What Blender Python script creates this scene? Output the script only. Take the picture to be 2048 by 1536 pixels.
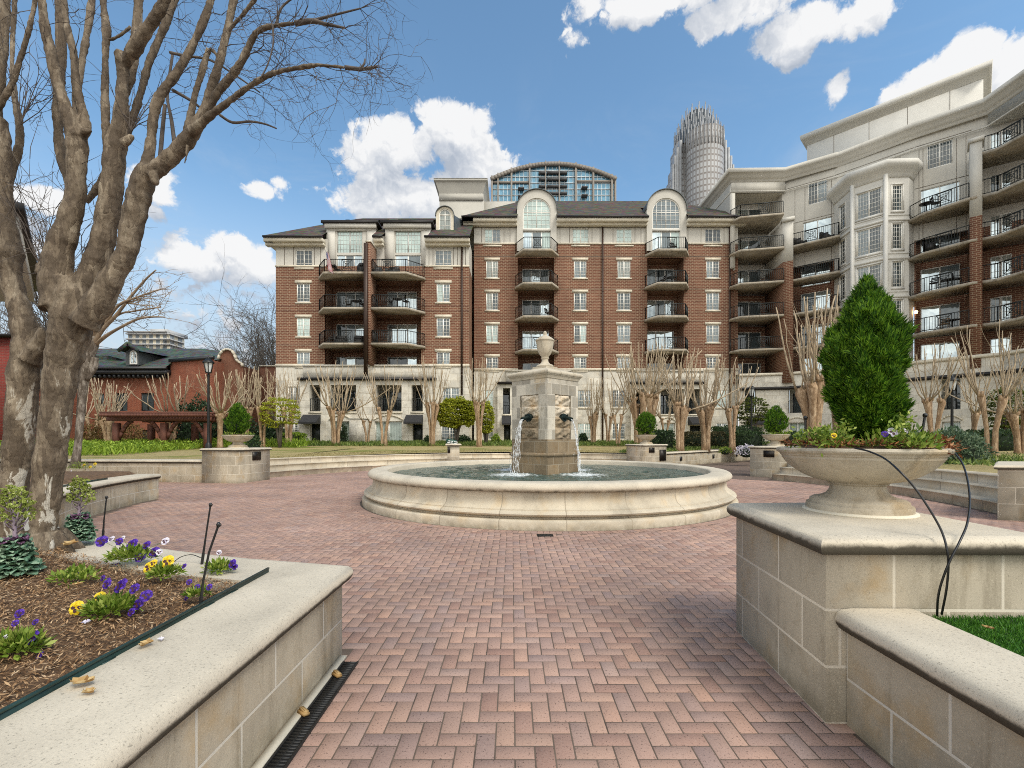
import bpy, math, random
import numpy as np
from mathutils import Vector, Matrix

# ------------------------------------------------------------------ camera, sky, sun, exposure
for _o in list(bpy.data.objects):
    bpy.data.objects.remove(_o)
scene = bpy.context.scene
COL = scene.collection
F, YH, HC = 935.0, 875.0, 1.6          # focal length and horizon in photo pixels, eye height in metres
R = math.radians

cam = bpy.data.cameras.new('camera')
cam_o = bpy.data.objects.new('camera', cam)
COL.objects.link(cam_o)
cam_o.location = (0, 0, HC)
cam_o.rotation_euler = (R(90), 0, 0)
cam.sensor_width = 36.0
cam.lens = F / 2048 * 36.0
cam.shift_y = (YH - 768) / 2048
cam.clip_start, cam.clip_end = 0.05, 5000
scene.camera = cam_o

SUN_EL, SUN_AZ = R(50), R(136)         # azimuth clockwise from +Y (the view direction)
scene.view_settings.view_transform = 'Standard'
scene.view_settings.look = 'None'
scene.view_settings.gamma = 1.0
scene.view_settings.exposure = 1.1
scene.view_settings.use_curve_mapping = False
scene.cycles.filter_width = 1.0
scene.cycles.use_denoising = False

sl = bpy.data.lights.new('sun', 'SUN')
sl.energy = 1.15
sl.angle = R(22)
sl.color = (1.0, 0.95, 0.87)
sun_o = bpy.data.objects.new('sun', sl)
COL.objects.link(sun_o)
_d = Vector((math.sin(SUN_AZ) * math.cos(SUN_EL), math.cos(SUN_AZ) * math.cos(SUN_EL), math.sin(SUN_EL)))
sun_o.rotation_euler = _d.to_track_quat('Z', 'Y').to_euler()
sun_o.location = (20, -20, 40)


class NT:
    """tiny node-tree builder"""
    def __init__(self, tree):
        self.t = tree
        self.n = tree.nodes
        self.l = tree.links

    def node(self, typ, **kw):
        nd = self.n.new(typ)
        for k, v in kw.items():
            setattr(nd, k, v)
        return nd

    def put(self, sock, v):
        if v is None:
            return
        if hasattr(v, 'is_output') or isinstance(v, bpy.types.NodeSocket):
            self.l.new(v, sock)
        else:
            try:
                sock.default_value = v
            except Exception:
                sock.default_value = (*v, 1.0)

    def math(self, op, a, b=None, c=None, clamp=False):
        nd = self.node('ShaderNodeMath', operation=op, use_clamp=clamp)
        self.put(nd.inputs[0], a)
        if b is not None:
            self.put(nd.inputs[1], b)
        if c is not None:
            self.put(nd.inputs[2], c)
        return nd.outputs[0]

    def vmath(self, op, a, b=None):
        nd = self.node('ShaderNodeVectorMath', operation=op)
        self.put(nd.inputs[0], a)
        if b is not None:
            self.put(nd.inputs[1], b)
        return nd.outputs['Value'] if op in ('DOT_PRODUCT', 'LENGTH', 'DISTANCE') else nd.outputs[0]

    def mix(self, fac, a, b, mode='MIX'):
        nd = self.node('ShaderNodeMix', data_type='RGBA', blend_type=mode)
        self.put(nd.inputs[0], fac)
        for s, v in ((nd.inputs[6], a), (nd.inputs[7], b)):
            if isinstance(v, (tuple, list)):
                s.default_value = (*v[:3], 1.0)
            else:
                self.put(s, v)
        return nd.outputs[2]

    def ramp(self, fac, stops, interp='LINEAR'):
        nd = self.node('ShaderNodeValToRGB')
        cr = nd.color_ramp
        cr.interpolation = interp
        while len(cr.elements) < len(stops):
            cr.elements.new(0.5)
        for e, (p, c) in zip(cr.elements, stops):
            e.position = p
            e.color = (*c[:3], 1.0) if isinstance(c, (tuple, list)) else (c, c, c, 1.0)
        self.put(nd.inputs[0], fac)
        return nd.outputs[0]

    def step(self, x, a, b):
        nd = self.node('ShaderNodeMapRange', interpolation_type='SMOOTHSTEP')
        self.put(nd.inputs[0], x)
        self.put(nd.inputs[1], a)
        self.put(nd.inputs[2], b)
        return nd.outputs[0]

    def noise(self, vec, scale, detail=4.0, rough=0.55, dist=0.0, out=0):
        nd = self.node('ShaderNodeTexNoise')
        if vec is not None:
            self.put(nd.inputs['Vector'], vec)
        nd.inputs['Scale'].default_value = scale
        nd.inputs['Detail'].default_value = detail
        nd.inputs['Roughness'].default_value = rough
        nd.inputs['Distortion'].default_value = dist
        return nd.outputs[out]

    def voronoi(self, vec, scale, feature='F1', out='Distance', rnd=1.0):
        nd = self.node('ShaderNodeTexVoronoi', feature=feature)
        if vec is not None:
            self.put(nd.inputs['Vector'], vec)
        nd.inputs['Scale'].default_value = scale
        nd.inputs['Randomness'].default_value = rnd
        return nd.outputs[out]

    def mapping(self, vec, scale=(1, 1, 1), loc=(0, 0, 0), rot=(0, 0, 0)):
        nd = self.node('ShaderNodeMapping')
        self.put(nd.inputs[0], vec)
        nd.inputs[1].default_value = loc
        nd.inputs[2].default_value = rot
        nd.inputs[3].default_value = scale
        return nd.outputs[0]

    def coord(self, which='Object'):
        return self.node('ShaderNodeTexCoord').outputs[which]

    def bump(self, h, strength=0.3, dist=0.02, normal=None):
        nd = self.node('ShaderNodeBump')
        nd.inputs['Strength'].default_value = strength
        nd.inputs['Distance'].default_value = dist
        self.put(nd.inputs['Height'], h)
        if normal is not None:
            self.put(nd.inputs['Normal'], normal)
        return nd.outputs[0]


def make_world():
    w = bpy.data.worlds.new('World')
    scene.world = w
    w.use_nodes = True
    g = NT(w.node_tree)
    for n in list(g.n):
        g.n.remove(n)
    sky = g.node('ShaderNodeTexSky', sky_type='NISHITA', sun_disc=False)
    sky.sun_elevation, sky.sun_rotation = SUN_EL, SUN_AZ
    sky.air_density, sky.dust_density, sky.ozone_density = 1.0, 0.6, 2.0
    d = g.node('ShaderNodeTexCoord').outputs['Generated']
    sx = g.node('ShaderNodeSeparateXYZ')
    g.put(sx.inputs[0], d)
    x, y, z = sx.outputs
    az = g.math('ARCTAN2', x, y)
    el = g.math('ARCSINE', z)
    # cumulus banks: azimuth, elevation, half sizes (degrees), weight
    def ae(px, py):
        dx = (px - 1024) / F
        dz = (YH - py) / F
        return math.atan(dx), math.atan(dz / math.sqrt(1 + dx * dx))
    banks = [  # px, py, half width px, half height px, weight
        (905, 262, 92, 76, 1.0), (800, 290, 90, 72, .95), (735, 330, 66, 62, .9), (960, 330, 84, 62, .95),
        (735, 405, 110, 60, .95), (860, 400, 200, 70, .9), (1010, 315, 36, 30, .7),
        (520, 378, 66, 28, .8), (552, 366, 36, 24, .7),
        (460, 500, 80, 40, .95), (395, 520, 90, 42, .95), (505, 528, 80, 50, .95), (350, 590, 110, 34, .66),
        (1330, -8, 230, 56, .9), (1600, 62, 120, 64, .95), (1490, 18, 150, 56, .9), (1700, 46, 110, 50, .85), (1590, 112, 64, 40, .75),
        (1930, 120, 90, 50, 1.0), (1850, 165, 110, 44, .9), (2020, 150, 90, 66, 1.0), (2090, 120, 120, 80, 1.0),
        (1150, 78, 46, 36, .6), (1678, 165, 34, 44, .52), (1135, 108, 26, 24, .45),
        (305, 375, 70, 40, .9), (90, 400, 90, 34, .9), (30, 470, 110, 60, .85), (300, 420, 40, 30, .7),
        (680, 340, 28, 34, .6), (500, 345, 30, 20, .5)]
    def banks_at(el_):
        tot = None
        for px, py, hw, hh, wt in banks:
            a, e = ae(px, py)
            a1, _ = ae(px + hw, py)
            _, e1 = ae(px, py - hh)
            u = g.math('MULTIPLY', g.math('SUBTRACT', az, a), 1.0 / max(1e-3, abs(a1 - a)))
            v = g.math('MULTIPLY', g.math('SUBTRACT', el_, e), 1.0 / max(1e-3, abs(e1 - e)))
            r2 = g.math('ADD', g.math('MULTIPLY', u, u), g.math('MULTIPLY', v, v))
            b = g.math('MULTIPLY', g.math('EXPONENT', g.math('MULTIPLY', r2, -0.75)), wt)
            tot = b if tot is None else g.math('MAXIMUM', tot, b)
        return tot
    tot = banks_at(el)
    above = banks_at(g.math('ADD', el, 0.045))
    under = g.math('SUBTRACT', above, tot)      # more cloud overhead than here: the shaded underside
    # a hazy bank low over the town and unseen cloud added behind the viewer for neutral fill light
    low = g.math('MULTIPLY', g.step(el, 0.42, 0.22), 0.46)
    back = g.math('MULTIPLY', g.step(y, 0.15, -0.5), 0.95)
    tot = g.math('MAXIMUM', tot, g.math('MAXIMUM', low, back))
    nrm = g.vmath('NORMALIZE', d)
    half = (0.5, 0.5, 0.5)
    # billowing edges: warp the direction at several scales, then look up the banks and a ridged noise
    w1 = g.vmath('MULTIPLY', g.vmath('SUBTRACT', g.noise(nrm, 14.0, 8, 0.6, 0.0, 1), half), (0.10, 0.10, 0.10))
    wn = g.vmath('ADD', nrm, w1)

    def puffs(vec):
        t = None
        for sc, am in ((13.0, 0.50), (29.0, 0.30), (61.0, 0.17), (120.0, 0.09)):
            v = g.voronoi(vec, sc, 'F1', 'Distance')
            v = g.math('MULTIPLY', g.math('SUBTRACT', 0.48, v), am)
            t = v if t is None else g.math('ADD', t, v)
        return t
    p1 = puffs(wn)
    p2 = puffs(g.vmath('ADD', wn, (0.010, -0.002, 0.016)))
    n1 = g.noise(nrm, 6.0, 12, 0.62, 0.3)
    nw = g.noise(wn, 22.0, 12, 0.68, 0.6)
    dens = g.math('ADD', g.math('MULTIPLY', tot, 1.14), g.math('MULTIPLY', p1, 1.0))
    dens = g.math('ADD', dens, g.math('MULTIPLY', g.math('SUBTRACT', n1, 0.5), 0.75))
    dens = g.math('ADD', dens, g.math('MULTIPLY', g.math('SUBTRACT', nw, 0.5), 0.52))
    mask = g.step(dens, 0.46, 0.70)
    lit = g.math('SUBTRACT', 0.50, g.math('MULTIPLY', under, 0.85))
    lit = g.math('ADD', lit, g.math('MULTIPLY', g.math('SUBTRACT', p1, p2), 1.0))
    lit = g.math('ADD', lit, g.math('MULTIPLY', g.math('SUBTRACT', nw, 0.5), 0.30), clamp=True)
    cl = g.ramp(lit, [(0.12, (2.1, 2.35, 2.75)), (0.46, (3.1, 3.25, 3.5)), (0.80, (4.4, 4.4, 4.4))])
    veil = g.math('MULTIPLY', g.step(g.noise(g.mapping(nrm, (1, 1, 2.6)), 3.2, 10, 0.66, 0.8), 0.44, 0.80), g.step(el, 0.75, 0.30))
    # the unseen cloud behind the viewer is brightened to raise the ambient fill
    cl = g.mix(1.0, cl, g.ramp(g.step(y, 0.1, -0.45), [(0, (1, 1, 1)), (1, (2.3, 2.2, 2.0))]), 'MULTIPLY')
    blue = g.mix(1.0, sky.outputs[0], (0.88, 1.04, 1.0), 'MULTIPLY')
    blue = g.mix(g.math('MULTIPLY', g.step(el, 0.50, 0.06), 0.92), blue, (2.75, 3.05, 3.35))
    blue = g.mix(g.math('MULTIPLY', veil, 0.42), blue, (3.0, 3.25, 3.55))
    colr = g.mix(g.math('MULTIPLY', mask, 0.97), blue, cl)
    bg = g.node('ShaderNodeBackground')
    g.put(bg.inputs[0], colr)
    bg.inputs[1].default_value = 0.10
    out = g.node('ShaderNodeOutputWorld')
    g.l.new(bg.outputs[0], out.inputs[0])


make_world()


# ------------------------------------------------------------------ helpers
def P(px, py, Y):
    """world point seen at a photo pixel, at distance Y along the view axis"""
    return Vector(((px - 1024) * Y / F, Y, HC + (YH - py) * Y / F))


def G(px, py, h=0.0):
    """world point seen at a photo pixel, lying at height h"""
    Y = F * (HC - h) / (py - YH)
    return Vector(((px - 1024) * Y / F, Y, h))


def zat(py, Y):
    return HC + (YH - py) * Y / F


def xat(px, Y):
    return (px - 1024) * Y / F


class MB:
    """collects faces, builds one mesh object"""
    def __init__(self):
        self.v, self.f, self.uv, self.mi = [], [], {}, []
        self.M = None
        self.cur = 0
        self.bulk = []

    def addv(self, p):
        p = Vector(p)
        if self.M is not None:
            p = self.M @ p
        self.v.append((p.x, p.y, p.z))
        return len(self.v) - 1

    def face(self, pts, uv=None):
        i = [self.addv(p) for p in pts]
        self.f.append(i)
        self.mi.append(self.cur)
        if uv:
            self.uv[len(self.f) - 1] = uv
        return self

    def facei(self, idx, uv=None):
        self.f.append(list(idx))
        self.mi.append(self.cur)
        if uv:
            self.uv[len(self.f) - 1] = uv

    def box(self, x0, x1, y0, y1, z0, z1, skip=''):
        x0, x1 = min(x0, x1), max(x0, x1)
        y0, y1 = min(y0, y1), max(y0, y1)
        z0, z1 = min(z0, z1), max(z0, z1)
        i = [self.addv(p) for p in ((x0, y0, z0), (x1, y0, z0), (x1, y1, z0), (x0, y1, z0),
                                    (x0, y0, z1), (x1, y0, z1), (x1, y1, z1), (x0, y1, z1))]
        for key, q in (('b', (3, 2, 1, 0)), ('t', (4, 5, 6, 7)), ('f', (0, 1, 5, 4)), ('r', (1, 2, 6, 5)),
                       ('k', (2, 3, 7, 6)), ('l', (3, 0, 4, 7))):
            if key not in skip:
                self.facei([i[k] for k in q])
        return self

    def bar(self, a, b, w, h=None, up=(0, 0, 1)):
        """rectangular bar from a to b"""
        a, b = Vector(a), Vector(b)
        t = (b - a).normalized()
        u = Vector(up)
        if abs(t.dot(u)) > 0.95:
            u = Vector((0, 1, 0))
        s = t.cross(u).normalized()
        u = s.cross(t)
        h = h or w
        c = []
        for p in (a, b):
            for sx, sy in ((-1, -1), (1, -1), (1, 1), (-1, 1)):
                c.append(self.addv(p + s * (sx * w / 2) + u * (sy * h / 2)))
        for q in ((0, 1, 5, 4), (1, 2, 6, 5), (2, 3, 7, 6), (3, 0, 4, 7), (3, 2, 1, 0), (4, 5, 6, 7)):
            self.facei([c[k] for k in q])
        return self

    def prism(self, poly, z0, z1, top=True, bottom=True):
        n = len(poly)
        a = [self.addv((p[0], p[1], z0)) for p in poly]
        b = [self.addv((p[0], p[1], z1)) for p in poly]
        area = sum(poly[i][0] * poly[(i + 1) % n][1] - poly[(i + 1) % n][0] * poly[i][1] for i in range(n))
        for i in range(n):
            j = (i + 1) % n
            q = [a[i], a[j], b[j], b[i]]
            self.facei(q if area > 0 else q[::-1])
        if top:
            self.facei(b if area > 0 else b[::-1])
        if bottom:
            self.facei(a[::-1] if area > 0 else a)
        return self

    def tube(self, pts, rad, n=6, cap=True):
        pts = [Vector(p) for p in pts]
        m = len(pts)
        if not hasattr(rad, '__len__'):
            rad = [rad] * m
        t0 = (pts[1] - pts[0]).normalized()
        ref = Vector((0, 0, 1)) if abs(t0.z) < 0.9 else Vector((1, 0, 0))
        s = t0.cross(ref).normalized()
        rings = []
        L = 0.0
        ls = []
        for i in range(m):
            t = (pts[min(i + 1, m - 1)] - pts[max(i - 1, 0)])
            if t.length < 1e-9:
                t = t0
            t.normalize()
            s = (s - t * s.dot(t))
            s = s.normalized() if s.length > 1e-6 else t.orthogonal().normalized()
            u = t.cross(s)
            if i:
                L += (pts[i] - pts[i - 1]).length
            ls.append(L)
            rings.append([self.addv(pts[i] + (s * math.cos(2 * math.pi * k / n) + u * math.sin(2 * math.pi * k / n)) * rad[i])
                          for k in range(n)])
        for i in range(m - 1):
            for k in range(n):
                j = (k + 1) % n
                self.facei((rings[i][k], rings[i][j], rings[i + 1][j], rings[i + 1][k]),
                           [(k / n * 6.28 * rad[0], ls[i]), ((k + 1) / n * 6.28 * rad[0], ls[i]),
                            ((k + 1) / n * 6.28 * rad[0], ls[i + 1]), (k / n * 6.28 * rad[0], ls[i + 1])])
        if cap:
            self.facei(rings[0][::-1])
            self.facei(rings[-1])
        return self

    def lathe(self, prof, n=48, c=(0, 0, 0), closed=False, a0=0.0, a1=2 * math.pi):
        """prof: list of (r, z)"""
        full = abs(a1 - a0 - 2 * math.pi) < 1e-6
        cnt = n if full else n + 1
        rings = []
        for r, z in prof:
            if r < 1e-6:
                rings.append([self.addv((c[0], c[1], c[2] + z))] * cnt)
            else:
                rings.append([self.addv((c[0] + r * math.cos(a0 + (a1 - a0) * k / n), c[1] + r * math.sin(a0 + (a1 - a0) * k / n), c[2] + z))
                              for k in range(cnt)])
        L = [0]
        for i in range(1, len(prof)):
            L.append(L[-1] + math.hypot(prof[i][0] - prof[i - 1][0], prof[i][1] - prof[i - 1][1]))
        R0 = max(p[0] for p in prof)
        for i in range(len(prof) - 1):
            for k in range(n):
                j = (k + 1) % cnt
                q = [rings[i][k], rings[i][j], rings[i + 1][j], rings[i + 1][k]]
                ua, ub = (a1 - a0) * k / n * R0, (a1 - a0) * (k + 1) / n * R0
                uvq = [(ua, L[i]), (ub, L[i]), (ub, L[i + 1]), (ua, L[i + 1])]
                if len(set(q)) == 4:
                    self.facei(q, uvq)
                else:
                    s, us = [], []
                    for idx, uvv in zip(q, uvq):
                        if idx not in s:
                            s.append(idx)
                            us.append(uvv)
                    if len(s) == 3:
                        self.facei(s, us)
        return self

    def sweep(self, path, prof, closed=False, zbase=0.0, u0=0.0, capends=True):
        """profile (offset to the right of travel, z) swept along a plan path, mitred; UV = metres along, metres round"""
        path = [Vector((p[0], p[1])) for p in path]
        m = len(path)
        rings, us = [], []
        u = u0
        for i in range(m):
            if closed:
                a, b = path[i - 1], path[(i + 1) % m]
            else:
                a, b = path[max(i - 1, 0)], path[min(i + 1, m - 1)]
            d1 = (path[i] - a) if (path[i] - a).length > 1e-9 else (b - path[i])
            d2 = (b - path[i]) if (b - path[i]).length > 1e-9 else (path[i] - a)
            d1 = d1.normalized()
            d2 = d2.normalized()
            n1 = Vector((d1.y, -d1.x))
            n2 = Vector((d2.y, -d2.x))
            nn = (n1 + n2)
            nn = nn.normalized() if nn.length > 1e-6 else n1
            sc = 1.0 / max(0.35, nn.dot(n1))
            if i:
                u += (path[i] - path[i - 1]).length
            us.append(u)
            rings.append([self.addv((path[i].x + nn.x * o * sc, path[i].y + nn.y * o * sc, zbase + z)) for o, z in prof])
        L = [0]
        for i in range(1, len(prof)):
            L.append(L[-1] + math.hypot(prof[i][0] - prof[i - 1][0], prof[i][1] - prof[i - 1][1]))
        rng = range(m) if closed else range(m - 1)
        for i in rng:
            j = (i + 1) % m
            ub = us[j] if j else us[i] + (path[0] - path[i]).length
            for k in range(len(prof) - 1):
                self.facei((rings[i][k], rings[j][k], rings[j][k + 1], rings[i][k + 1]),
                           [(us[i], L[k]), (ub, L[k]), (ub, L[k + 1]), (us[i], L[k + 1])])
        if capends and not closed:
            self.facei(rings[0])
            self.facei(rings[-1][::-1])
        return self

    def quads(self, arr):
        """bulk quads: (N,4,3) array"""
        self.bulk.append((np.asarray(arr, dtype=np.float32), self.cur))
        return self

    def build(self, name, mats, parent=None, smooth=False, autosmooth=None, uv=True):
        me = bpy.data.meshes.new(name)
        nv = len(self.v)
        V = np.array(self.v, dtype=np.float32).reshape(-1, 3)
        loops = [i for f in self.f for i in f]
        starts, tot = [], []
        s = 0
        for f in self.f:
            starts.append(s)
            tot.append(len(f))
            s += len(f)
        mi = list(self.mi)
        loops = np.array(loops, dtype=np.int32)
        starts = np.array(starts, dtype=np.int32)
        tot = np.array(tot, dtype=np.int32)
        mi = np.array(mi, dtype=np.int32)
        for arr, m in self.bulk:
            k = arr.shape[1]
            n = arr.shape[0]
            V = np.concatenate([V, arr.reshape(-1, 3)])
            loops = np.concatenate([loops, np.arange(nv, nv + n * k, dtype=np.int32)])
            starts = np.concatenate([starts, s + np.arange(n, dtype=np.int32) * k])
            tot = np.concatenate([tot, np.full(n, k, dtype=np.int32)])
            mi = np.concatenate([mi, np.full(n, m, dtype=np.int32)])
            nv += n * k
            s += n * k
        me.vertices.add(len(V))
        me.vertices.foreach_set('co', V.ravel())
        me.loops.add(len(loops))
        me.loops.foreach_set('vertex_index', loops)
        me.polygons.add(len(starts))
        me.polygons.foreach_set('loop_start', starts)
        me.polygons.foreach_set('loop_total', tot)
        if not isinstance(mats, (list, tuple)):
            mats = [mats]
        for m in mats:
            me.materials.append(m)
        me.polygons.foreach_set('material_index', mi)
        me.update(calc_edges=True)
        if uv and not self.bulk:
            lay = me.uv_layers.new(name='UVMap')
            data = lay.data
            for pi, p in enumerate(me.polygons):
                given = self.uv.get(pi)
                if given:
                    for li, q in zip(p.loop_indices, given):
                        data[li].uv = q
                    continue
                n = p.normal
                if abs(n.z) > 0.75:
                    for li in p.loop_indices:
                        co = V[loops[li]]
                        data[li].uv = (co[0], co[1])
                else:
                    h = math.hypot(n.x, n.y) or 1
                    tx, ty = -n.y / h, n.x / h
                    for li in p.loop_indices:
                        co = V[loops[li]]
                        data[li].uv = (co[0] * tx + co[1] * ty, co[2])
        if smooth:
            me.polygons.foreach_set('use_smooth', np.ones(len(starts), dtype=bool))
        if autosmooth is not None:
            try:
                me.set_sharp_from_angle(angle=R(autosmooth))
            except Exception:
                pass
        me.validate(clean_customdata=False)
        o = bpy.data.objects.new(name, me)
        COL.objects.link(o)
        if parent is not None:
            o.parent = parent
            o.matrix_parent_inverse = parent_inv(parent)
        return o


def world_of(p):
    loc = Matrix.Translation(p.location) @ p.rotation_euler.to_matrix().to_4x4() @ Matrix.Diagonal((*p.scale, 1))
    return world_of(p.parent) @ p.matrix_parent_inverse @ loc if p.parent is not None else loc


def parent_inv(p):
    return world_of(p).inverted()


def tag(o, label=None, cat=None, group=None, kind=None):
    if label:
        o['label'] = label
    if cat:
        o['category'] = cat
    if group:
        o['group'] = group
    if kind:
        o['kind'] = kind
    return o


def thing(name, label, cat, loc=(0, 0, 0), group=None, rz=0.0):
    o = bpy.data.objects.new(name, None)
    COL.objects.link(o)
    o.location = loc
    o.rotation_euler = (0, 0, rz)
    o.empty_display_size = 0.2
    return tag(o, label, cat, group)


def dup(root, loc, rz=0.0, sc=1.0, label=None, scz=None):
    """a copy of a thing, of its parts and of their sub-parts"""
    r = root.copy()
    COL.objects.link(r)
    r.location = loc
    r.rotation_euler = (0, 0, rz)
    r.scale = (sc, sc, scz or sc)
    if label:
        r['label'] = label
    for ch in list(root.children):
        c = ch.copy()
        COL.objects.link(c)
        c.parent = r
        for g in list(ch.children):
            d = g.copy()
            COL.objects.link(d)
            d.parent = c
    return r


def rand_unit(rng, n):
    v = rng.normal(size=(n, 3))
    return v / np.linalg.norm(v, axis=1, keepdims=True)


def leaf_quads(rng, pos, nrm, up, L, W, jitter=0.3):
    """kite-shaped leaves: pos (N,3) base, up = growth direction (N,3), nrm = rough facing, L,W arrays"""
    n = len(pos)
    up = up + rng.normal(size=(n, 3)) * jitter
    up /= np.linalg.norm(up, axis=1, keepdims=True) + 1e-9
    nrm = nrm + rng.normal(size=(n, 3)) * jitter
    side = np.cross(up, nrm)
    side /= np.linalg.norm(side, axis=1, keepdims=True) + 1e-9
    L = np.broadcast_to(np.asarray(L, dtype=float), (n,))[:, None]
    W = np.broadcast_to(np.asarray(W, dtype=float), (n,))[:, None]
    a = pos
    b = pos + up * L * 0.5 + side * W * 0.5
    c = pos + up * L
    d = pos + up * L * 0.5 - side * W * 0.5
    return np.stack([a, b, c, d], axis=1)
# ------------------------------------------------------------------ materials
def mat(name):
    m = bpy.data.materials.new(name)
    m.use_nodes = True
    g = NT(m.node_tree)
    b = next(n for n in g.n if n.type == 'BSDF_PRINCIPLED')
    return m, g, b


def plain(name, col, rough=0.6, metal=0.0, var=0.12, scale=8.0, bump=0.0, spec=None):
    m, g, b = mat(name)
    co = g.coord('Object')
    n = g.noise(co, scale, 5, 0.6)
    d = tuple(c * (1 - var) for c in col)
    l = tuple(min(1, c * (1 + var)) for c in col)
    c = g.ramp(n, [(0.3, d), (0.7, l)])
    g.put(b.inputs['Base Color'], c)
    b.inputs['Roughness'].default_value = rough
    b.inputs['Metallic'].default_value = metal
    if spec is not None:
        b.inputs['Specular IOR Level'].default_value = spec
    if bump:
        g.put(b.inputs['Normal'], g.bump(g.noise(co, scale * 6, 4), bump, 0.01))
    return m


def stone_mat(name, base, block=None, mortar=(0.55, 0.50, 0.40), speckle=1.0, stain=0.5, warm=0.5, msize=0.006, bump=0.25, offs=0.5, bvar=0.3):
    """cast stone / limestone; block=(w,h) draws the coursing in the wall's own metres"""
    m, g, b = mat(name)
    co = g.coord('Object')
    uv = g.coord('UV')
    dark = tuple(c * 0.64 for c in base)
    lite = tuple(min(1, c * 1.14) for c in base)
    n1 = g.noise(co, 1.3, 6, 0.62, 0.4)
    c = g.ramp(n1, [(0.28, dark), (0.5, base), (0.72, lite)])
    # tan blooms
    nw = g.noise(co, 2.3, 5, 0.6)
    c = g.mix(g.math('MULTIPLY', g.step(nw, 0.5, 0.72), warm), c, tuple(b_ * k for b_, k in zip(base, (0.98, 0.82, 0.60))))
    h = g.noise(co, 140, 4, 0.7)
    if block:
        br = g.node('ShaderNodeTexBrick')
        g.put(br.inputs['Vector'], uv)
        br.offset = offs
        br.inputs['Color1'].default_value = (0, 0, 0, 1)
        br.inputs['Color2'].default_value = (1, 1, 1, 1)
        br.inputs['Mortar'].default_value = (0.5, 0.5, 0.5, 1)
        br.inputs['Scale'].default_value = 1.0
        br.inputs['Mortar Size'].default_value = msize
        br.inputs['Mortar Smooth'].default_value = 0.15
        br.inputs['Bias'].default_value = 0.0
        br.inputs['Brick Width'].default_value = block[0]
        br.inputs['Row Height'].default_value = block[1]
        blockv = g.math('ADD', 1 - bvar * .55, g.math('MULTIPLY', br.outputs['Color'], bvar))
        c = g.mix(1.0, c, blockv, 'MULTIPLY')
    # weather stains and pits
    st = g.noise(g.mapping(co, (2.6, 2.6, 0.5)), 1.6, 8, 0.7, 0.6)
    c = g.mix(g.math('MULTIPLY', g.step(st, 0.50, 0.70), stain), c, tuple(x * k for x, k in zip(base, (0.46, 0.43, 0.38))))
    s2 = g.noise(co, 5.5, 6, 0.7, 0.8)
    c = g.mix(g.math('MULTIPLY', g.step(s2, 0.56, 0.68), stain * .6), c, tuple(x * k for x, k in zip(base, (0.62, 0.56, 0.46))))
    sp = g.noise(co, 95, 3, 0.75)
    c = g.mix(g.math('MULTIPLY', g.step(sp, 0.60, 0.70), 0.5 * speckle), c, tuple(x * 0.35 for x in base))
    c = g.mix(g.math('MULTIPLY', g.step(sp, 0.42, 0.34), 0.35 * speckle), c, tuple(min(1, x * 1.4) for x in base))
    sz = g.node('ShaderNodeSeparateXYZ')
    g.put(sz.inputs[0], co)
    base_dirt = g.math('MULTIPLY', g.step(sz.outputs[2], 0.16, -0.01), g.step(g.noise(co, 4.5, 6, 0.7), 0.32, 0.62))
    if block:
        c = g.mix(br.outputs['Fac'], c, mortar)
    c = g.mix(g.math('MULTIPLY', base_dirt, 0.6), c, tuple(x * k for x, k in zip(base, (0.36, 0.33, 0.27))))
    g.put(b.inputs['Base Color'], c)
    b.inputs['Roughness'].default_value = 0.85
    b.inputs['Specular IOR Level'].default_value = 0.25
    hb = g.bump(h, bump, 0.006)
    if block:
        hb = g.bump(g.math('SUBTRACT', 1.0, br.outputs['Fac']), 0.5, 0.006, hb)
    g.put(b.inputs['Normal'], hb)
    return m


def coping_mat(name, base, stain=0.95, joints=0.0):
    """tooled coping: pale top, mossy black weathering that gathers on the drip edge"""
    m, g, b = mat(name)
    co = g.coord('Object')
    n1 = g.noise(co, 1.7, 6, 0.62, 0.3)
    c = g.ramp(n1, [(0.3, tuple(x * 0.82 for x in base)), (0.5, base), (0.7, tuple(min(1, x * 1.12) for x in base))])
    sp = g.noise(co, 85, 3, 0.8)
    c = g.mix(g.math('MULTIPLY', g.step(sp, 0.565, 0.66), 0.62), c, tuple(x * 0.33 for x in base))
    c = g.mix(g.math('MULTIPLY', g.step(sp, 0.42, 0.33), 0.4), c, tuple(min(1, x * 1.35) for x in base))
    uv = g.coord('UV')
    sx = g.node('ShaderNodeSeparateXYZ')
    g.put(sx.inputs[0], uv)
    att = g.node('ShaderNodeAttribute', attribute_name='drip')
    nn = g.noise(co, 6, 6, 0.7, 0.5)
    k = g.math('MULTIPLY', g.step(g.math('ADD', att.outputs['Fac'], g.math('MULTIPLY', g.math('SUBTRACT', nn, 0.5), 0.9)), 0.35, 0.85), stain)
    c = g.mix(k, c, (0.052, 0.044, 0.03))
    if joints:
        fr = g.math('FRACT', g.math('DIVIDE', sx.outputs[0], joints))
        j = g.math('LESS_THAN', fr, 0.006 / joints * 1.0)
        c = g.mix(g.math('MULTIPLY', j, 0.55), c, tuple(x * 0.5 for x in base))
    g.put(b.inputs['Base Color'], c)
    b.inputs['Roughness'].default_value = 0.85
    b.inputs['Specular IOR Level'].default_value = 0.25
    g.put(b.inputs['Normal'], g.bump(g.noise(co, 120, 4, 0.7), 0.3, 0.006))
    return m


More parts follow.
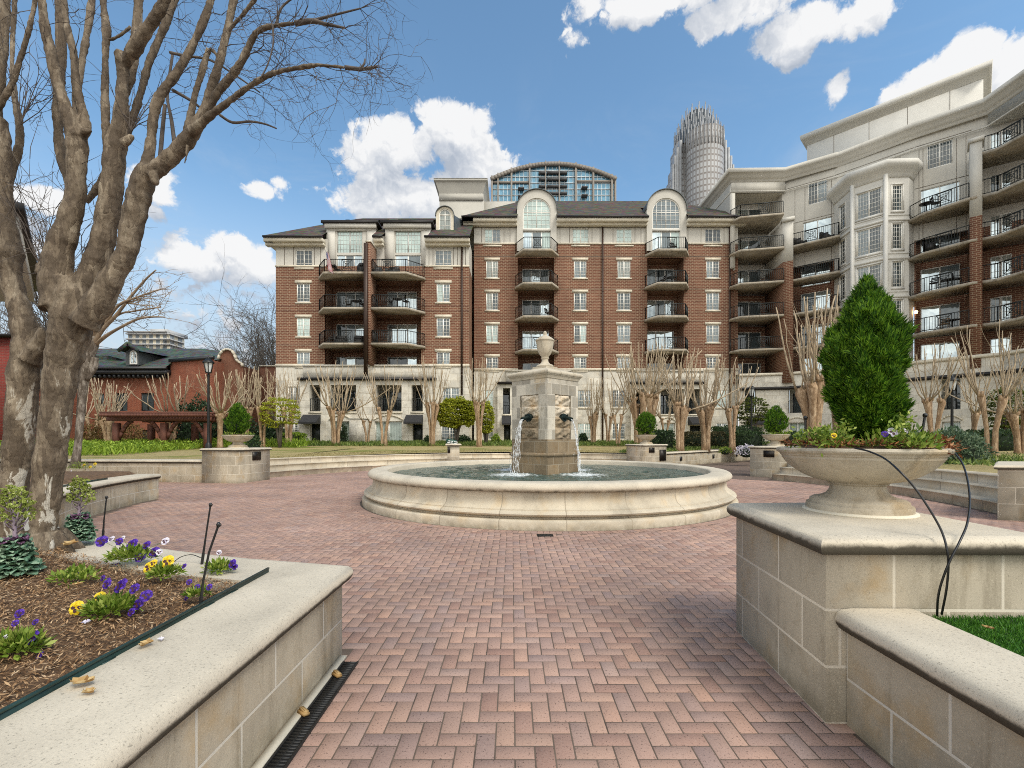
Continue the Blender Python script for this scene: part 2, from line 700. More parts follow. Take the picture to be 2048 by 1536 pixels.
def brick_mat(name, c1, c2, mortar, w=0.34, h=0.115, ms=0.016, var=0.5):
    m, g, b = mat(name)
    uv, co = g.coord('UV'), g.coord('Object')
    br = g.node('ShaderNodeTexBrick')
    g.put(br.inputs['Vector'], uv)
    br.inputs['Color1'].default_value = (*c1, 1)
    br.inputs['Color2'].default_value = (*c2, 1)
    br.inputs['Mortar'].default_value = (*mortar, 1)
    br.inputs['Scale'].default_value = 1.0
    br.inputs['Mortar Size'].default_value = ms
    br.inputs['Mortar Smooth'].default_value = 0.2
    br.inputs['Brick Width'].default_value = w
    br.inputs['Row Height'].default_value = h
    n = g.noise(co, 0.35, 6, 0.65)
    c = g.mix(1.0, br.outputs['Color'], g.ramp(n, [(0.25, 0.78), (0.75, 1.18)]), 'MULTIPLY')
    n2 = g.noise(g.mapping(co, (1.2, 1.2, 0.2)), 0.8, 5, 0.7)
    c = g.mix(g.math('MULTIPLY', g.step(n2, 0.55, 0.8), 0.25), c, (0.05, 0.035, 0.03))
    g.put(b.inputs['Base Color'], c)
    b.inputs['Roughness'].default_value = 0.85
    b.inputs['Specular IOR Level'].default_value = 0.2
    g.put(b.inputs['Normal'], g.bump(g.math('SUBTRACT', 1.0, br.outputs['Fac']), 0.5, 0.02))
    return m


def stucco_mat(name, base, pw=3.2, ph=1.55):
    m, g, b = mat(name)
    co = g.coord('Object')
    n = g.noise(co, 0.5, 6, 0.62)
    c = g.ramp(n, [(0.25, tuple(x * 0.86 for x in base)), (0.75, tuple(min(1, x * 1.08) for x in base))])
    st = g.noise(g.mapping(co, (1.6, 1.6, 0.16)), 1.3, 6, 0.7)
    c = g.mix(g.math('MULTIPLY', g.step(st, 0.55, 0.8), 0.35), c, tuple(x * 0.5 for x in base))
    f = g.noise(co, 22, 3, 0.8)
    c = g.mix(1.0, c, g.ramp(f, [(0.3, 0.88), (0.7, 1.1)]), 'MULTIPLY')
    g.put(b.inputs['Base Color'], c)
    b.inputs['Roughness'].default_value = 0.9
    b.inputs['Specular IOR Level'].default_value = 0.15
    g.put(b.inputs['Normal'], g.bump(f, 0.2, 0.01))
    return m


def roof_mat(name, base):
    m, g, b = mat(name)
    co = g.coord('Object')
    n = g.noise(co, 0.8, 6, 0.65)
    v = g.voronoi(g.mapping(co, (3.0, 3.0, 7.0)), 1.0, 'F1', 'Color')
    c = g.mix(0.5, g.ramp(n, [(0.25, tuple(x * 0.6 for x in base)), (0.75, tuple(x * 1.3 for x in base))]),
              g.mix(1.0, v, tuple(x * 2.0 for x in base), 'MULTIPLY'))
    g.put(b.inputs['Base Color'], c)
    b.inputs['Roughness'].default_value = 0.9
    sx = g.node('ShaderNodeSeparateXYZ')
    g.put(sx.inputs[0], co)
    saw = g.math('FRACT', g.math('MULTIPLY', sx.outputs[2], 6.0))
    g.put(b.inputs['Normal'], g.bump(saw, 0.5, 0.03))
    return m


def glass_mat(name, col, metal, rough=0.04, wob=0.04, blinds=0):
    """window glass: what stands behind it plus the mirrored sky"""
    m, g, b = mat(name)
    co = g.coord('Object')
    c = col
    if blinds:
        sx = g.node('ShaderNodeSeparateXYZ')
        g.put(sx.inputs[0], g.coord('UV'))
        s = g.math('SINE', g.math('MULTIPLY', sx.outputs[0], blinds))
        c = g.mix(g.math('ADD', 0.5, g.math('MULTIPLY', s, 0.5)), tuple(x * 0.75 for x in col), tuple(min(1, x * 1.15) for x in col))
    n = g.noise(co, 0.55, 4, 0.6)
    c = g.mix(1.0, c, g.ramp(n, [(0.3, 0.6), (0.7, 1.25)]), 'MULTIPLY')
    g.put(b.inputs['Base Color'], c)
    b.inputs['Metallic'].default_value = metal
    b.inputs['Roughness'].default_value = rough
    b.inputs['Specular IOR Level'].default_value = 0.9
    g.put(b.inputs['Normal'], g.bump(g.noise(co, 1.1, 2), wob, 0.3))
    return m


def leaf_mat(name, c_dark, c_mid, c_lite, rough=0.55, trans=0.25, scale=1.5, hue=None):
    m, g, b = mat(name)
    geo = g.node('ShaderNodeNewGeometry')
    r = geo.outputs['Random Per Island']
    n = g.noise(g.coord('Object'), scale, 4, 0.6)
    f = g.math('ADD', g.math('MULTIPLY', r, 0.55), g.math('MULTIPLY', n, 0.5))
    c = g.ramp(f, [(0.2, c_dark), (0.5, c_mid), (0.82, c_lite)])
    g.put(b.inputs['Base Color'], c)
    b.inputs['Roughness'].default_value = rough
    b.inputs['Specular IOR Level'].default_value = 0.3
    if trans:
        tr = g.node('ShaderNodeBsdfTranslucent')
        g.put(tr.inputs[0], c)
        mx = g.node('ShaderNodeMixShader')
        mx.inputs[0].default_value = trans
        out = next(x for x in g.n if x.type == 'OUTPUT_MATERIAL')
        g.l.new(b.outputs[0], mx.inputs[1])
        g.l.new(tr.outputs[0], mx.inputs[2])
        g.l.new(mx.outputs[0], out.inputs[0])
    return m


def island_mat(name, stops, rough=0.85, speck=0.0, noise_scale=60, tone=None):
    m, g, b = mat(name)
    r = g.node('ShaderNodeNewGeometry').outputs['Random Per Island']
    c = g.ramp(r, stops)
    co = g.coord('Object')
    if tone:
        n = g.noise(co, tone, 5, 0.6)
        c = g.mix(1.0, c, g.ramp(n, [(0.25, 0.64), (0.75, 1.24)]), 'MULTIPLY')
    if speck:
        s = g.noise(co, noise_scale, 3, 0.8)
        c = g.mix(g.math('MULTIPLY', g.step(s, 0.58, 0.66), speck), c, (0.03, 0.022, 0.02))
        c = g.mix(g.math('MULTIPLY', g.step(s, 0.42, 0.34), speck * 0.45), c, (0.42, 0.33, 0.27))
        g.put(b.inputs['Normal'], g.bump(s, 0.35, 0.006))
    g.put(b.inputs['Base Color'], c)
    b.inputs['Roughness'].default_value = rough
    b.inputs['Specular IOR Level'].default_value = 0.25
    return m


def bark_mat(name, c1, c2, c3, c4, scale=1.0, patch=0.5, side=None):
    """mottled, flaking crape-myrtle bark: plates of several tones with curled edges, stretched along the trunk"""
    m, g, b = mat(name)
    co = g.mapping(g.coord('Object'), (scale, scale, scale * 0.30))
    n = g.noise(co, 9.0, 9, 0.62, 0.7)
    wc = g.vmath('ADD', co, g.vmath('MULTIPLY', g.vmath('SUBTRACT', g.noise(co, 7.0, 6, 0.65, 0.0, 1), (0.5, 0.5, 0.5)), (0.12, 0.12, 0.12)))
    bw = g.node('ShaderNodeRGBToBW')
    g.put(bw.inputs[0], g.voronoi(wc, 19.0, 'F1', 'Color'))
    edge = g.voronoi(wc, 19.0, 'DISTANCE_TO_EDGE')
    f0 = g.math('ADD', g.math('MULTIPLY', n, 0.62), g.math('ADD', g.math('MULTIPLY', bw.outputs[0], 0.17), 0.045))
    c = g.ramp(f0, [(0.33, c1), (0.41, c1), (0.435, c2), (0.475, c2), (0.50, c3), (0.545, c3), (0.58, c4)])
    fine = g.noise(co, 38, 6, 0.7, 0.5)
    c = g.mix(1.0, c, g.ramp(fine, [(0.25, 0.68), (0.75, 1.28)]), 'MULTIPLY')
    n3 = g.noise(co, 2.1, 5, 0.6)
    c = g.mix(g.math('MULTIPLY', g.step(n3, 0.5, 0.75), 0.5), c, tuple(x * 0.45 for x in c2))
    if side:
        # paler blotches where the surface faces one way, fading out higher up
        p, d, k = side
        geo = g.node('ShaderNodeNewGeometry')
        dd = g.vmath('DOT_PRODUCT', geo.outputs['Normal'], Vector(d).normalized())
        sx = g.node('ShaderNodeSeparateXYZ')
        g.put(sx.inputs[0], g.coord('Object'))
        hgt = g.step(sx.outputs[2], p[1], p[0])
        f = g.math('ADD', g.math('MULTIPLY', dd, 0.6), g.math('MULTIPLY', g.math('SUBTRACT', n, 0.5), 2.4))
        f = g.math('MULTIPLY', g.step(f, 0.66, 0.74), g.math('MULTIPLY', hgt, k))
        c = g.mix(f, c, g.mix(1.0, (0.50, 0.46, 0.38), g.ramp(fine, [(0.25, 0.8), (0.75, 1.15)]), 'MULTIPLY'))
    g.put(b.inputs['Base Color'], c)
    b.inputs['Roughness'].default_value = 0.8
    b.inputs['Specular IOR Level'].default_value = 0.3
    bh = g.math('ADD', g.math('MULTIPLY', f0, 0.7), g.math('ADD', g.math('MULTIPLY', fine, 0.45), g.math('MULTIPLY', g.step(edge, 0.0, 0.08), 0.10)))
    g.put(b.inputs['Normal'], g.bump(bh, 0.8, 0.025 / scale))
    return m


M = {}
M['block'] = stone_mat('cast_stone_blocks', (0.48, 0.42, 0.315), (0.62, 0.30), stain=0.6, warm=0.8, mortar=(0.60, 0.56, 0.47), msize=0.008, speckle=1.1)
M['pier_block'] = stone_mat('cast_stone_pier', (0.45, 0.395, 0.30), (0.60, 0.318), stain=0.55, warm=0.9, mortar=(0.62, 0.56, 0.45), msize=0.009, speckle=1.2)
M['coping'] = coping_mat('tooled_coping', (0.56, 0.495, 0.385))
M['basin'] = stone_mat('basin_stone', (0.56, 0.495, 0.38), (1.18, 9.0), stain=0.15, warm=0.5, mortar=(0.36, 0.31, 0.23), msize=0.010, offs=0.0, speckle=0.8, bump=0.2)
M['step'] = stone_mat('step_stone', (0.53, 0.46, 0.35), (1.0, 1.2), stain=0.4, warm=0.4, mortar=(0.25, 0.21, 0.16), msize=0.006, offs=0.5)
M['urn'] = stone_mat('urn_stone', (0.50, 0.44, 0.34), None, stain=0.8, warm=0.9, bump=0.3)
M['column_block'] = stone_mat('fountain_column_stone', (0.50, 0.455, 0.37), (0.34, 0.30), stain=0.7, warm=0.6, mortar=(0.56, 0.51, 0.42), msize=0.010, bvar=.75)
M['column_wet'] = stone_mat('fountain_column_wet', (0.245, 0.185, 0.115), (0.42, 0.30), stain=0.5, warm=0.9, mortar=(0.30, 0.25, 0.18), msize=0.009, bvar=.5)
M['column_plain'] = stone_mat('fountain_cap_stone', (0.52, 0.46, 0.355), None, stain=0.6, warm=0.4)
M['rock'] = stone_mat('rock_face', (0.62, 0.54, 0.42), None, stain=0.25, warm=0.8, bump=0.8)
M['rock_wet'] = stone_mat('rock_face_wet', (0.33, 0.26, 0.175), None, stain=0.5, warm=0.8, bump=0.8)

M['brick'] = brick_mat('facade_brick', (0.200, 0.087, 0.054), (0.142, 0.060, 0.038), (0.37, 0.275, 0.185), 0.40, 0.145, 0.018)
M['brick_house'] = brick_mat('orange_brick', (0.29, 0.092, 0.05), (0.21, 0.062, 0.036), (0.28, 0.17, 0.12), 0.3, 0.1, 0.012)
M['brick_red'] = brick_mat('dark_red_brick', (0.25, 0.045, 0.035), (0.19, 0.035, 0.028), (0.20, 0.09, 0.07), 0.3, 0.1, 0.012)
M['brick_brown'] = brick_mat('brown_brick', (0.21, 0.085, 0.05), (0.16, 0.065, 0.04), (0.22, 0.13, 0.09), 0.3, 0.1, 0.012)
M['stucco'] = stucco_mat('pale_stucco', (0.58, 0.555, 0.49))
M['stucco_grey'] = stucco_mat('grey_stucco', (0.47, 0.45, 0.395))
M['stucco_white'] = stucco_mat('bay_stucco', (0.66, 0.64, 0.58))
M['lime'] = stone_mat('podium_limestone', (0.63, 0.595, 0.51), (1.2, 0.6), stain=0.35, warm=0.25, mortar=(0.42, 0.37, 0.29), msize=0.012, speckle=0.3)
M['trim'] = plain('cream_trim', (0.66, 0.60, 0.47), 0.75, var=0.12, scale=2)
M['lintel'] = plain('stone_lintel', (0.62, 0.56, 0.44), 0.85, var=0.15, scale=3)
M['slab'] = stone_mat('balcony_concrete', (0.37, 0.325, 0.255), None, stain=0.8, warm=0.5, speckle=0.3)
M['rail'] = plain('black_railing', (0.022, 0.026, 0.025), 0.45, 0.3, var=0.2)
M['bronze'] = plain('bronze_downspout', (0.045, 0.025, 0.016), 0.5, 0.3, var=0.25)
M['gutter'] = plain('dark_gutter', (0.018, 0.015, 0.013), 0.5, 0.2)
M['roof'] = roof_mat('weathered_shingles', (0.068, 0.057, 0.042))
M['slate'] = roof_mat('green_grey_slate', (0.055, 0.07, 0.063))
M['lead'] = plain('dormer_lead', (0.075, 0.085, 0.085), 0.5, 0.2, var=0.2, scale=2)
M['frame'] = plain('white_window_frame', (0.80, 0.78, 0.71), 0.45, var=0.05)
M['frame_grey'] = plain('silver_frame', (0.55, 0.54, 0.50), 0.4, var=0.08)
M['frame_dark'] = plain('dark_frame', (0.02, 0.022, 0.025), 0.4)
M['pane_dark'] = glass_mat('pane_dark', (0.06, 0.08, 0.085), 0.12)
M['pane_mid'] = glass_mat('pane_mid', (0.17, 0.21, 0.22), 0.16)
M['pane_sky'] = glass_mat('pane_sky', (0.52, 0.60, 0.62), 0.75)
M['pane_lit'] = glass_mat('pane_curtain', (0.28, 0.31, 0.28), 0.12, blinds=38)
M['pane_green'] = glass_mat('pane_green', (0.42, 0.52, 0.48), 0.2)
M['pane_blinds'] = glass_mat('pane_blinds', (0.36, 0.43, 0.37), 0.06, blinds=45)
M['awning'] = plain('black_awning_canvas', (0.022, 0.022, 0.023), 0.8, var=0.25, scale=5)
M['door_dark'] = plain('dark_door', (0.018, 0.024, 0.022), 0.4)
M['furniture'] = plain('dark_patio_metal', (0.02, 0.018, 0.016), 0.5, 0.2)
M['tan_furniture'] = plain('tan_wicker', (0.26, 0.17, 0.09), 0.8)
M['black'] = plain('black_plastic', (0.012, 0.012, 0.012), 0.4)
M['iron'] = plain('black_iron', (0.016, 0.017, 0.016), 0.45, 0.4)
M['plaque'] = plain('dark_bronze_plaque', (0.022, 0.018, 0.014), 0.4, 0.5)
M['grid'] = plain('drain_cast_iron', (0.024, 0.024, 0.023), 0.55, 0.4)
M['edging'] = plain('green_metal_edging', (0.018, 0.045, 0.038), 0.45, 0.2, var=0.35, scale=9)
M['cedar'] = plain('stained_cedar', (0.12, 0.040, 0.022), 0.7, var=0.3, scale=3)
M['soil'] = plain('dark_soil', (0.13, 0.075, 0.038), 0.95, var=0.5, scale=14, bump=0.6)
M['tube'] = plain('black_irrigation_tube', (0.010, 0.010, 0.010), 0.35)

M['paver'] = island_mat('clay_pavers', [(0.0, (0.33, 0.20, 0.155)), (0.2, (0.41, 0.265, 0.205)), (0.4, (0.36, 0.24, 0.195)), (0.6, (0.45, 0.29, 0.215)),
                                        (0.75, (0.345, 0.24, 0.205)), (0.9, (0.47, 0.29, 0.21)), (1.0, (0.39, 0.28, 0.235))], 0.82, 0.8, 75, tone=0.45)
M['bed'] = plain('joint_sand', (0.12, 0.088, 0.064), 0.95, var=0.45, scale=2.5)
M['mulchchip'] = island_mat('mulch_chips', [(0.0, (0.07, 0.035, 0.016)), (0.25, (0.18, 0.098, 0.046)), (0.55, (0.30, 0.175, 0.085)), (0.85, (0.43, 0.28, 0.15)), (1.0, (0.55, 0.41, 0.26))], 0.9)
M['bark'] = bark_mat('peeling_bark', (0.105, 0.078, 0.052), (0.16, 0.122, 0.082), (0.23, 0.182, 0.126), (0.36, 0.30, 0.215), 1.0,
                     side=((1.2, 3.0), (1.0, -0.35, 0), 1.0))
M['bark_twig'] = plain('grey_bark', (0.095, 0.075, 0.06), 0.85, var=0.35, scale=14)
M['bark_far'] = bark_mat('grey_white_bark', (0.12, 0.095, 0.07), (0.2, 0.165, 0.13), (0.30, 0.26, 0.21), (0.42, 0.38, 0.32), 0.8)
M['crape'] = bark_mat('tan_bark', (0.27, 0.175, 0.10), (0.36, 0.245, 0.145), (0.45, 0.325, 0.205), (0.54, 0.42, 0.29), 1.0)
M['crape_br'] = plain('tan_branches', (0.37, 0.29, 0.19), 0.85, var=0.4, scale=5)
M['crape_grey'] = plain('grey_tan_branches', (0.30, 0.225, 0.15), 0.85, var=0.4, scale=5)
M['twig_dark'] = plain('dark_twigs', (0.10, 0.085, 0.07), 0.9, var=0.3, scale=4)

M['conifer'] = leaf_mat('arborvitae', (0.008, 0.030, 0.003), (0.045, 0.135, 0.008), (0.24, 0.42, 0.030), 0.6, 0.3, 5.0)
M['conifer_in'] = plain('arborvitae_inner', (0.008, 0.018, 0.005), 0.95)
M['box'] = leaf_mat('dark_hedge', (0.010, 0.028, 0.009), (0.028, 0.062, 0.020), (0.075, 0.12, 0.040), 0.5, 0.15, 2.5)
M['loropetalum'] = leaf_mat('brown_hedge', (0.030, 0.026, 0.012), (0.075, 0.07, 0.03), (0.16, 0.135, 0.055), 0.6, 0.15, 2.5)
M['sage'] = leaf_mat('grey_green_shrub', (0.03, 0.06, 0.03), (0.085, 0.14, 0.075), (0.20, 0.26, 0.15), 0.6, 0.2, 3)
M['maple'] = leaf_mat('yellow_green_maple', (0.14, 0.16, 0.014), (0.40, 0.44, 0.040), (0.62, 0.62, 0.09), 0.6, 0.45, 1.6)
M['maple_dk'] = leaf_mat('olive_maple', (0.03, 0.045, 0.010), (0.085, 0.115, 0.018), (0.20, 0.23, 0.035), 0.6, 0.3, 1.6)
M['cover'] = leaf_mat('bright_ground_cover', (0.06, 0.11, 0.008), (0.19, 0.30, 0.020), (0.42, 0.54, 0.08), 0.6, 0.3, 1.2)
M['liriope'] = leaf_mat('dark_border_grass', (0.03, 0.06, 0.012), (0.10, 0.16, 0.030), (0.26, 0.32, 0.08), 0.6, 0.2, 0.8)
M['turf'] = leaf_mat('artificial_turf', (0.020, 0.075, 0.008), (0.045, 0.16, 0.012), (0.12, 0.28, 0.03), 0.5, 0.2, 2)
M['turf_base'] = plain('turf_backing', (0.02, 0.055, 0.01), 0.95, var=0.4, scale=8)
M['magnolia'] = leaf_mat('dark_magnolia', (0.008, 0.02, 0.008), (0.022, 0.045, 0.018), (0.055, 0.09, 0.04), 0.4, 0.1, 2)
M['russet'] = leaf_mat('russet_shrub', (0.06, 0.04, 0.012), (0.16, 0.10, 0.03), (0.27, 0.19, 0.07), 0.7, 0.2, 2)
M['pansy_leaf'] = leaf_mat('pansy_leaf', (0.05, 0.10, 0.010), (0.18, 0.28, 0.030), (0.45, 0.50, 0.11), 0.5, 0.3, 9)
M['petal_v'] = leaf_mat('violet_petals', (0.022, 0.006, 0.13), (0.055, 0.014, 0.28), (0.15, 0.06, 0.48), 0.6, 0.2, 20)
M['petal_y'] = leaf_mat('yellow_petals', (0.60, 0.40, 0.010), (0.80, 0.58, 0.02), (0.88, 0.70, 0.06), 0.6, 0.2, 20)
M['petal_w'] = leaf_mat('pale_petals', (0.48, 0.42, 0.60), (0.70, 0.66, 0.74), (0.82, 0.80, 0.78), 0.6, 0.2, 20)
M['petal_d'] = plain('dark_petal_blotch', (0.045, 0.008, 0.012), 0.7)
M['kale'] = leaf_mat('blue_green_kale', (0.06, 0.14, 0.085), (0.16, 0.28, 0.18), (0.36, 0.47, 0.32), 0.55, 0.15, 8)
M['kale_stem'] = plain('mauve_kale_stem', (0.26, 0.20, 0.24), 0.6, var=0.3, scale=10)
M['kale_heart'] = leaf_mat('purple_kale_heart', (0.06, 0.02, 0.06), (0.15, 0.06, 0.13), (0.28, 0.18, 0.24), 0.6, 0.1, 8)
M['kale_bud'] = leaf_mat('lime_kale_buds', (0.17, 0.22, 0.035), (0.36, 0.42, 0.09), (0.58, 0.62, 0.22), 0.6, 0.25, 12)
M['dryleaf'] = leaf_mat('dry_leaf', (0.22, 0.11, 0.035), (0.42, 0.25, 0.09), (0.58, 0.42, 0.20), 0.8, 0.2, 15)
M['redmulch'] = island_mat('red_mulch', [(0.0, (0.06, 0.018, 0.008)), (0.4, (0.19, 0.06, 0.022)), (0.8, (0.32, 0.13, 0.05)), (1.0, (0.45, 0.29, 0.16))], 0.9)


def lawn_material():
    m, g, b = mat('dormant_lawn')
    co = g.coord('Object')
    n = g.noise(co, 0.22, 5, 0.6, 0.3)
    f = g.noise(g.mapping(co, (1, 1, 1)), 9, 6, 0.75)
    tan = g.ramp(f, [(0.25, (0.20, 0.155, 0.06)), (0.5, (0.36, 0.29, 0.135)), (0.75, (0.50, 0.43, 0.24))])
    grn = g.ramp(f, [(0.25, (0.06, 0.085, 0.015)), (0.5, (0.15, 0.18, 0.035)), (0.75, (0.29, 0.31, 0.09))])
    c = g.mix(g.step(n, 0.50, 0.68), tan, grn)
    g.put(b.inputs['Base Color'], c)
    b.inputs['Roughness'].default_value = 0.95
    b.inputs['Specular IOR Level'].default_value = 0.1
    g.put(b.inputs['Normal'], g.bump(g.noise(co, 30, 5, 0.8), 0.7, 0.04))
    return m


def water_material(cx, cy):
    m, g, b = mat('basin_water')
    co = g.coord('Object')
    w1 = g.noise(g.mapping(co, (1, 1.0, 1)), 5.5, 5, 0.62, 0.8)
    w2 = g.noise(co, 16, 4, 0.6, 0.4)
    h = g.math('ADD', w1, g.math('MULTIPLY', w2, 0.35))
    v = g.vmath('SUBTRACT', co, (cx, cy, 0))
    sx = g.node('ShaderNodeSeparateXYZ')
    g.put(sx.inputs[0], v)
    foam = None
    for fx, fy, fr in ((-0.88, -0.88, 0.55), (0.88, -0.88, 0.55), (-0.88, 0.88, 0.5), (0.88, 0.88, 0.5)):
        dx = g.math('SUBTRACT', sx.outputs[0], fx)
        dy = g.math('SUBTRACT', sx.outputs[1], fy)
        r = g.math('SQRT', g.math('ADD', g.math('MULTIPLY', dx, dx), g.math('MULTIPLY', dy, dy)))
        k = g.step(r, fr * 2.6, 0.05)
        foam = k if foam is None else g.math('MAXIMUM', foam, k)
    nf = g.noise(co, 9, 8, 0.7, 0.6)
    fm = g.step(g.math('ADD', g.math('MULTIPLY', foam, 0.5), nf), 0.78, 1.0)
    c = g.mix(g.step(w1, 0.4, 0.68), (0.045, 0.078, 0.062), (0.12, 0.175, 0.15))
    c = g.mix(fm, c, (0.78, 0.82, 0.80))
    g.put(b.inputs['Base Color'], c)
    g.put(b.inputs['Roughness'], g.math('ADD', 0.07, g.math('MULTIPLY', fm, 0.5)))
    b.inputs['IOR'].default_value = 1.333
    b.inputs['Specular IOR Level'].default_value = 0.6
    g.put(b.inputs['Normal'], g.bump(h, 0.8, 0.13))
    return m


def jet_material():
    m, g, b = mat('falling_water')
    co = g.coord('Object')
    n = g.noise(g.mapping(co, (1, 1, 0.45)), 26, 4, 0.65)
    b.inputs['Base Color'].default_value = (0.86, 0.88, 0.88, 1)
    b.inputs['Roughness'].default_value = 0.12
    b.inputs['IOR'].default_value = 1.33
    tr = g.node('ShaderNodeBsdfTransparent')
    mx = g.node('ShaderNodeMixShader')
    g.put(mx.inputs[0], g.math('ADD', 0.05, g.math('MULTIPLY', g.step(n, 0.44, 0.64), 0.58)))
    out = next(x for x in g.n if x.type == 'OUTPUT_MATERIAL')
    g.l.new(tr.outputs[0], mx.inputs[1])
    g.l.new(b.outputs[0], mx.inputs[2])
    g.l.new(mx.outputs[0], out.inputs[0])
    g.put(b.inputs['Normal'], g.bump(n, 0.8, 0.03))
    return m


M['lawn'] = lawn_material()
FC = (0.90, 12.75)
M['water'] = water_material(*FC)
M['jet'] = jet_material()
# ------------------------------------------------------------------ ground, paving, walls, steps
PC = (0.75, 13.2)          # centre of the round plaza
LAWN = 0.70
rng = np.random.default_rng(7)
random.seed(7)


def arc(c, r, a0, a1, n):
    return [(c[0] + r * math.cos(R(a0 + (a1 - a0) * k / n)), c[1] + r * math.sin(R(a0 + (a1 - a0) * k / n))) for k in range(n + 1)]


def lawn_h(x, y):
    return LAWN + .20 * min(1, max(0, (y - 22) / 13)) + .26 * min(1, max(0, (y - 34) / 8))


mb = MB()
mb.face([(-900, -300, -0.05), (900, -300, -0.05), (900, 1500, -0.05), (-900, 1500, -0.05)])
tag(mb.build('ground', M['bed']), kind='structure')


def in_plaza(x, y):
    if math.hypot(x - FC[0], y - FC[1]) < 4.95:
        return False
    r = math.hypot(x - PC[0], y - PC[1])
    if r < 9.9:
        return True
    if r < 12.2 and y > 12.5:
        return True
    if -1.27 < x < 1.86 and 0.7 < y < 4.0:
        return True
    if -20 < x < -8 and 12.2 < y < 16.8:
        return True
    if 8 < x < 16 and 9.2 > y > 4:
        return r < 13
    return False


def paving():
    out = []
    g, zt, ch = 0.0035, 0.0, 0.004
    W = 0.1016
    nx, ny = int(36 / W), int(27 / W)

    def add(x0, y0, x1, y1):
        t = rng.normal(0, 0.0007, 4)
        a, b = x0 + g, x1 - g
        c, d = y0 + g, y1 - g
        e = ch
        top = [(a + e, c + e, zt + t[0]), (b - e, c + e, zt + t[1]), (b - e, d - e, zt + t[2]), (a + e, d - e, zt + t[3])]
        bot = [(a, c, zt - ch), (b, c, zt - ch), (b, d, zt - ch), (a, d, zt - ch)]
        out.append((top, bot))
    for j in range(-2, ny):
        for i in range(0, nx):
            x, y = -20 + i * W, 0.7 + j * W
            k = (i - j) % 4
            if k == 0:
                if in_plaza(x + W, y + W / 2):
                    add(x, y, x + 2 * W, y + W)
            elif k == 3:
                if in_plaza(x + W / 2, y + W):
                    add(x, y, x + W, y + 2 * W)
    n = len(out)
    V = np.zeros((n, 8, 3), np.float32)
    for q, (t, b) in enumerate(out):
        V[q, :4] = t
        V[q, 4:] = b
    pat = np.array([[0, 1, 2, 3], [4, 5, 1, 0], [5, 6, 2, 1], [6, 7, 3, 2], [7, 4, 0, 3]])
    Fc = (np.arange(n)[:, None, None] * 8 + pat[None]).reshape(-1, 4)
    return V.reshape(-1, 3), Fc


def mesh_np(name, V, Fc, mats, kind=None):
    me = bpy.data.meshes.new(name)
    me.vertices.add(len(V))
    me.vertices.foreach_set('co', V.astype(np.float32).ravel())
    me.loops.add(Fc.size)
    me.loops.foreach_set('vertex_index', Fc.astype(np.int32).ravel())
    me.polygons.add(len(Fc))
    me.polygons.foreach_set('loop_start', np.arange(len(Fc), dtype=np.int32) * Fc.shape[1])
    me.polygons.foreach_set('loop_total', np.full(len(Fc), Fc.shape[1], np.int32))
    me.materials.append(mats)
    me.update(calc_edges=True)
    o = bpy.data.objects.new(name, me)
    COL.objects.link(o)
    if kind:
        o['kind'] = kind
    return o


V_, F_ = paving()
mesh_np('brick_paving', V_, F_, M['paver'], 'structure')
# sand joints under the pavers
mb = MB()
mb.face([(-22, 0.2, -0.0035), (20, 0.2, -0.0035), (20, 30, -0.0035), (-22, 30, -0.0035)])
tag(mb.build('paving_joints', M['bed']), kind='structure')
# soldier ring of bricks round the basin
ring = []
nr = 290
for r0 in (4.80,):
    for k in range(nr):
        a0, a1 = 2 * math.pi * (k + .03) / nr, 2 * math.pi * (k + .97) / nr
        q = [(FC[0] + rr * math.cos(a), FC[1] + rr * math.sin(a), 0.002) for rr, a in ((r0, a0), (r0 + .2, a0), (r0 + .2, a1), (r0, a1))]
        ring.append(q)
mb = MB()
mb.quads(np.array(ring))
tag(mb.build('paving_ring', M['paver']), kind='structure')
# brown path running off behind the right-hand pier
mb = MB()
mb.face([(6.0, 20.0, 0.006), (13, 14.5, 0.006), (40, 38, 0.006), (30, 48, 0.006)])
tag(mb.build('brown_path', plain('brown_asphalt', (0.15, 0.105, 0.08), 0.9, var=0.25, scale=3, bump=0.3)), kind='structure')


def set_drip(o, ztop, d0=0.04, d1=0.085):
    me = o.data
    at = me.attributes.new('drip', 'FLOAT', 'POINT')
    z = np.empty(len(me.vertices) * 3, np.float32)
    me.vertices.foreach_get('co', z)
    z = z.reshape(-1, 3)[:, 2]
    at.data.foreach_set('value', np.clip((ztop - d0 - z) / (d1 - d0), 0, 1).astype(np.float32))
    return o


def cop_prof(top, inner, th=0.125, over=0.065):
    b = top - th
    return [(-inner, b), (-inner, top), (-0.02, top), (over - 0.035, top - 0.006), (over - 0.012, top - 0.022), (over, top - 0.052),
            (over - 0.004, top - 0.08), (over - 0.02, top - 0.105), (over - 0.045, b), (-inner, b)]


def refine(path, step=0.25):
    out = [path[0]]
    for a, b in zip(path[:-1], path[1:]):
        L = math.hypot(b[0] - a[0], b[1] - a[1])
        k = max(1, int(L / step))
        for i in range(1, k + 1):
            out.append((a[0] + (b[0] - a[0]) * i / k, a[1] + (b[1] - a[1]) * i / k))
    return out


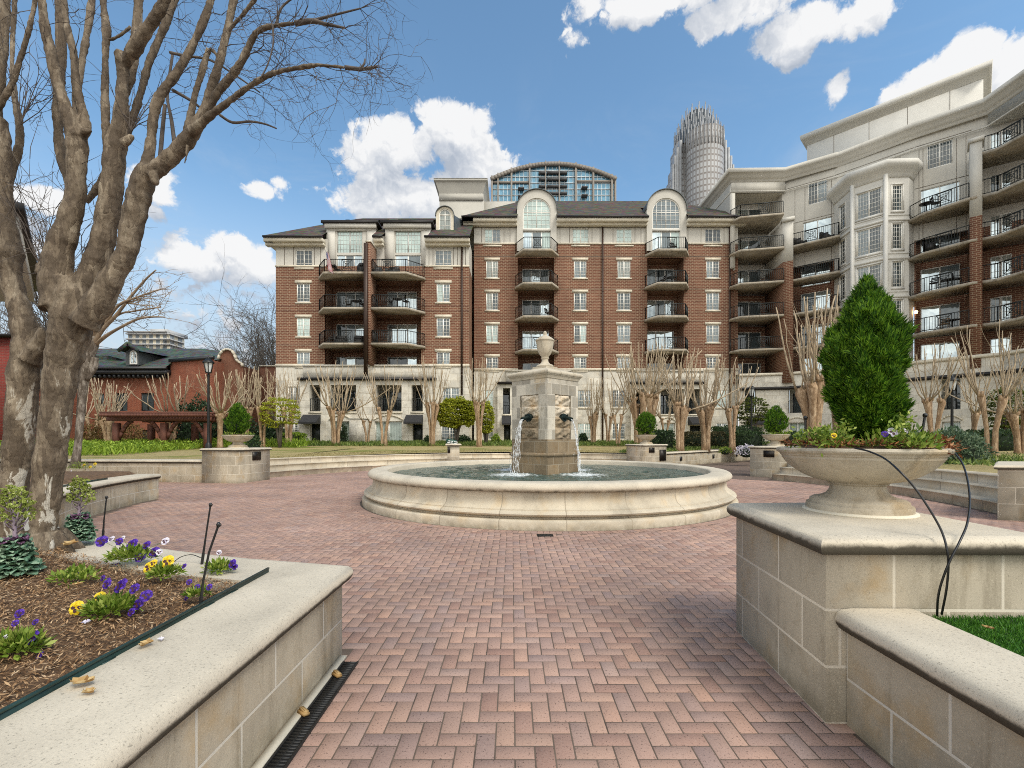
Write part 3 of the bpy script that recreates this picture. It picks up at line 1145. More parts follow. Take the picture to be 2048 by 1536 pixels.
def planter_wall(name, path, label, top=0.65, inner=0.46, cat='planter wall', th=0.125):
    t = thing(name, label, cat, (path[0][0], path[0][1], 0))
    w = MB()
    w.sweep(path, [(0, -0.04), (0, top - th + 0.01)], capends=False)
    w.sweep([(p[0], p[1]) for p in path], [(-inner + 0.06, top - th + 0.01), (-inner + 0.06, -0.04)], capends=False)
    e = path[-1]
    f = path[-2]
    d = Vector((e[0] - f[0], e[1] - f[1])).normalized()
    n = Vector((d.y, -d.x))
    w.face([(e[0], e[1], -.04), (e[0] - n.x * (inner - .06), e[1] - n.y * (inner - .06), -.04),
            (e[0] - n.x * (inner - .06), e[1] - n.y * (inner - .06), top - th + .01), (e[0], e[1], top - th + .01)])
    w.build('wall', M['block'], t)
    c = MB()
    c.sweep(path, cop_prof(top, inner, th))
    o = c.build('coping', M['coping'], t, smooth=True, autosmooth=50)
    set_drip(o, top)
    return t


def arc3(p1, p2, p3, n):
    ax, ay = p1
    bx, by = p2
    cx, cy = p3
    d = 2 * (ax * (by - cy) + bx * (cy - ay) + cx * (ay - by))
    ux = ((ax * ax + ay * ay) * (by - cy) + (bx * bx + by * by) * (cy - ay) + (cx * cx + cy * cy) * (ay - by)) / d
    uy = ((ax * ax + ay * ay) * (cx - bx) + (bx * bx + by * by) * (ax - cx) + (cx * cx + cy * cy) * (bx - ax)) / d
    r = math.hypot(ax - ux, ay - uy)
    a0, a2 = math.atan2(ay - uy, ax - ux), math.atan2(cy - uy, cx - ux)
    a1 = math.atan2(by - uy, bx - ux)

    def norm(a, ref):
        while a - ref > math.pi:
            a -= 2 * math.pi
        while a - ref < -math.pi:
            a += 2 * math.pi
        return a
    a1 = norm(a1, a0)
    a2 = norm(a2, a1)
    return [(ux + r * math.cos(a0 + (a2 - a0) * k / n), uy + r * math.sin(a0 + (a2 - a0) * k / n)) for k in range(n + 1)]


TIP = (-1.255, 3.455)
ARC_L = arc3(TIP, (-6.2, 6.05), (-9.24, 11.97), 44)
left_path = refine([(-1.29, -0.6), (-1.262, 2.72)], 0.3) + [TIP] + ARC_L[3:] + [(-9.26, 12.25)]
planter_wall('planter_wall', left_path, 'low cast stone planter wall with rounded coping around the pansy bed', inner=0.47)
planter_wall('planter_wall', refine([(1.862, 2.60), (1.83, -0.6)], 0.3), 'low cast stone wall with rounded coping beside the green turf patch', inner=0.36)
planter_wall('retaining_wall', refine([(-24, 17.3), (-14, 16.85), (-10.75, 16.6)], 0.8), 'long low stone retaining wall below the dry lawn, ending at the pier with the egg-shaped shrub', top=0.80, cat='retaining wall', inner=.5)
NEW = refine([(7.95, 24.7), (17.3, 34.0), (24, 41)], 0.9)
nw = planter_wall('retaining_wall', NEW, 'stone retaining wall with small black lights, running back from the pier with the ball shrub', top=0.80, cat='retaining wall', inner=.5)
for k in (0.16, 0.50, 0.8):
    p = Vector((7.95 + (17.3 - 7.95) * k, 24.7 + 9.3 * k, 0.42))
    lamp = MB()
    dv = Vector((9.35, 9.3, 0)).normalized()
    nv = Vector((dv.y, -dv.x, 0))
    lamp.bar(p - dv * .12 + nv * .02, p + dv * .12 + nv * .02, 0.05, 0.24)
    lamp.build('wall_light', M['black'], nw)


# ---- stone piers
def slab_top(mb, poly, z0, z1, over):
    """bullnosed capstone over a plan polygon (counter-clockwise)"""
    mb.sweep(list(poly), [(-0.02 - 0.25, z0)] + [(-over - 0.0 + 0 * o, z) if False else (o, z) for o, z in
             ((0.0, z0), (over - .02, z0 + .004), (over - .004, z0 + .025), (over, z0 + .05), (over - .004, z1 - .035), (over - .022, z1 - .012), (over - .05, z1))], closed=True)
    # flat top
    n = len(poly)
    cx, cy = sum(p[0] for p in poly) / n, sum(p[1] for p in poly) / n
    inner = []
    m = len(poly)
    for i in range(m):
        a, b, c = Vector(poly[i - 1]), Vector(poly[i]), Vector(poly[(i + 1) % m])
        d1, d2 = (b - a).normalized(), (c - b).normalized()
        n1, n2 = Vector((d1.y, -d1.x)), Vector((d2.y, -d2.x))
        nn = (n1 + n2).normalized()
        s = 1 / max(.35, nn.dot(n1))
        q = b + nn * (over - .05) * s
        inner.append((q.x, q.y, z1))
    mb.face(inner)


def rot_poly(c, w, d, deg):
    ca, sa = math.cos(R(deg)), math.sin(R(deg))
    return [(c[0] + x * ca - y * sa, c[1] + x * sa + y * ca) for x, y in ((-w / 2, -d / 2), (w / 2, -d / 2), (w / 2, d / 2), (-w / 2, d / 2))]


def pier(label, poly, top, base=-0.04, th=0.10, over=0.055, blk='pier_block'):
    c = (sum(p[0] for p in poly) / 4, sum(p[1] for p in poly) / 4)
    t = thing('stone_pier', label, 'pier', (c[0], c[1], max(0, base)))
    b = MB()
    b.prism(poly, base, top - th + .003, top=False, bottom=False)
    b.build('pier_body', M[blk], t)
    s = MB()
    slab_top(s, poly, top - th, top, over)
    o = s.build('capstone', M['coping'], t, smooth=True, autosmooth=45)
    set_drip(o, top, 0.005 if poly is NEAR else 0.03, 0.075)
    return t


NEAR = [(1.755, 2.615), (2.93, 2.60), (2.95, 3.93), (1.862, 3.88)]
pier('wide stone pier carrying the large urn with the tall pointed conifer', NEAR, 1.055, th=0.105, over=0.06)
PIER1 = rot_poly((-10.08, 17.15), 1.45, 1.6, -10)
p1 = pier('stone pier under the urn with the egg-shaped shrub, left of the curved steps', PIER1, 1.22)
PIER2 = rot_poly((6.95, 24.2), 1.5, 1.3, 24)
p2 = pier('stone pier carrying the urn with the ball-shaped shrub, right behind the fountain', PIER2, 1.26)
PIER3 = rot_poly((10.8, 19.15), 1.45, 1.45, -48)
p3 = pier('stone pier half hidden behind the large urn, carrying a smaller urn with an oval shrub', PIER3, 1.25)
pier('stone pier cut off by the right edge of the photo, beside the low steps', [(9.40, 9.05), (10.5, 8.9), (11.9, 10.1), (10.62, 10.2)], 1.08)


def wall_plate(parent, poly, e, u, z0, z1, w, name='light_panel'):
    a, b = Vector((*poly[e], 0)), Vector((*poly[(e + 1) % 4], 0))
    d = (b - a).normalized()
    n = Vector((d.y, -d.x, 0))
    p = a + (b - a) * u
    q = MB()
    q.bar(p - d * w / 2 + n * .012 + Vector((0, 0, (z0 + z1) / 2)), p + d * w / 2 + n * .012 + Vector((0, 0, (z0 + z1) / 2)), 0.04, z1 - z0)
    return q.build(name, M['plaque'], parent)


wall_plate(p1, PIER1, 1, 0.55, 0.78, 1.08, 0.42)
wall_plate(p2, PIER2, 0, 0.36, 0.84, 1.10, 0.34)
pl = wall_plate(p2, PIER2, 0, 0.83, 0.42, 0.98, 0.40, 'plaque')
wall_plate(p3, PIER3, 0, 0.5, 0.82, 1.08, 0.4)

# ---- curved steps
SC = (0.75, 14.4)
st = [(0, -.04), (0, .205), (.02, .21), (.02, .233), (-.45, .235), (-.45, .44), (-.43, .445), (-.43, .468), (-.9, .47), (-.9, .67), (-.88, .675), (-.88, .70), (-1.5, .703)]
mb = MB()
path = arc(SC, 11.2, 160.5, 56, 60)
mb.sweep(path, st)
tag(mb.build('stone_steps', M['step']), 'three curved stone steps between dry lawn and plaza, behind the fountain', 'steps')
mb = MB()
path = arc(PC, 10.05, 26, -23, 34)
mb.sweep(path, st)
tag(mb.build('stone_steps', M['step']), 'three curved stone steps on the right, seen under the large urn', 'steps')
mb = MB()
mb.box(9.87, 13, 8.35, 8.93, -.03, .235)
mb.box(9.87, 13, 8.65, 8.94, .2352, .45)
tag(mb.build('stone_steps', M['step']), 'low straight stone steps cut off by the right edge of the photo', 'steps')
# small stone post with a lamp niche and a green sign
poly = rot_poly((-3.05, 24.3), .62, .6, 8)
post = thing('stone_post', 'short stone post with a flat cap standing on the curved steps', 'post', (-3.05, 24.3, .45))
b = MB()
b.prism(poly, .46, 1.19, bottom=False)
b.build('post_body', M['pier_block'], post)
b = MB()
slab_top(b, poly, 1.18, 1.28, .1)
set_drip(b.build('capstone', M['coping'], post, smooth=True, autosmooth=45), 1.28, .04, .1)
wall_plate(post, poly, 0, .12, .82, 1.1, .13)
sign = thing('garden_sign', 'small tilted green sign with two lines of white lettering behind the stone post', 'sign', (-3.2, 25.1, lawn_h(-3.2, 25.1)))
b = MB()
b.bar((-3.1, 25.1, LAWN), (-3.1, 25.1, 1.33), .04)
b.build('sign_post', M['iron'], sign)
b = MB()
b.bar((-3.52, 25.0, 1.42), (-2.98, 25.0, 1.335), .03, .24)
plate = b.build('sign_board', plain('green_sign_paint', (0.012, 0.06, 0.045), 0.5), sign)
mw = plain('white_lettering', (0.75, 0.77, 0.74), 0.6)
for ln, wds in ((0, (.11, .10, .19)), (1, (.13, .12, .22))):
    x = -3.46 if ln else -3.40
    for w in wds:
        z = 1.435 - .09 * ln - (x + 3.5) * .155
        b = MB()
        b.bar((x, 24.98, z), (x + w, 24.98, z - w * .155), .004, .05)
        b.build('lettering', mw, plate)
        x += w + .045


# ---- lawns: sheets that rise gently from the step edge to the buildings
def sheet(name, rows, mt, kind='structure'):
    b = MB()
    for ra, rb in zip(rows[:-1], rows[1:]):
        for i in range(len(ra) - 1):
            b.face([ra[i], ra[i + 1], rb[i + 1], rb[i]])
    o = b.build(name, mt, smooth=True)
    return tag(o, kind=kind)


front = [(-60, 18.0), (-30, 17.8), (-24, 17.72), (-14, 17.27), (-11.2, 17.2), (-10.6, 17.9)]
front += [p for p in arc(SC, 12.55, 161, 58, 40)]
front += [(7.65, 25.1)] + [(x - .36, y + .36) for x, y in NEW[1:]]
front += [(34, 44)]
rows = []
for k in range(13):
    t = (k / 12) ** 1.3
    row = []
    for x, y in front:
        Y = y + (62 - y) * t
        row.append((x, Y, lawn_h(x, Y) + (0.0 if k else -0.002)))
    rows.append(row)
sheet('lawn', rows, M['lawn'])
front = [(60, 9.6), (14, 9.9), (10.7, 10.05)] + arc(PC, 11.4, -15, 26, 20) + [(11.9, 20), (22, 30), (42, 46)]
rows = []
for k in range(9):
    t = (k / 8) ** 1.3
    rows.append([(x + (70 - x) * t, y + (50 - y) * t * .3, LAWN + .4 * min(1, t * 3)) for x, y in front])
sheet('lawn', rows, M['lawn'])

# ---- planter soil: mounded mulch bed on the left, turf patch on the right
def mulch_h(x, y):
    return 0.615 + 0.10 * (1 - math.exp(-max(0, -1.75 - x) * 0.5)) + 0.02 * math.sin(x * 3.1 + y) * math.cos(y * 2.7)


inner = [(px - 0, py) for px, py in left_path]
b = MB()
edge = []
m = len(left_path)
for i in range(m):
    a, c = Vector(left_path[max(0, i - 1)]), Vector(left_path[min(m - 1, i + 1)])
    d = (c - a).normalized()
    n = Vector((-d.y, d.x))
    q = Vector(left_path[i]) + n * .46
    edge.append((q.x, q.y))
edge = [e for e in edge if e[0] < -1.70]
rows = []
for k in range(11):
    t = k / 10
    row = []
    for x, y in edge:
        X = x + (-22 - x) * t ** 1.6
        Y = y + ((2.0 + y * .9) - y) * t * .4
        row.append((X, Y, mulch_h(X, Y) if k else .60))
    rows.append(row)
sheet('mulch_bed', rows, M['soil'])
b = MB()
b.face([(2.2, -0.5, .595), (6, -.5, .595), (6, 2.598, .595), (2.2, 2.598, .595)])
tag(b.build('turf_bed', M['turf_base']), kind='structure')
# ------------------------------------------------------------------ apartment buildings
rb = random.Random(11)


class Facade:
    """a wall line in plan from p0 to p1 (outside is on the right when walking p0 -> p1)"""
    def __init__(self, p0, p1):
        self.p0, self.p1 = Vector((p0[0], p0[1], 0)), Vector((p1[0], p1[1], 0))
        self.L = (self.p1 - self.p0).length
        self.t = (self.p1 - self.p0).normalized()
        self.n = Vector((self.t.y, -self.t.x, 0))

    def u(self, px, d=0.0):
        """distance along the wall (pushed out by d) where a photo column meets it"""
        k = (px - 1024) / F
        o = self.p0 + self.n * d
        # o.x + u t.x = k (o.y + u t.y)
        return (k * o.y - o.x) / (self.t.x - k * self.t.y)

    def z(self, px, py, d=0.0):
        o = self.p0 + self.n * d + self.t * self.u(px, d)
        return HC + (YH - py) * o.y / F

    def pt(self, u, d, z):
        p = self.p0 + self.t * u + self.n * d
        return (p.x, p.y, z)

    def mtx(self):
        m = Matrix.Identity(4)
        m.col[0] = (*self.t, 0)
        m.col[1] = (*(-self.n), 0)
        m.col[2] = (0, 0, 1, 0)
        m.col[3] = (*self.p0, 1)
        return m      # local x along, local y INTO the wall, z up


def fmb(f):
    b = MB()
    b.M = f.mtx()
    return b


def wall_panel(b, f, u0, u1, z0, z1, holes=(), depth=0.14, d=0.0):
    """flat wall with rectangular openings; b already in facade space (y = into the wall)"""
    hs = [h for h in holes if h[1] > u0 + .01 and h[0] < u1 - .01 and h[3] > z0 + .01 and h[2] < z1 - .01]
    hs = [(max(u0, a), min(u1, c), max(z0, e), min(z1, g)) for a, c, e, g in hs]
    us = sorted(set([u0, u1] + [q for h in hs for q in h[:2]]))
    zs = sorted(set([z0, z1] + [q for h in hs for q in h[2:]]))
    for i in range(len(us) - 1):
        for j in range(len(zs) - 1):
            cu, cz = (us[i] + us[i + 1]) / 2, (zs[j] + zs[j + 1]) / 2
            if any(h[0] < cu < h[1] and h[2] < cz < h[3] for h in hs):
                continue
            b.face([(us[i], -d, zs[j]), (us[i + 1], -d, zs[j]), (us[i + 1], -d, zs[j + 1]), (us[i], -d, zs[j + 1])])
    for a, c, e, g in hs:
        y0, y1 = -d, -d + depth
        b.face([(a, y0, e), (a, y1, e), (a, y1, g), (a, y0, g)][::-1])
        b.face([(c, y0, e), (c, y1, e), (c, y1, g), (c, y0, g)])
        if e > z0:
            b.face([(a, y0, e), (c, y0, e), (c, y1, e), (a, y1, e)])
        if g < z1:
            b.face([(a, y0, g), (c, y0, g), (c, y1, g), (a, y1, g)][::-1])


PANES = ['pane_dark', 'pane_mid', 'pane_mid', 'pane_green', 'pane_dark', 'pane_lit']


def window(f, parent, u0, u1, z0, z1, y=0.07, cols=2, rows=5, sub=2, pane=None, frame='frame', fw=0.075, mw=0.028, mull=0.10, name='window', trim=0):
    """framed window: outer frame, leaves divided by mullions, sub x rows muntins"""
    b = fmb(f)
    b.box(u0, u1, y - .03, y + .03, z0, z0 + fw)
    b.box(u0, u1, y - .03, y + .03, z1 - fw, z1)
    b.box(u0, u0 + fw, y - .029, y + .03, z0 + fw, z1 - fw)
    b.box(u1 - fw, u1, y - .029, y + .03, z0 + fw, z1 - fw)
    lw = (u1 - u0) / cols
    for c in range(1, cols):
        b.box(u0 + lw * c - mull / 2, u0 + lw * c + mull / 2, y - .031, y + .03, z0 + fw, z1 - fw)
    if sub:
        for c in range(cols):
            for s in range(1, sub):
                x = u0 + lw * (c + s / sub)
                b.box(x - mw / 2, x + mw / 2, y - .006, y + .028, z0 + fw, z1 - fw)
        for r in range(1, rows):
            zz = z0 + (z1 - z0) * r / rows
            b.box(u0 + fw, u1 - fw, y - .005, y + .027, zz - mw / 2, zz + mw / 2)
    w = b.build(name, M[frame], parent)
    g = fmb(f)
    for c in range(cols):
        g.cur = c
        tilt = rb.uniform(-.012, .012)
        g.face([(u0 + lw * c + .02, y + .012 + tilt, z0 + .02), (u0 + lw * (c + 1) - .02, y + .012 - tilt, z0 + .02),
                (u0 + lw * (c + 1) - .02, y + .012 - tilt, z1 - .02), (u0 + lw * c + .02, y + .012 + tilt, z1 - .02)])
    if isinstance(pane, str):
        pane = [pane] * cols
    if not pane:
        k = rb.choice(PANES)
        pane = [k if rb.random() < .7 else rb.choice(PANES) for _ in range(cols)]
    g.build('pane', [M[p] for p in pane], w)
    if trim == 1:
        q = fmb(f)
        q.box(u0 - .15, u1 + .15, -.035, .1, z1 + .004, z1 + .26)
        q.build('lintel', M['lintel'], w)
    if trim:
        q = fmb(f)
        q.box(u0 - .12, u1 + .12, -.06, .1, z0 - .13, z0 - .004)
        q.build('sill', M['lintel'], w)
    return w


def railing_mb(b, pts, h=1.07, gap=0.155, panel=None):
    """steel balustrade along facade-space points (u, y) at floor level z"""
    for a, c in zip(pts[:-1], pts[1:]):
        a, c = Vector(a), Vector(c)
        up = Vector((0, 0, h))
        b.bar(a + up, c + up, .055, .05)
        lo = Vector((0, 0, .09))
        b.bar(a + lo, c + lo, .035, .035)
        L = (c - a).length
        n = max(1, int(L / gap))
        d = (c - a) / n
        for i in range(n + 1):
            p = a + d * i
            w = .045 if i in (0, n) else .019
            b.bar(p + Vector((0, 0, .0 if w > .04 else .1)), p + up, w, w, up=(0, 1, 0))
    if panel:
        pc, t, w = Vector(panel[0]), Vector(panel[1]).normalized(), panel[2]
        for k in (1.0, .66, .33):
            hw, z0, z1 = w / 2 * k, h / 2 + .05 - (h / 2 - .1) * k, h / 2 + .05 + (h / 2 - .1) * k
            q = [pc - t * hw + Vector((0, 0, z0)), pc + t * hw + Vector((0, 0, z0)), pc + t * hw + Vector((0, 0, z1)), pc - t * hw + Vector((0, 0, z1))]
            for i in range(4):
                b.bar(q[i], q[(i + 1) % 4], .03, .03, up=(0, 1, 0))
        z0, z1, hw = .15, h - .05, w / 2
        b.bar(pc - t * hw + Vector((0, 0, z0)), pc + t * hw + Vector((0, 0, z1)), .026, .026, up=(0, 1, 0))
        b.bar(pc - t * hw + Vector((0, 0, z1)), pc + t * hw + Vector((0, 0, z0)), .026, .026, up=(0, 1, 0))


def balcony(f, parent, poly, z, th=0.20, rail=True, panel_at=None, edge_in=0.08):
    """slab from a facade-space polygon [(u, out)], first and last on the wall; railing round the outside"""
    b = fmb(f)
    pl = [(u, -o) for u, o in poly]
    b.prism(pl, z - th, z)
    s = b.build('balcony', M['slab'], parent)
    if rail:
        r = fmb(f)
        cx = sum(p[0] for p in pl) / len(pl)
        pts = []
        for i, (u, y) in enumerate(pl):
            pts.append((u + (edge_in if u < cx else -edge_in), y + edge_in if y < -.3 else y, z))
        pts = [p for p in pts if p[1] <= 0.35]
        fr = None
        if panel_at is not None:
            best = max(range(len(pts) - 1), key=lambda i: abs(pts[i + 1][0] - pts[i][0]))
            A, B = Vector(pts[best]), Vector(pts[best + 1])
            fr = (A + (B - A) * panel_at, B - A, .86)
        railing_mb(r, pts, panel=fr)
        r.build('railing', M['rail'], s)
    return s


def recess(b, u0, u1, z0, z1, depth=1.5, ceil=True):
    """inside of a balcony recess (facade space)"""
    b.face([(u0, depth, z0), (u1, depth, z0), (u1, depth, z1), (u0, depth, z1)])
    b.face([(u0, 0.0, z0), (u0, depth, z0), (u0, depth, z1), (u0, 0.0, z1)])
    b.face([(u1, depth, z0), (u1, 0.0, z0), (u1, 0.0, z1), (u1, depth, z1)])
    b.face([(u0, 0, z1), (u0, depth, z1), (u1, depth, z1), (u1, 0, z1)])
    b.face([(u0, 0, z0), (u1, 0, z0), (u1, depth, z0), (u0, depth, z0)])


def chamfer_poly(u0, u1, out, ch, back=0.0):
    return [(u0, back), (u0, .25 if out > .9 else .1), (u0 + ch, out), (u1 - ch, out), (u1, .25 if out > .9 else .1), (u1, back)]


def arch_shape(c, r, zs, n=20):
    """half circle points from right to left"""
    return [(c + r * math.cos(math.pi * k / n), zs + r * math.sin(math.pi * k / n)) for k in range(n + 1)]


def arch_window(f, parent, u0, u1, z0, zs, y, pane, cols=4, rowh=0.42, name='arched_window', frame='frame'):
    """round-headed window; zs = springing height"""
    c, r = (u0 + u1) / 2, (u1 - u0) / 2
    b = fmb(f)
    fw = .09
    outer = [(u1, z0)] + arch_shape(c, r, zs) + [(u0, z0)]
    inner = [(u1 - fw, z0 + fw)] + arch_shape(c, r - fw, zs) + [(u0 + fw, z0 + fw)]
    m = len(outer)
    for i in range(m):
        j = (i + 1) % m
        b.face([(outer[i][0], y - .03, outer[i][1]), (outer[j][0], y - .03, outer[j][1]), (inner[j][0], y - .03, inner[j][1]), (inner[i][0], y - .03, inner[i][1])][::-1])
        b.face([(inner[i][0], y - .03, inner[i][1]), (inner[j][0], y - .03, inner[j][1]), (inner[j][0], y + .03, inner[j][1]), (inner[i][0], y + .03, inner[i][1])][::-1])
        b.face([(outer[i][0], y + .03, outer[i][1]), (outer[j][0], y + .03, outer[j][1]), (outer[j][0], y - .03, outer[j][1]), (outer[i][0], y - .03, outer[i][1])][::-1])
    ri = r - fw
    for k in range(1, cols):
        x = u0 + (u1 - u0) * k / cols
        h = zs + math.sqrt(max(0, ri * ri - (x - c) ** 2))
        w = .075 if k == cols / 2 else .03
        b.box(x - w / 2, x + w / 2, y - .02, y + .02, z0 + fw, h)
    zz = z0 + rowh
    while zz < zs + ri - .1:
        hw = ri if zz < zs else math.sqrt(max(0, ri * ri - (zz - zs) ** 2))
        b.box(c - hw, c + hw, y - .012, y + .019, zz - .014, zz + .014)
        zz += rowh
    b.box(c - ri, c + ri, y - .022, y + .02, zs - .04, zs + .04)
    w = b.build(name, M[frame], parent)
    g = fmb(f)
    g.face([(p[0], y + .012, p[1]) for p in ([(u1 - .02, z0 + .02)] + arch_shape(c, r - .02, zs) + [(u0 + .02, z0 + .02)])][::-1])
    g.build('pane', M[pane], w)
    return w


def vault_dormer(f, bm_face, u0, u1, z0, zs, iu0, iu1, iz0, izs, y, depth, bm_roof):
    """round-topped gable wall with an arched opening, and the barrel roof running back from it"""
    c, r = (u0 + u1) / 2, (u1 - u0) / 2
    ic, ir = (iu0 + iu1) / 2, (iu1 - iu0) / 2
    n = 24
    out = arch_shape(c, r, zs, n)
    inn = arch_shape(ic, ir, izs, n)
    b = bm_face
    for k in range(n):
        b.face([(out[k][0], y, out[k][1]), (inn[k][0], y, inn[k][1]), (inn[k + 1][0], y, inn[k + 1][1]), (out[k + 1][0], y, out[k + 1][1])])
        b.face([(inn[k][0], y, inn[k][1]), (inn[k][0], y + .25, inn[k][1]), (inn[k + 1][0], y + .25, inn[k + 1][1]), (inn[k + 1][0], y, inn[k + 1][1])])
    for a, bb, ia in ((u0, iu0, iu0), (iu1, u1, iu1)):
        lo = [(a, z0), (bb, z0)]
        zt = (zs, izs) if a == u0 else (izs, zs)
        b.face([(a, y, z0), (bb, y, z0), (bb, y, zt[1]), (a, y, zt[0])])
    b.face([(iu0, y, z0), (iu1, y, z0), (iu1, y, iz0), (iu0, y, iz0)]) if iz0 > z0 + .02 else None
    for x, s in ((iu0, 1), (iu1, -1)):
        q = [(x, y, iz0), (x, y + .25, iz0), (x, y + .25, izs), (x, y, izs)]
        b.face(q if s < 0 else q[::-1])
    # cheeks
    b.face([(u0, y, z0), (u0, y, zs), (u0, y + depth, zs), (u0, y + depth, z0)])
    b.face([(u1, y, z0), (u1, y + depth, z0), (u1, y + depth, zs), (u1, y, zs)])
    ro = arch_shape(c, r + .07, zs - .02, n)
    for k in range(n):
        bm_roof.face([(ro[k][0], y - .16, ro[k][1]), (ro[k + 1][0], y - .16, ro[k + 1][1]), (ro[k + 1][0], y + depth, ro[k + 1][1]), (ro[k][0], y + depth, ro[k][1])])
        bm_roof.face([(ro[k][0], y - .16, ro[k][1]), (out[k][0], y - .16, out[k][1]), (out[k + 1][0], y - .16, out[k + 1][1]), (ro[k + 1][0], y - .16, ro[k + 1][1])])
        bm_roof.face([(out[k][0], y - .16, out[k][1]), (out[k][0], y, out[k][1]), (out[k + 1][0], y, out[k + 1][1]), (out[k + 1][0], y - .16, out[k + 1][1])])


def awning(f, parent, u0, u1, z0, z1, out, name='awning'):
    b = fmb(f)
    val = .16
    b.face([(u0, -.01, z1), (u0, -out, z0 + val), (u1, -out, z0 + val), (u1, -.01, z1)])
    b.face([(u0, -out, z0 + val), (u0, -out, z0), (u1, -out, z0), (u1, -out, z0 + val)])
    b.face([(u0, -.01, z1), (u0, -.01, z0), (u0, -out, z0), (u0, -out, z0 + val)])
    b.face([(u1, -.01, z1), (u1, -out, z0 + val), (u1, -out, z0), (u1, -.01, z0)])
    b.face([(u0 + .02, -.02, z1 - .06), (u1 - .02, -.02, z1 - .06), (u1 - .02, -out + .02, z0 + val - .06), (u0 + .02, -out + .02, z0 + val - .06)])
    return b.build(name, M['awning'], parent)


def downspout(f, parent, u, z0, z1, out=.1):
    b = fmb(f)
    b.box(u - .07, u + .07, -out - .12, -out + .02, z0, z1)
    b.box(u - .13, u + .13, -out - .18, -out + .03, z1 - .35, z1)
    z = z0 + 2
    while z < z1 - .6:
        b.box(u - .09, u + .09, -out - .13, -out + .1, z, z + .06)
        z += 3
    return b.build('downspout', M['bronze'], parent)


def slide_door(f, parent, u0, u1, z0, z1, y, n=3, pane=None, frame='frame'):
    p = pane or [rb.choice(['pane_sky', 'pane_sky', 'pane_mid', 'pane_dark']) for _ in range(n)]
    return window(f, parent, u0, u1, z0, z1, y, cols=n, sub=0, pane=p, frame=frame, fw=.06, mull=.085, name='balcony_door')


def eave(f, b_trim, b_gut, u0, u1, z, out=.75, h=.42):
    """boxed cornice under the roof edge, with dark gutter"""
    b_trim.box(u0, u1, -out, .02, z - h, z - .10)
    b_trim.box(u0, u1, -out * .62, .02, z - h - .22, z - h - .001)
    b_gut.box(u0 - .03, u1 + .03, -out - .14, -out + .06, z - .10, z + .05)


# ================================================================ centre block (wall plane 44 m away)
DC = 44.0
fc = Facade((xat(948, DC), DC), (xat(1476, DC), DC))
ctr = thing('apartment_building', 'long red brick apartment block with two arched dormers, directly behind the fountain', 'apartment building', (3, 44, 1.1))
U = lambda px: fc.u(px)
Z = lambda py: zat(py, DC)
FL = [6.6, 9.62, 12.64, 15.66, 18.68]
uL, uR = 0.0, fc.L
zb, zs_, ze = Z(741), Z(487), Z(433)
wins = []
WC = [(972, 996.6, 969, 1001), (1147.8, 1173, 1145, 1177.6), (1235, 1261, 1232, 1264.5), (1412.8, 1439, 1409.6, 1442)]
for a, c, ta, tc in WC:
    wins.append((U(ta), U(tc), Z(490.5), Z(457), 4))
    for (t, bt) in ((521, 556), (585, 620.5), (649.5, 685), (714, 741.2)):
        wins.append((U(a), U(c), Z(bt), Z(t), 5))
STK = [(1036, 1108.5), (1294.5, 1367)]
holes = [(w[0], w[1], w[2], w[3]) for w in wins]
rec = []
for a, c in STK:
    for i in range(4):
        top = FL[i + 1] - .2
        rec.append((U(a), U(c), FL[i] - (.0 if i else .0), top))
holes_all = holes + rec
b = fmb(fc)
wall_panel(b, fc, uL, uR, zb, zs_, holes_all)
b.face([(uL, 14, zb), (uL, 0, zb), (uL, 0, zs_), (uL, 14, zs_)])
b.build('brick_wall', M['brick'], ctr)
b = fmb(fc)
dh = []
for (a, c) in ((1034, 1112.6), (1292, 1371)):
    dh.append((U(a), U(c), zs_ - .3, ze + .6))
wall_panel(b, fc, uL, uR, zs_, ze, holes + dh, d=.0)
b.face([(uL, 14, zs_), (uL, 0, zs_), (uL, 0, ze), (uL, 14, ze)])
b.build('stucco_band', M['stucco'], ctr)
for r_ in rec:
    b = fmb(fc)
    recess(b, *r_, depth=1.7)
    b.build('balcony_recess', M['brick'], ctr)
# stone trim: lintels, sills, string courses, stucco panel joints
b = fmb(fc)
segs = [uL] + [q for a, c in STK for q in (U(a), U(c))] + [uR]
for i in range(0, len(segs), 2):
    b.box(segs[i], segs[i + 1], -.06, .02, zs_ - .09, zs_ + .06)
    b.box(segs[i], segs[i + 1], -.07, .02, zb - .02, zb + .20)
b.build('stone_trim', M['lintel'], ctr)
b = fmb(fc)
for px in (963, 1008, 1020, 1120, 1139, 1184, 1200, 1226, 1270, 1282, 1376, 1402, 1448, 1462):
    b.box(U(px) - .02, U(px) + .02, -.008, .02, zs_ + .07, ze - .5)
for a, c in ((948, 1034), (1113, 1292), (1371, 1476)):
    b.box(U(a), U(c), -.009, .02, Z(455.5) - .02, Z(455.5) + .02)
for z in (Z(578), Z(642), Z(706), Z(513)):
    for i in range(0, len(segs), 2):
        b.box(segs[i] + .01, segs[i + 1] - .01, -.010, .02, z - .02, z + .02)
b.build('wall_joints', plain('joint_dark', (0.17, 0.14, 0.11), 0.9), ctr)  # thin dark bars along the panel joints
for w in wins:
    window(fc, ctr, *w[:4], rows=w[4], trim=1 if w[4] == 5 else 2)
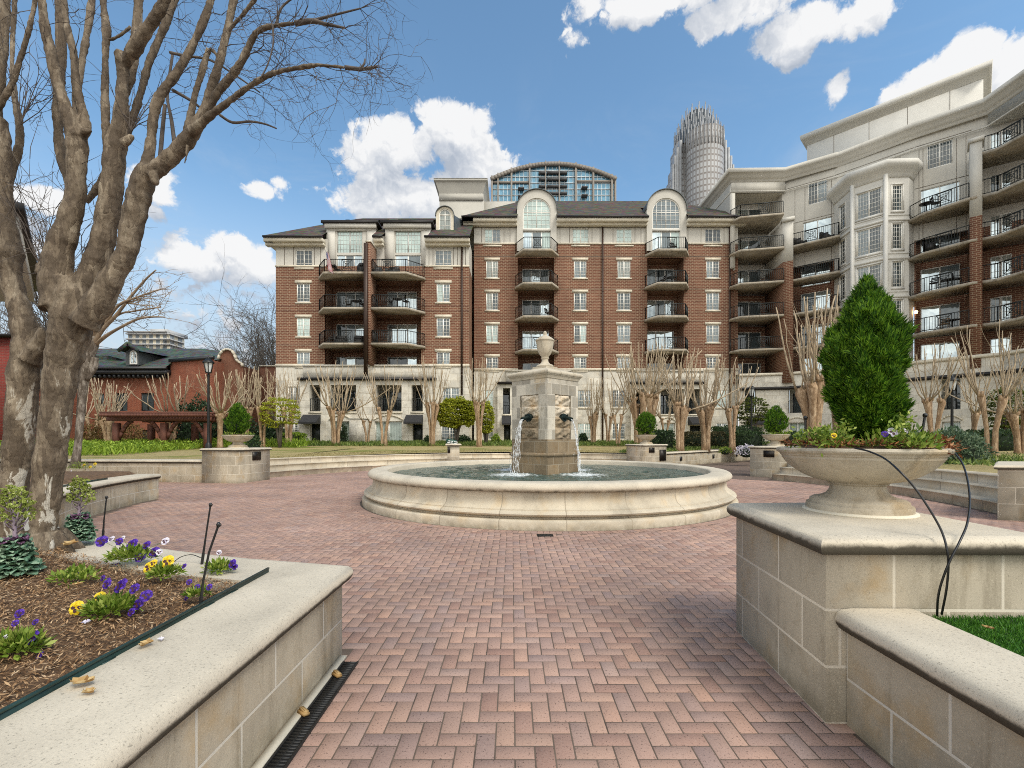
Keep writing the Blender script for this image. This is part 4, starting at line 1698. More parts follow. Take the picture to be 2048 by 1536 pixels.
# arched dormers, their tall windows and the doors below
for (a, c, ia, ic, pn) in ((1034, 1112.6, 1045.5, 1101, 'pane_green'), (1292, 1371, 1303, 1358.7, 'pane_mid')):
    bf, br_ = fmb(fc), fmb(fc)
    u0, u1, i0, i1 = U(a), U(c), U(ia), U(ic)
    cz = Z(381.8) - (u1 - u0) / 2
    iz = Z(398.5) - (i1 - i0) / 2
    vault_dormer(fc, bf, u0, u1, zs_ - .8, cz, i0, i1, FL[4], iz, -.25, 5.5, br_)
    arch_window(fc, ctr, i0, i1, Z(460), iz, -.12, pn, cols=6, rowh=.44)
    slide_door(fc, ctr, i0, i1, FL[4] + .02, Z(464.5), -.10, 3, ['pane_sky', 'pane_mid', 'pane_green'])
    bf.box(i0, i1, -.24, -.1, Z(464.3), Z(460.2))
    bf.build('dormer_wall', M['stucco'], ctr)
    br_.build('dormer_roof', M['lead'], ctr, smooth=True, autosmooth=40)
for a, c in STK:
    u0, u1 = U(a), U(c)
    for i in range(4):
        if i == 0:
            slide_door(fc, ctr, U(a + 10), U(c - 9), FL[i] + .02, FL[i] + 2.25, 1.62, 3, ['pane_mid', 'pane_dark', 'pane_dark'])
        else:
            slide_door(fc, ctr, U(a + 9), U(c - 7.5), FL[i] + .02, FL[i] + 2.35, 1.62, 3)
    for i in range(1, 5):
        o0, o1 = u0 - .30, u1 + .38
        pl = [(o0, -.05 if i < 4 else .25), (o0, .35), (o0 + .75, 1.75), (o1 - .75, 1.75), (o1, .35), (o1, -.05 if i < 4 else .25)]
        balcony(fc, ctr, pl, FL[i], .22, panel_at=.5)
# roof
rz0, rz1 = zat(431, 43.05), zat(402, 49.2)
b = fmb(fc)
o = .9
e0, e1 = uL - 1.05, uR + .6
def slope(b, xs, o, z0, yt, z1, la, lb):
    # front roof slope in strips that leave the dormers free; la/lb = hip run-in at the two ends
    for i in range(0, len(xs), 2):
        a, c = xs[i], xs[i + 1]
        at_, ct_ = (a + la if i == 0 else a), (c - lb if i == len(xs) - 2 else c)
        b.face([(a, -o, z0), (c, -o, z0), (ct_, yt, z1), (at_, yt, z1)])


for a, c in ((U(1034), U(1112.6)), (U(1292), U(1371))):
    zm = rz0 + (rz1 - rz0) * 3.1 / 6.1
    b.face([(a - .01, 2.2, zm), (c + .01, 2.2, zm), (c + .01, 5.2, rz1), (a - .01, 5.2, rz1)])
slope(b, [e0, U(1034) + .02, U(1112.6) - .02, U(1292) + .02, U(1371) - .02, e1], o, rz0, 5.2, rz1, 5.6, 5.2)
b.face([(e0, -o, rz0), (e0 + 5.6, 5.2, rz1), (e0 + 5.6, 9, rz1), (e0, 14, rz0)])
b.face([(e1, -o, rz0), (e1, 14, rz0), (e1 - 5.2, 9, rz1), (e1 - 5.2, 5.2, rz1)])
b.face([(e0 + 5.6, 5.2, rz1), (e1 - 5.2, 5.2, rz1), (e1 - 5.2, 9, rz1), (e0 + 5.6, 9, rz1)])
b.build('roof', M['roof'], ctr)
bt, bg = fmb(fc), fmb(fc)
for a, c in ((uL - .95, U(1034)), (U(1112.6), U(1292)), (U(1371), uR + .55)):
    eave(fc, bt, bg, a, c, rz0 - .02, .80)
bt.box(uL - .95, uL - .02, -.8, 6, rz0 - .44, rz0 - .12)
bg.box(uL - 1.1, uL - .95, -.9, 9, rz0 - .11, rz0 + .03)
bt.build('cornice', M['trim'], ctr)
bg.build('gutter', M['gutter'], ctr)
for px in (1205, 1459):
    downspout(fc, ctr, U(px), 1.3, rz0 - .2, .02)
# limestone podium with porch bays
b = fmb(fc)
pw = []
for a, c in ((968, 987), (1155, 1182), (1224, 1251), (1433, 1455)):
    pw.append((U(a), U(c), Z(815), Z(779.6)))
    pw.append((U(a), U(c), Z(879), Z(846)))
wall_panel(b, fc, uL, uR, .6, zb, pw + [(U(995), U(1148), .5, Z(765.5)), (U(1262), U(1405), .5, Z(765.5))])
b.face([(uL, 14, .6), (uL, 0, .6), (uL, 0, zb), (uL, 14, zb)])
b.build('podium_wall', M['lime'], ctr)
for w in pw:
    window(fc, ctr, *w, rows=5, sub=3, pane=rb.choice(['pane_dark', 'pane_mid', 'pane_green']), trim=2)


def porch(f, parent, a, c, ops, ztop, zb0, ground, aw, doors, bays, out=.55, cap_y=None):
    """two-storey porch: upper openings with railings, arched garden windows and awning doors below"""
    u0, u1 = f.u(a, out), f.u(c, out)
    b = fmb(f)
    b.M = f.mtx() @ Matrix.Translation((0, -out, 0))
    hs = list(ops) + list(doors) + list(bays)
    wall_panel(b, f, u0, u1, ground, ztop, hs, depth=.45)
    b.face([(u0, 3, ground), (u0, 0, ground), (u0, 0, ztop), (u0, 3, ztop)])
    b.face([(u1, 0, ground), (u1, 3, ground), (u1, 3, ztop), (u1, 0, ztop)])
    b.face([(u0, 0, ztop), (u1, 0, ztop), (u1, 3, ztop), (u0, 3, ztop)])
    b.build('porch_wall', M['lime'], parent)
    for h in list(ops):
        d = MB()
        d.M = f.mtx() @ Matrix.Translation((0, -out, 0))
        d.face([(h[0] - .3, 2.6, h[2] - .2), (h[1] + .3, 2.6, h[2] - .2), (h[1] + .3, 2.6, h[3] + .2), (h[0] - .3, 2.6, h[3] + .2)])
        d.face([(h[0] - .02, .45, h[3]), (h[1] + .02, .45, h[3]), (h[1] + .3, 2.6, h[3] + .2), (h[0] - .3, 2.6, h[3] + .2)])
        d.face([(h[0] - .02, .45, h[2]), (h[0] - .3, 2.6, h[2]), (h[1] + .3, 2.6, h[2]), (h[1] + .02, .45, h[2])])
        for s, x, x2 in ((0, h[0] - .02, h[0] - .3), (1, h[1] + .02, h[1] + .3)):
            d.face([(x, .45, h[2]), (x2, 2.6, h[2] - .2), (x2, 2.6, h[3] + .2), (x, .45, h[3])])
        d.build('porch_inside', M['stucco_grey'], parent)
    fp = Facade(f.pt(0, out, 0), f.pt(f.L, out, 0))
    for h in ops:
        n = 1 if h[1] - h[0] < 1.4 else 2
        window(fp, parent, h[0] - .1, h[1] + .1, h[2], h[3] - .35, 2.5, cols=n, sub=0, pane='pane_dark', frame='frame_dark', name='balcony_door')
        r = fmb(fp)
        railing_mb(r, [(h[0] + .03, .12, h[2]), (h[1] - .03, .12, h[2])], h=1.12)
        r.build('railing', M['rail'], parent)
    for h in doors:
        q = fmb(fp)
        q.box(h[0], h[1], .38, .44, h[2], h[3])
        q.build('door', M['door_dark'], parent)
    tr = fmb(fp)
    for h in bays:
        window(fp, parent, h[0], h[1], h[2], h[3], .2, cols=2, sub=0, pane='pane_blinds', fw=.08, name='garden_window')
        # shallow segmental arch over the window
        c_, w_ = (h[0] + h[1]) / 2, (h[1] - h[0]) / 2 + .12
        prev = None
        for k in range(11):
            x = c_ - w_ + 2 * w_ * k / 10
            z = h[3] + .12 + .42 * (1 - ((x - c_) / w_) ** 2)
            if prev:
                tr.bar((prev[0], -.03, prev[1]), (x, -.03, z), .09, .10)
            prev = (x, z)
    for h in ops:
        tr.box(h[0] - .08, h[1] + .08, -.06, .1, h[2] - .16, h[2] - .004)
    if bays or ops:
        tr.build('stone_trim', M['lintel'], parent)
    cb = fmb(fp)
    cb.box(u0 - .1, u1 + .1, -.28, .02, ztop - .10, ztop + .12)
    cb.build('dark_cornice', M['gutter'], parent)
    for (q0, q1, z0, z1) in aw:
        awning(fp, parent, q0, q1, z0, z1, 1.0)


def pq(f, out, x0, x1, y0, y1):
    return (f.u(x0, out), f.u(x1, out), f.z((x0 + x1) / 2, y1, out), f.z((x0 + x1) / 2, y0, out))


o_ = .55
porch(fc, ctr, 995, 1148, [pq(fc, o_, 1006, 1020, 776, 828), pq(fc, o_, 1036, 1076, 776, 828), pq(fc, o_, 1088, 1108, 776, 828), pq(fc, o_, 1120, 1140, 776, 828)], fc.z(1070, 766.5, o_), 0, .6,
      [pq(fc, o_, 1004, 1022, 832, 850)], [pq(fc, o_, 1008, 1021, 850, 886)], [pq(fc, o_, 1036, 1080, 845, 884), pq(fc, o_, 1090, 1135, 845, 884)])
porch(fc, ctr, 1262, 1405, [pq(fc, o_, 1272, 1288, 778, 828), pq(fc, o_, 1300, 1313, 778, 828), pq(fc, o_, 1321, 1368, 778, 828), pq(fc, o_, 1376, 1403, 778, 828)], fc.z(1330, 766.5, o_), 0, .6,
      [pq(fc, o_, 1376, 1404, 834, 850)], [pq(fc, o_, 1380, 1403, 851, 886)], [pq(fc, o_, 1322, 1350, 846, 884), pq(fc, o_, 1272, 1306, 846, 884)])
# pale parapet block and penthouse behind the roof
b = MB()
b.box(xat(879, 52), xat(968, 52), 52, 62, 15, zat(401, 52))
b.box(xat(968, 52.3), xat(1030, 52.3), 52.3, 62, 15, zat(403, 52.3))
b.build('penthouse', M['stucco_grey'], ctr)
b = MB()
x0, x1 = xat(879, 52), xat(966, 52)
z0, z1 = zat(388, 52), zat(363, 52)
b.prism([(x0 - .05, 51.9), (x1 + .05, 51.9), (x1 + .05, 62), (x0 - .05, 62)], zat(401, 52), z0)
zz = [(z0, 0), (z1 - .35, .35), (z1 - .2, .55), (z1, .55)]
for (za, oa), (zc, oc) in zip(zz[:-1], zz[1:]):
    for s in range(4):
        q = [[(x0 - k, 51.9 - k), (x1 + k, 51.9 - k), (x1 + k, 62 + k), (x0 - k, 62 + k)] for k in (oa, oc)]
        j = (s + 1) % 4
        b.face([(*q[0][s], za), (*q[0][j], za), (*q[1][j], zc), (*q[1][s], zc)])
b.face([(x0 - .55, 51.3, z1), (x1 + .55, 51.3, z1), (x1 + .55, 62.6, z1), (x0 - .55, 62.6, z1)])
b.build('penthouse_cornice', M['stucco_grey'], ctr)

# ================================================================ left block (wall plane 41.2 m away)
DL = 41.2
fl = Facade((xat(551.6, DL), DL), (xat(938, DL), DL))
lft = thing('apartment_building', 'brick apartment block at the left end of the row, with paired balconies and flat-topped dormers', 'apartment building', (-12, 41.2, 1.1))
U = lambda px, d=0.0: fl.u(px, d)
Z = lambda py: zat(py, DL)
uL, uR = 0.0, fl.L
zb, zs_, ze = Z(733), Z(532), Z(478)
wins = []
for a, c, ta, tc in ((593.3, 620, 591.4, 624.8), (873, 899.8, 869.9, 903.3)):
    wins.append((U(ta), U(tc), Z(535.5), Z(500), 4))
    for t, bt in ((566.8, 604.4), (635.3, 673), (704, 733.4)):
        wins.append((U(a), U(c), Z(bt), Z(t), 5))
holes = [w[:4] for w in wins]
RC = [(650, 731.5), (742.5, 842)]
FLL = [6.62, 9.6, 12.6, 15.6]
rec = []
for a, c in RC:
    for i in range(3):
        rec.append((U(a), U(c), FLL[i], FLL[i + 1] - .17))
b = fmb(fl)
wall_panel(b, fl, uL, uR, zb, zs_, holes + rec)
b.face([(uR, 0, zb), (uR, 16, zb), (uR, 16, zs_), (uR, 0, zs_)])
b.face([(uL, 16, zb), (uL, 0, zb), (uL, 0, zs_), (uL, 16, zs_)])
# brick party wall between the balcony columns
pu0, pu1 = U(732.5, 1.7), U(741.5, 1.7)
b.box(pu0, pu1, -1.75, -.002, zb - .02, zat(484, 39.45))
b.build('brick_wall', M['brick'], lft)
b = fmb(fl)
dz = [(U(652), U(749.5)), (U(769.6), U(859))]
wall_panel(b, fl, uL, dz[0][0] + .15, zs_, ze, holes)
wall_panel(b, fl, dz[1][1] - .35, uR, zs_, ze, holes)
b.face([(uR, 0, zs_), (uR, 16, zs_), (uR, 16, ze + .4), (uR, 0, ze)])
b.face([(uL, 16, zs_), (uL, 0, zs_), (uL, 0, ze), (uL, 16, ze)])
b.build('stucco_band', M['stucco'], lft)
for r_ in rec:
    b = fmb(fl)
    recess(b, *r_, depth=1.9)
    b.build('balcony_recess', M['brick'], lft)
# top storey behind the double-height windows
b = fmb(fl)
yb = .25
wh = [(U(672), U(723), Z(541), Z(508)), (U(672), U(723), Z(504), Z(458.5)), (U(789), U(840.7), Z(541), Z(508)), (U(789), U(840.7), Z(504), Z(458.5))]
b.M = fl.mtx() @ Matrix.Translation((0, yb, 0))
wall_panel(b, fl, dz[0][0], dz[1][1], FLL[3] - .02, Z(470), wh, depth=.15)
for a, c in dz:
    wall_panel(b, fl, a, c, Z(470), Z(447), wh, depth=.15)
    b.face([(a, 6, Z(500)), (a, 0, Z(500)), (a, 0, Z(447)), (a, 6, Z(447))])
    b.face([(c, 0, Z(500)), (c, 6, Z(500)), (c, 6, Z(447)), (c, 0, Z(447))])
b.build('dormer_wall', M['stucco'], lft)
for a, c in dz:
    b = fmb(fl)
    b.box(a - .12, c + .12, yb - .30, yb + .01, Z(456), Z(446))
    b.box(a + .3, c - .3, yb - .12, yb + .012, Z(460), Z(456.2))
    b.box(a - .02, a + .75, yb - .10, yb + .012, Z(540), Z(456.3))
    b.box(c - .75, c + .02, yb - .10, yb + .012, Z(540), Z(456.3))
    b.build('dormer_trim', M['stucco'], lft)
fl2 = Facade(fl.pt(0, -yb, 0), fl.pt(fl.L, -yb, 0))
for i, w in enumerate(wh):
    if i % 2:
        window(fl2, lft, *w, y=.09, cols=2, rows=5, sub=4, pane='pane_green', fw=.07, name='tall_window', frame='frame_grey')
    else:
        slide_door(fl2, lft, *w, .09, 3 if i == 0 else 2, ['pane_sky', 'pane_mid', 'pane_sky'] if i == 0 else ['pane_sky', 'pane_mid'])
b = fmb(fl)
for a, c in ((uL - .04, U(648)), (U(846), uR + .04)):
    b.box(a, c, -.06, .02, zs_ - .09, zs_ + .06)
    b.box(a, c, -.07, .02, zb - .02, zb + .20)
b.box(pu0 - .06, pu1 + .06, -1.82, .02, zat(484, 39.45), zat(482, 39.45))
b.build('stone_trim', M['lintel'], lft)
b = fmb(fl)
for px in (569, 587, 629, 641, 858, 866, 907, 915, 931):
    b.box(U(px) - .02, U(px) + .02, -.008, .02, zs_ + .07, ze - .3)
for a, c in ((552, 650), (846, 938)):
    b.box(U(a), U(c), -.009, .02, Z(498) - .02, Z(498) + .02)
for z in (Z(554), Z(622), Z(690), Z(612)):
    for a, c in ((552, 649), (843, 938)):
        b.box(U(a), U(c), -.010, .02, z - .02, z + .02)
b.build('wall_joints', M['wall_joint'] if 'wall_joint' in M else plain('joint_dark', (0.17, 0.14, 0.11), 0.9), lft)
for w in wins:
    window(fl, lft, *w[:4], rows=w[4], trim=1 if w[4] == 5 else 2)
doors = [(673.7, 731), (775.6, 834.7)]
for (a, c) in doors:
    for i in range(3):
        slide_door(fl, lft, U(a, -1.9), U(c, -1.9), FLL[i] + .02, FLL[i] + 2.4, 1.82, 3)
for i in (1, 2, 3):
    for s, (a, c) in enumerate(((639.6, 733), (741, 848.8))):
        u0, u1 = (U(a), pu0 - .01) if s == 0 else (pu1 + .01, U(c) + .1)
        bk = -.05
        if s == 0:
            pl = [(u0, bk), (u0, .3), (u0 + 1.0, 1.75), (u1, 1.75), (u1, bk)]
        else:
            pl = [(u0, bk), (u0, 1.75), (u1 - 1.3, 1.75), (u1, .3), (u1, bk)]
        balcony(fl, lft, pl, FLL[i], .19, panel_at=.55 if s == 0 else .45)
# roof
rz0 = zat(471, 40.35)
rzT = zat(436.5, 47.0)
b = fmb(fl)
o = .85
e0 = uL - .75
b.face([(e0, -o, rz0), (dz[0][0], -o, rz0), (dz[0][0], 4.9, rzT - .55), (e0 + 5.6, 4.9, rzT - .55)])
b.face([(e0 + 5.6, 4.9, rzT - .55), (uR + .15, 4.9, rzT - .55), (uR + .15, 5.8, rzT), (e0 + 6.6, 5.8, rzT)])
slope(b, [dz[0][1], dz[1][0], dz[1][1], uR + .15], o, rz0, 4.9, rzT - .55, 0, 0)
b.face([(e0, -o, rz0), (e0 + 6.6, 5.8, rzT), (e0 + 6.6, 10, rzT), (e0, 17, rz0)])
b.face([(e0 + 6.6, 5.8, rzT), (uR + .15, 5.8, rzT), (uR + .15, 10, rzT), (e0 + 6.6, 10, rzT)])
rf = b.build('roof', M['roof'], lft)
for a, c in dz:
    b = fmb(fl)
    b.box(a - .35, c + .3, yb - .34, 5.0, Z(446), Z(442))
    b.box(a - .4, c + .35, yb - .40, yb - .33, Z(447), Z(441.5))
    b.build('dormer_roof', M['gutter'], lft)
bt, bg = fmb(fl), fmb(fl)
for a, c in ((uL - .7, dz[0][0] - .05), (dz[0][1] + .05, dz[1][0] - .05), (dz[1][1] - .3, uR + .1)):
    eave(fl, bt, bg, a, c, rz0 - .03, .75)
bt.box(uL - .7, uL - .01, -.7, 8, rz0 - .45, rz0 - .13)
bt.build('cornice', M['trim'], lft)
bg.build('gutter', M['gutter'], lft)
# round-headed dormer on the roof slope
bf, br_ = fmb(fl), fmb(fl)
yd = 1.0
Dd = DL + yd
ud = lambda px: fl.u(px, -yd)
u0, u1, i0, i1 = ud(872), ud(907.5), ud(877.5), ud(902)
cz = zat(413.5, Dd) - (u1 - u0) / 2
iz = zat(417, Dd) - (i1 - i0) / 2
vault_dormer(fl, bf, u0, u1, zat(466, Dd), cz, i0, i1, zat(461, Dd), iz, yd, 4.5, br_)
bf.build('dormer_wall', M['trim'], lft)
br_.build('dormer_roof', M['lead'], lft, smooth=True, autosmooth=40)
b = fmb(fl)
b.face([(u1 + .06, yd - .1, zat(464, Dd)), (u1 + .9, yd + 2.6, zat(464, Dd) + 2.0), (u1 + .06, yd + 4, cz + .6), (u1 + .06, yd - .1, cz)])
b.build('dormer_cheek', M['lead'], lft)
arch_window(fl, lft, i0, i1, zat(461, Dd), iz, yd + .12, 'pane_lit', cols=2, rowh=.5)
downspout(fl, lft, U(924), Z(790), rz0 - .2, .02)
b = fmb(fl)
b.box(pu0 - .14, pu0 + .16, -1.96, -1.76, Z(757), zat(486, 39.3))
b.build('downspout', M['bronze'], lft)
# podium
b = fmb(fl)
pw = [(U(576), U(598), Z(808), Z(773)), (U(577), U(598), Z(868), Z(846)), (U(885), U(919), Z(810), Z(775)), (U(882.5), U(916), Z(881), Z(847))]
wall_panel(b, fl, uL, uR, .6, zb, pw + [(U(603), U(868), .5, Z(757))])
b.face([(uR, 0, .6), (uR, 16, .6), (uR, 16, zb), (uR, 0, zb)])
b.face([(uL, 16, .6), (uL, 0, .6), (uL, 0, zb), (uL, 16, zb)])
b.build('podium_wall', M['lime'], lft)
for w in pw:
    window(fl, lft, *w, rows=5, sub=3, pane=rb.choice(['pane_dark', 'pane_mid']))
porch(fl, lft, 600, 871, [pq(fl, o_, 619, 641, 769.7, 823), pq(fl, o_, 661, 712, 769.7, 823), pq(fl, o_, 752, 803, 769.7, 823), pq(fl, o_, 823, 845.5, 769.7, 823)],
      fl.z(735, 758.5, o_), 0, .6, [pq(fl, o_, 606, 641.5, 829.5, 848), pq(fl, o_, 812, 846, 830, 848)],
      [pq(fl, o_, 620, 640.5, 848, 886), pq(fl, o_, 825, 845.5, 848.5, 886)], [pq(fl, o_, 661, 701, 842.5, 884), pq(fl, o_, 749.5, 804, 842.5, 884)])
b = MB()
b.M = fl.mtx()
b.box(U(701, 1.6), U(730, 1.6), -1.9, -.56, .6, fl.z(715, 838, 1.6))
b.box(U(700, 1.6) - .05, U(730, 1.6) + .05, -1.95, -.555, fl.z(715, 838, 1.6), fl.z(715, 836.4, 1.6))
b.build('garden_wall', M['lime'], lft)
# balcony parapet above the porch
b = fmb(fl)
b.box(U(612), U(868), -.56, -.002, Z(757), Z(735))
b.box(U(611), U(869), -.66, -.003, Z(735), Z(731.5))
b.build('parapet', M['lime'], lft)
for a, c in ((1012, 1140), (1270, 1402)):
    b = fmb(fc)
    b.box(fc.u(a), fc.u(c), -.56, -.002, zat(766, DC), zat(745, DC))
    b.box(fc.u(a - 1), fc.u(c + 1), -.66, -.003, zat(745, DC), zat(741.5, DC))
    b.build('parapet', M['lime'], ctr)
# ================================================================ right wing: a faceted front that swings round towards the viewer
FR = [6.6, 9.62, 12.64, 15.66, 18.68, 21.7]
A_, B_, C_, D_, E_ = (20.9, 43.9), (25.3, 43.8), (28.5, 41.3), (32.1, 37.3), (39.5, 31.05)
rgt = thing('apartment_building', 'tall pale stucco and brick apartment block curving round the right side, with an eight-sided bay', 'apartment building', (30, 40, 1.1))
fAB, fBC, fCD, fDE = Facade(A_, B_), Facade(B_, C_), Facade(C_, D_), Facade(D_, E_)
ZS = 17.25     # brick below, stucco above
ZC = 25.55     # underside of the main cornice
ZT = 26.4


def world_poly(parent, poly, z, th=.19, wall_pts=1, rail_pts=None, panel=None, name='balcony'):
    b = MB()
    b.prism(poly, z - th, z)
    s = b.build(name, M['slab'], parent)
    r = MB()
    pts = [(x, y, z) for x, y in (rail_pts or poly[1:-1])]
    fr = None
    if panel:
        i, k = panel
        a, c = Vector(pts[i]), Vector(pts[i + 1])
        fr = (a + (c - a) * k, c - a, .9)
    railing_mb(r, pts, panel=fr)
    r.build('railing', M['rail'], s)
    return s


# --- walls
brk, stc, trim, jnt = MB(), MB(), MB(), MB()
# AB: a stack of deep balconies; back wall 2 m in
w1 = []
for b_, z0, z1 in ((brk, 6.6, ZS), (stc, ZS, 24.4)):
    b_.M = fAB.mtx()
    b_.face([(-.1, 2, z0), (fAB.L, 2, z0), (fAB.L, 2, z1), (-.1, 2, z1)])
    b_.face([(-.1, -.3, z0), (-.1, 2, z0), (-.1, 2, z1), (-.1, -.3, z1)])
    b_.M = None
stc.M = fAB.mtx()
stc.box(-.45, -.1, -.35, 6, ZS + .2, ZC)
stc.face([(-.45, -.3, 24.4), (fAB.L, -.3, 24.4), (fAB.L, 2, 24.4), (-.45, 2, 24.4)][::-1])
stc.box(-.45, fAB.L + .1, -.36, -.2, 24.4, ZC)
stc.M = None
brk.face([(25.3, 43.8, 6.6), (25.3, 45.8, 6.6), (25.3, 45.8, ZS), (25.3, 43.8, ZS)])
stc.face([(25.3, 43.8, ZS), (25.3, 45.8, ZS), (25.3, 45.8, 24.4), (25.3, 43.8, 24.4)])
# wing pier between the first two stacks
pr = [(24.35, 42.0), (25.0, 41.55), (25.75, 43.6), (25.2, 45.8), (24.8, 45.8)]
brk.prism(pr, 6.5, ZS + .1, top=False)
stc.prism(pr, ZS + .1, 20.9)
trim.prism([(24.25, 41.85), (25.05, 41.4), (25.35, 42.5), (24.65, 42.9)], 20.9, 21.25)
# BC
ub = lambda px: fBC.u(px)
topw = (ub(1616), ub(1655), fBC.z(1635, 406), fBC.z(1635, 362))
dw = [(ub(1606), ub(1665), FR[4] + .02, FR[4] + 2.55)]
stc.M = fBC.mtx()
wall_panel(stc, fBC, 0, fBC.L, ZS, ZC, [topw] + dw)
stc.M = None
brk.M = fBC.mtx()
recess(brk, .15, fBC.L - .1, 6.6, 18.38, 1.3)
wall_panel(brk, fBC, 0, fBC.L, 6.6, ZS, [(.15, fBC.L - .1, 6.0, 19)])
brk.M = None
# CD (mostly behind the bay) and DE
strip = (fCD.u(1712), fCD.u(1790), 23.55, 24.25)
stc.M = fCD.mtx()
wall_panel(stc, fCD, 0, fCD.L, 12, ZC, [strip])
stc.M = None
topw2 = (fDE.u(1853), fDE.u(1906), fDE.z(1880, 333), fDE.z(1880, 284))
dw3 = (fDE.u(1841), fDE.u(1920), FR[4] + .02, FR[4] + 2.5)
fr4 = [(fDE.u(1980), fDE.u(2024), z + .03, z + 2.3) for z in FR]
uq = fDE.u(1945)
stc.M = fDE.mtx()
wall_panel(stc, fDE, 0, uq, ZS, ZC, [topw2, dw3])
wall_panel(stc, fDE, uq, fDE.L, ZS, ZC + .3, fr4)
stc.M = None
brk.M = fDE.mtx()
recess(brk, .1, uq - .25, 6.6, 18.38, .9)
wall_panel(brk, fDE, 0, uq, 6.6, ZS, [(.1, uq - .25, 6, 19)])
wall_panel(brk, fDE, uq, fDE.L, 6.6, ZS, fr4)
brk.M = None
PR = [(32.55, 33.25), (33.05, 32.85), (34.95, 34.9), (34.5, 35.3)]
brk.prism(PR, 6.5, ZS, top=False)
stc.prism(PR, ZS, 22.5)
trim.prism([(32.42, 33.25), (33.05, 32.7), (34.0, 33.7), (33.4, 34.3)], 22.5, 22.8)
# overhanging parapet towards the viewer
stc.prism([(35.0, 34.4), (35.0, 24), (41, 24), (41, 31.5), (38.0, 32.3)], 24.45, ZC + .3)
# party wall at the far left where the wing rises above the centre block
stc.face([(20.45, 43.6, 21), (20.45, 52, 21), (20.45, 52, ZC), (20.45, 43.6, ZC)])
brk.build('brick_wall', M['brick'], rgt)
stc.build('stucco_wall', M['stucco'], rgt)
# --- main cornice
path = [(20.45, 54), (20.45, 43.55), (25.25, 43.45), (28.4, 41.15)]
path += [tuple((Vector((C_[0], C_[1])) + (Vector((D_[0], D_[1])) - Vector((C_[0], C_[1]))) * k)) for k in (.05,)]
path += [(32.0, 37.15), (35.0, 34.45), (35.0, 23)]
pro = [(.0, ZC - .18), (.06, ZC - .16), (.06, ZC), (.16, ZC + .06), (.3, ZC + .2), (.46, ZC + .48), (.52, ZC + .5), (.55, ZT), (-.8, ZT + .02)]
trim.sweep(path, pro, capends=False)
trim.sweep([(p[0], p[1]) for p in path], [(.0, ZC - 1.1), (.05, ZC - 1.08), (.05, ZC - 1.0), (.0, ZC - .98)], capends=False)
# penthouse storey
ph = MB()
q0, q1 = Vector((27.9, 44.2)), Vector((36.2, 35.9))
n_ = Vector((.707, .707))
pp = [q0, q1, q1 + n_ * 7, q0 + n_ * 7]
ph.prism([tuple(p) for p in pp], 24, 29.2)
cor = [(0, 29.2), (.05, 29.2), (.3, 29.7), (.45, 29.75), (.5, 30.1), (-1, 30.1)]
ph.sweep([tuple(p) for p in (q0 + n_ * 7, q0, q1, q1 + n_ * 7)], cor, capends=False)
ph.build('penthouse', M['stucco_white'], rgt)
pj = Facade(tuple(q0), tuple(q1))
jnt.M = pj.mtx()
for k in (.18, .4, .62, .84):
    jnt.box(pj.L * k - .02, pj.L * k + .02, -.012, .02, 25, 29.2)
jnt.box(0, pj.L, -.013, .02, 27.2, 27.25)
for f, us in ((fBC, (1590, 1610, 1663)), (fDE, (1838, 1846, 1913, 1932)), (fCD, (1690, 1706, 1800))):
    jnt.M = f.mtx()
    for px in us:
        u = f.u(px)
        if 0 < u < f.L:
            jnt.box(u - .02, u + .02, -.010, .02, ZS if f is not fCD else 23.4, ZC - 1.1)
    L = f.L if f is not fDE else uq
    jnt.box(0.02, L - .02, -.011, .02, 24.72, 24.77)
    if f is not fCD:
        jnt.box(.02, L - .02, -.011, .02, 21.38, 21.43)
        jnt.box(.02, L - .02, -.011, .02, ZS - .03, ZS + .05)
jnt.M = None
# --- bay
BY = [(28.4, 41.2), (28.07, 38.55), (29.5, 36.9), (31.25, 36.8), (32.0, 37.3)]
BF = [Facade(BY[0], BY[1]), Facade(BY[1], BY[2]), Facade(BY[2], BY[3])]
bayw = MB()
for i, f in enumerate(BF):
    bayw.M = f.mtx()
    hs = []
    for z in FR[1:5]:
        if i == 1:
            hs.append((f.u(1714), f.u(1762), z + .72, z + 2.82))
        elif i == 2:
            hs.append((f.u(1784.5), f.u(1805), z + .80, z + 2.85))
        else:
            hs.append((f.L * .30, f.L * .62, z + .72, z + 2.8))
    wall_panel(bayw, f, 0, f.L, 1, 22.6, hs)
    for h in hs:
        if i == 1:
            window(f, rgt, *h, rows=6, sub=4, pane=['pane_mid', 'pane_dark'], mw=.03)
        else:
            window(f, rgt, *h, cols=1, rows=6, sub=4 if i == 2 else 3, pane='pane_dark', mw=.03)
        bayw.box(h[0] - .12, h[1] + .12, -.07, .1, h[2] - .16, h[2] - .004)
        bayw.box(h[0] - .10, h[1] + .10, -.05, .1, h[3] + .004, h[3] + .10)
        bayw.box(h[0] - .10, h[0] - .005, -.04, .1, h[2], h[3])
        bayw.box(h[1] + .005, h[1] + .10, -.04, .1, h[2], h[3])
bayw.M = None
bayw.face([(*BY[3], 1), (*BY[4], 1), (*BY[4], 22.6), (*BY[3], 22.6)])
for z in FR[1:5]:
    bayw.sweep(BY, [(0, z - .02), (.10, z), (.10, z + .16), (.0, z + .2)], capends=False)
    bayw.sweep(BY, [(0, z + .42), (.05, z + .43), (.05, z + .5), (.0, z + .52)], capends=False)
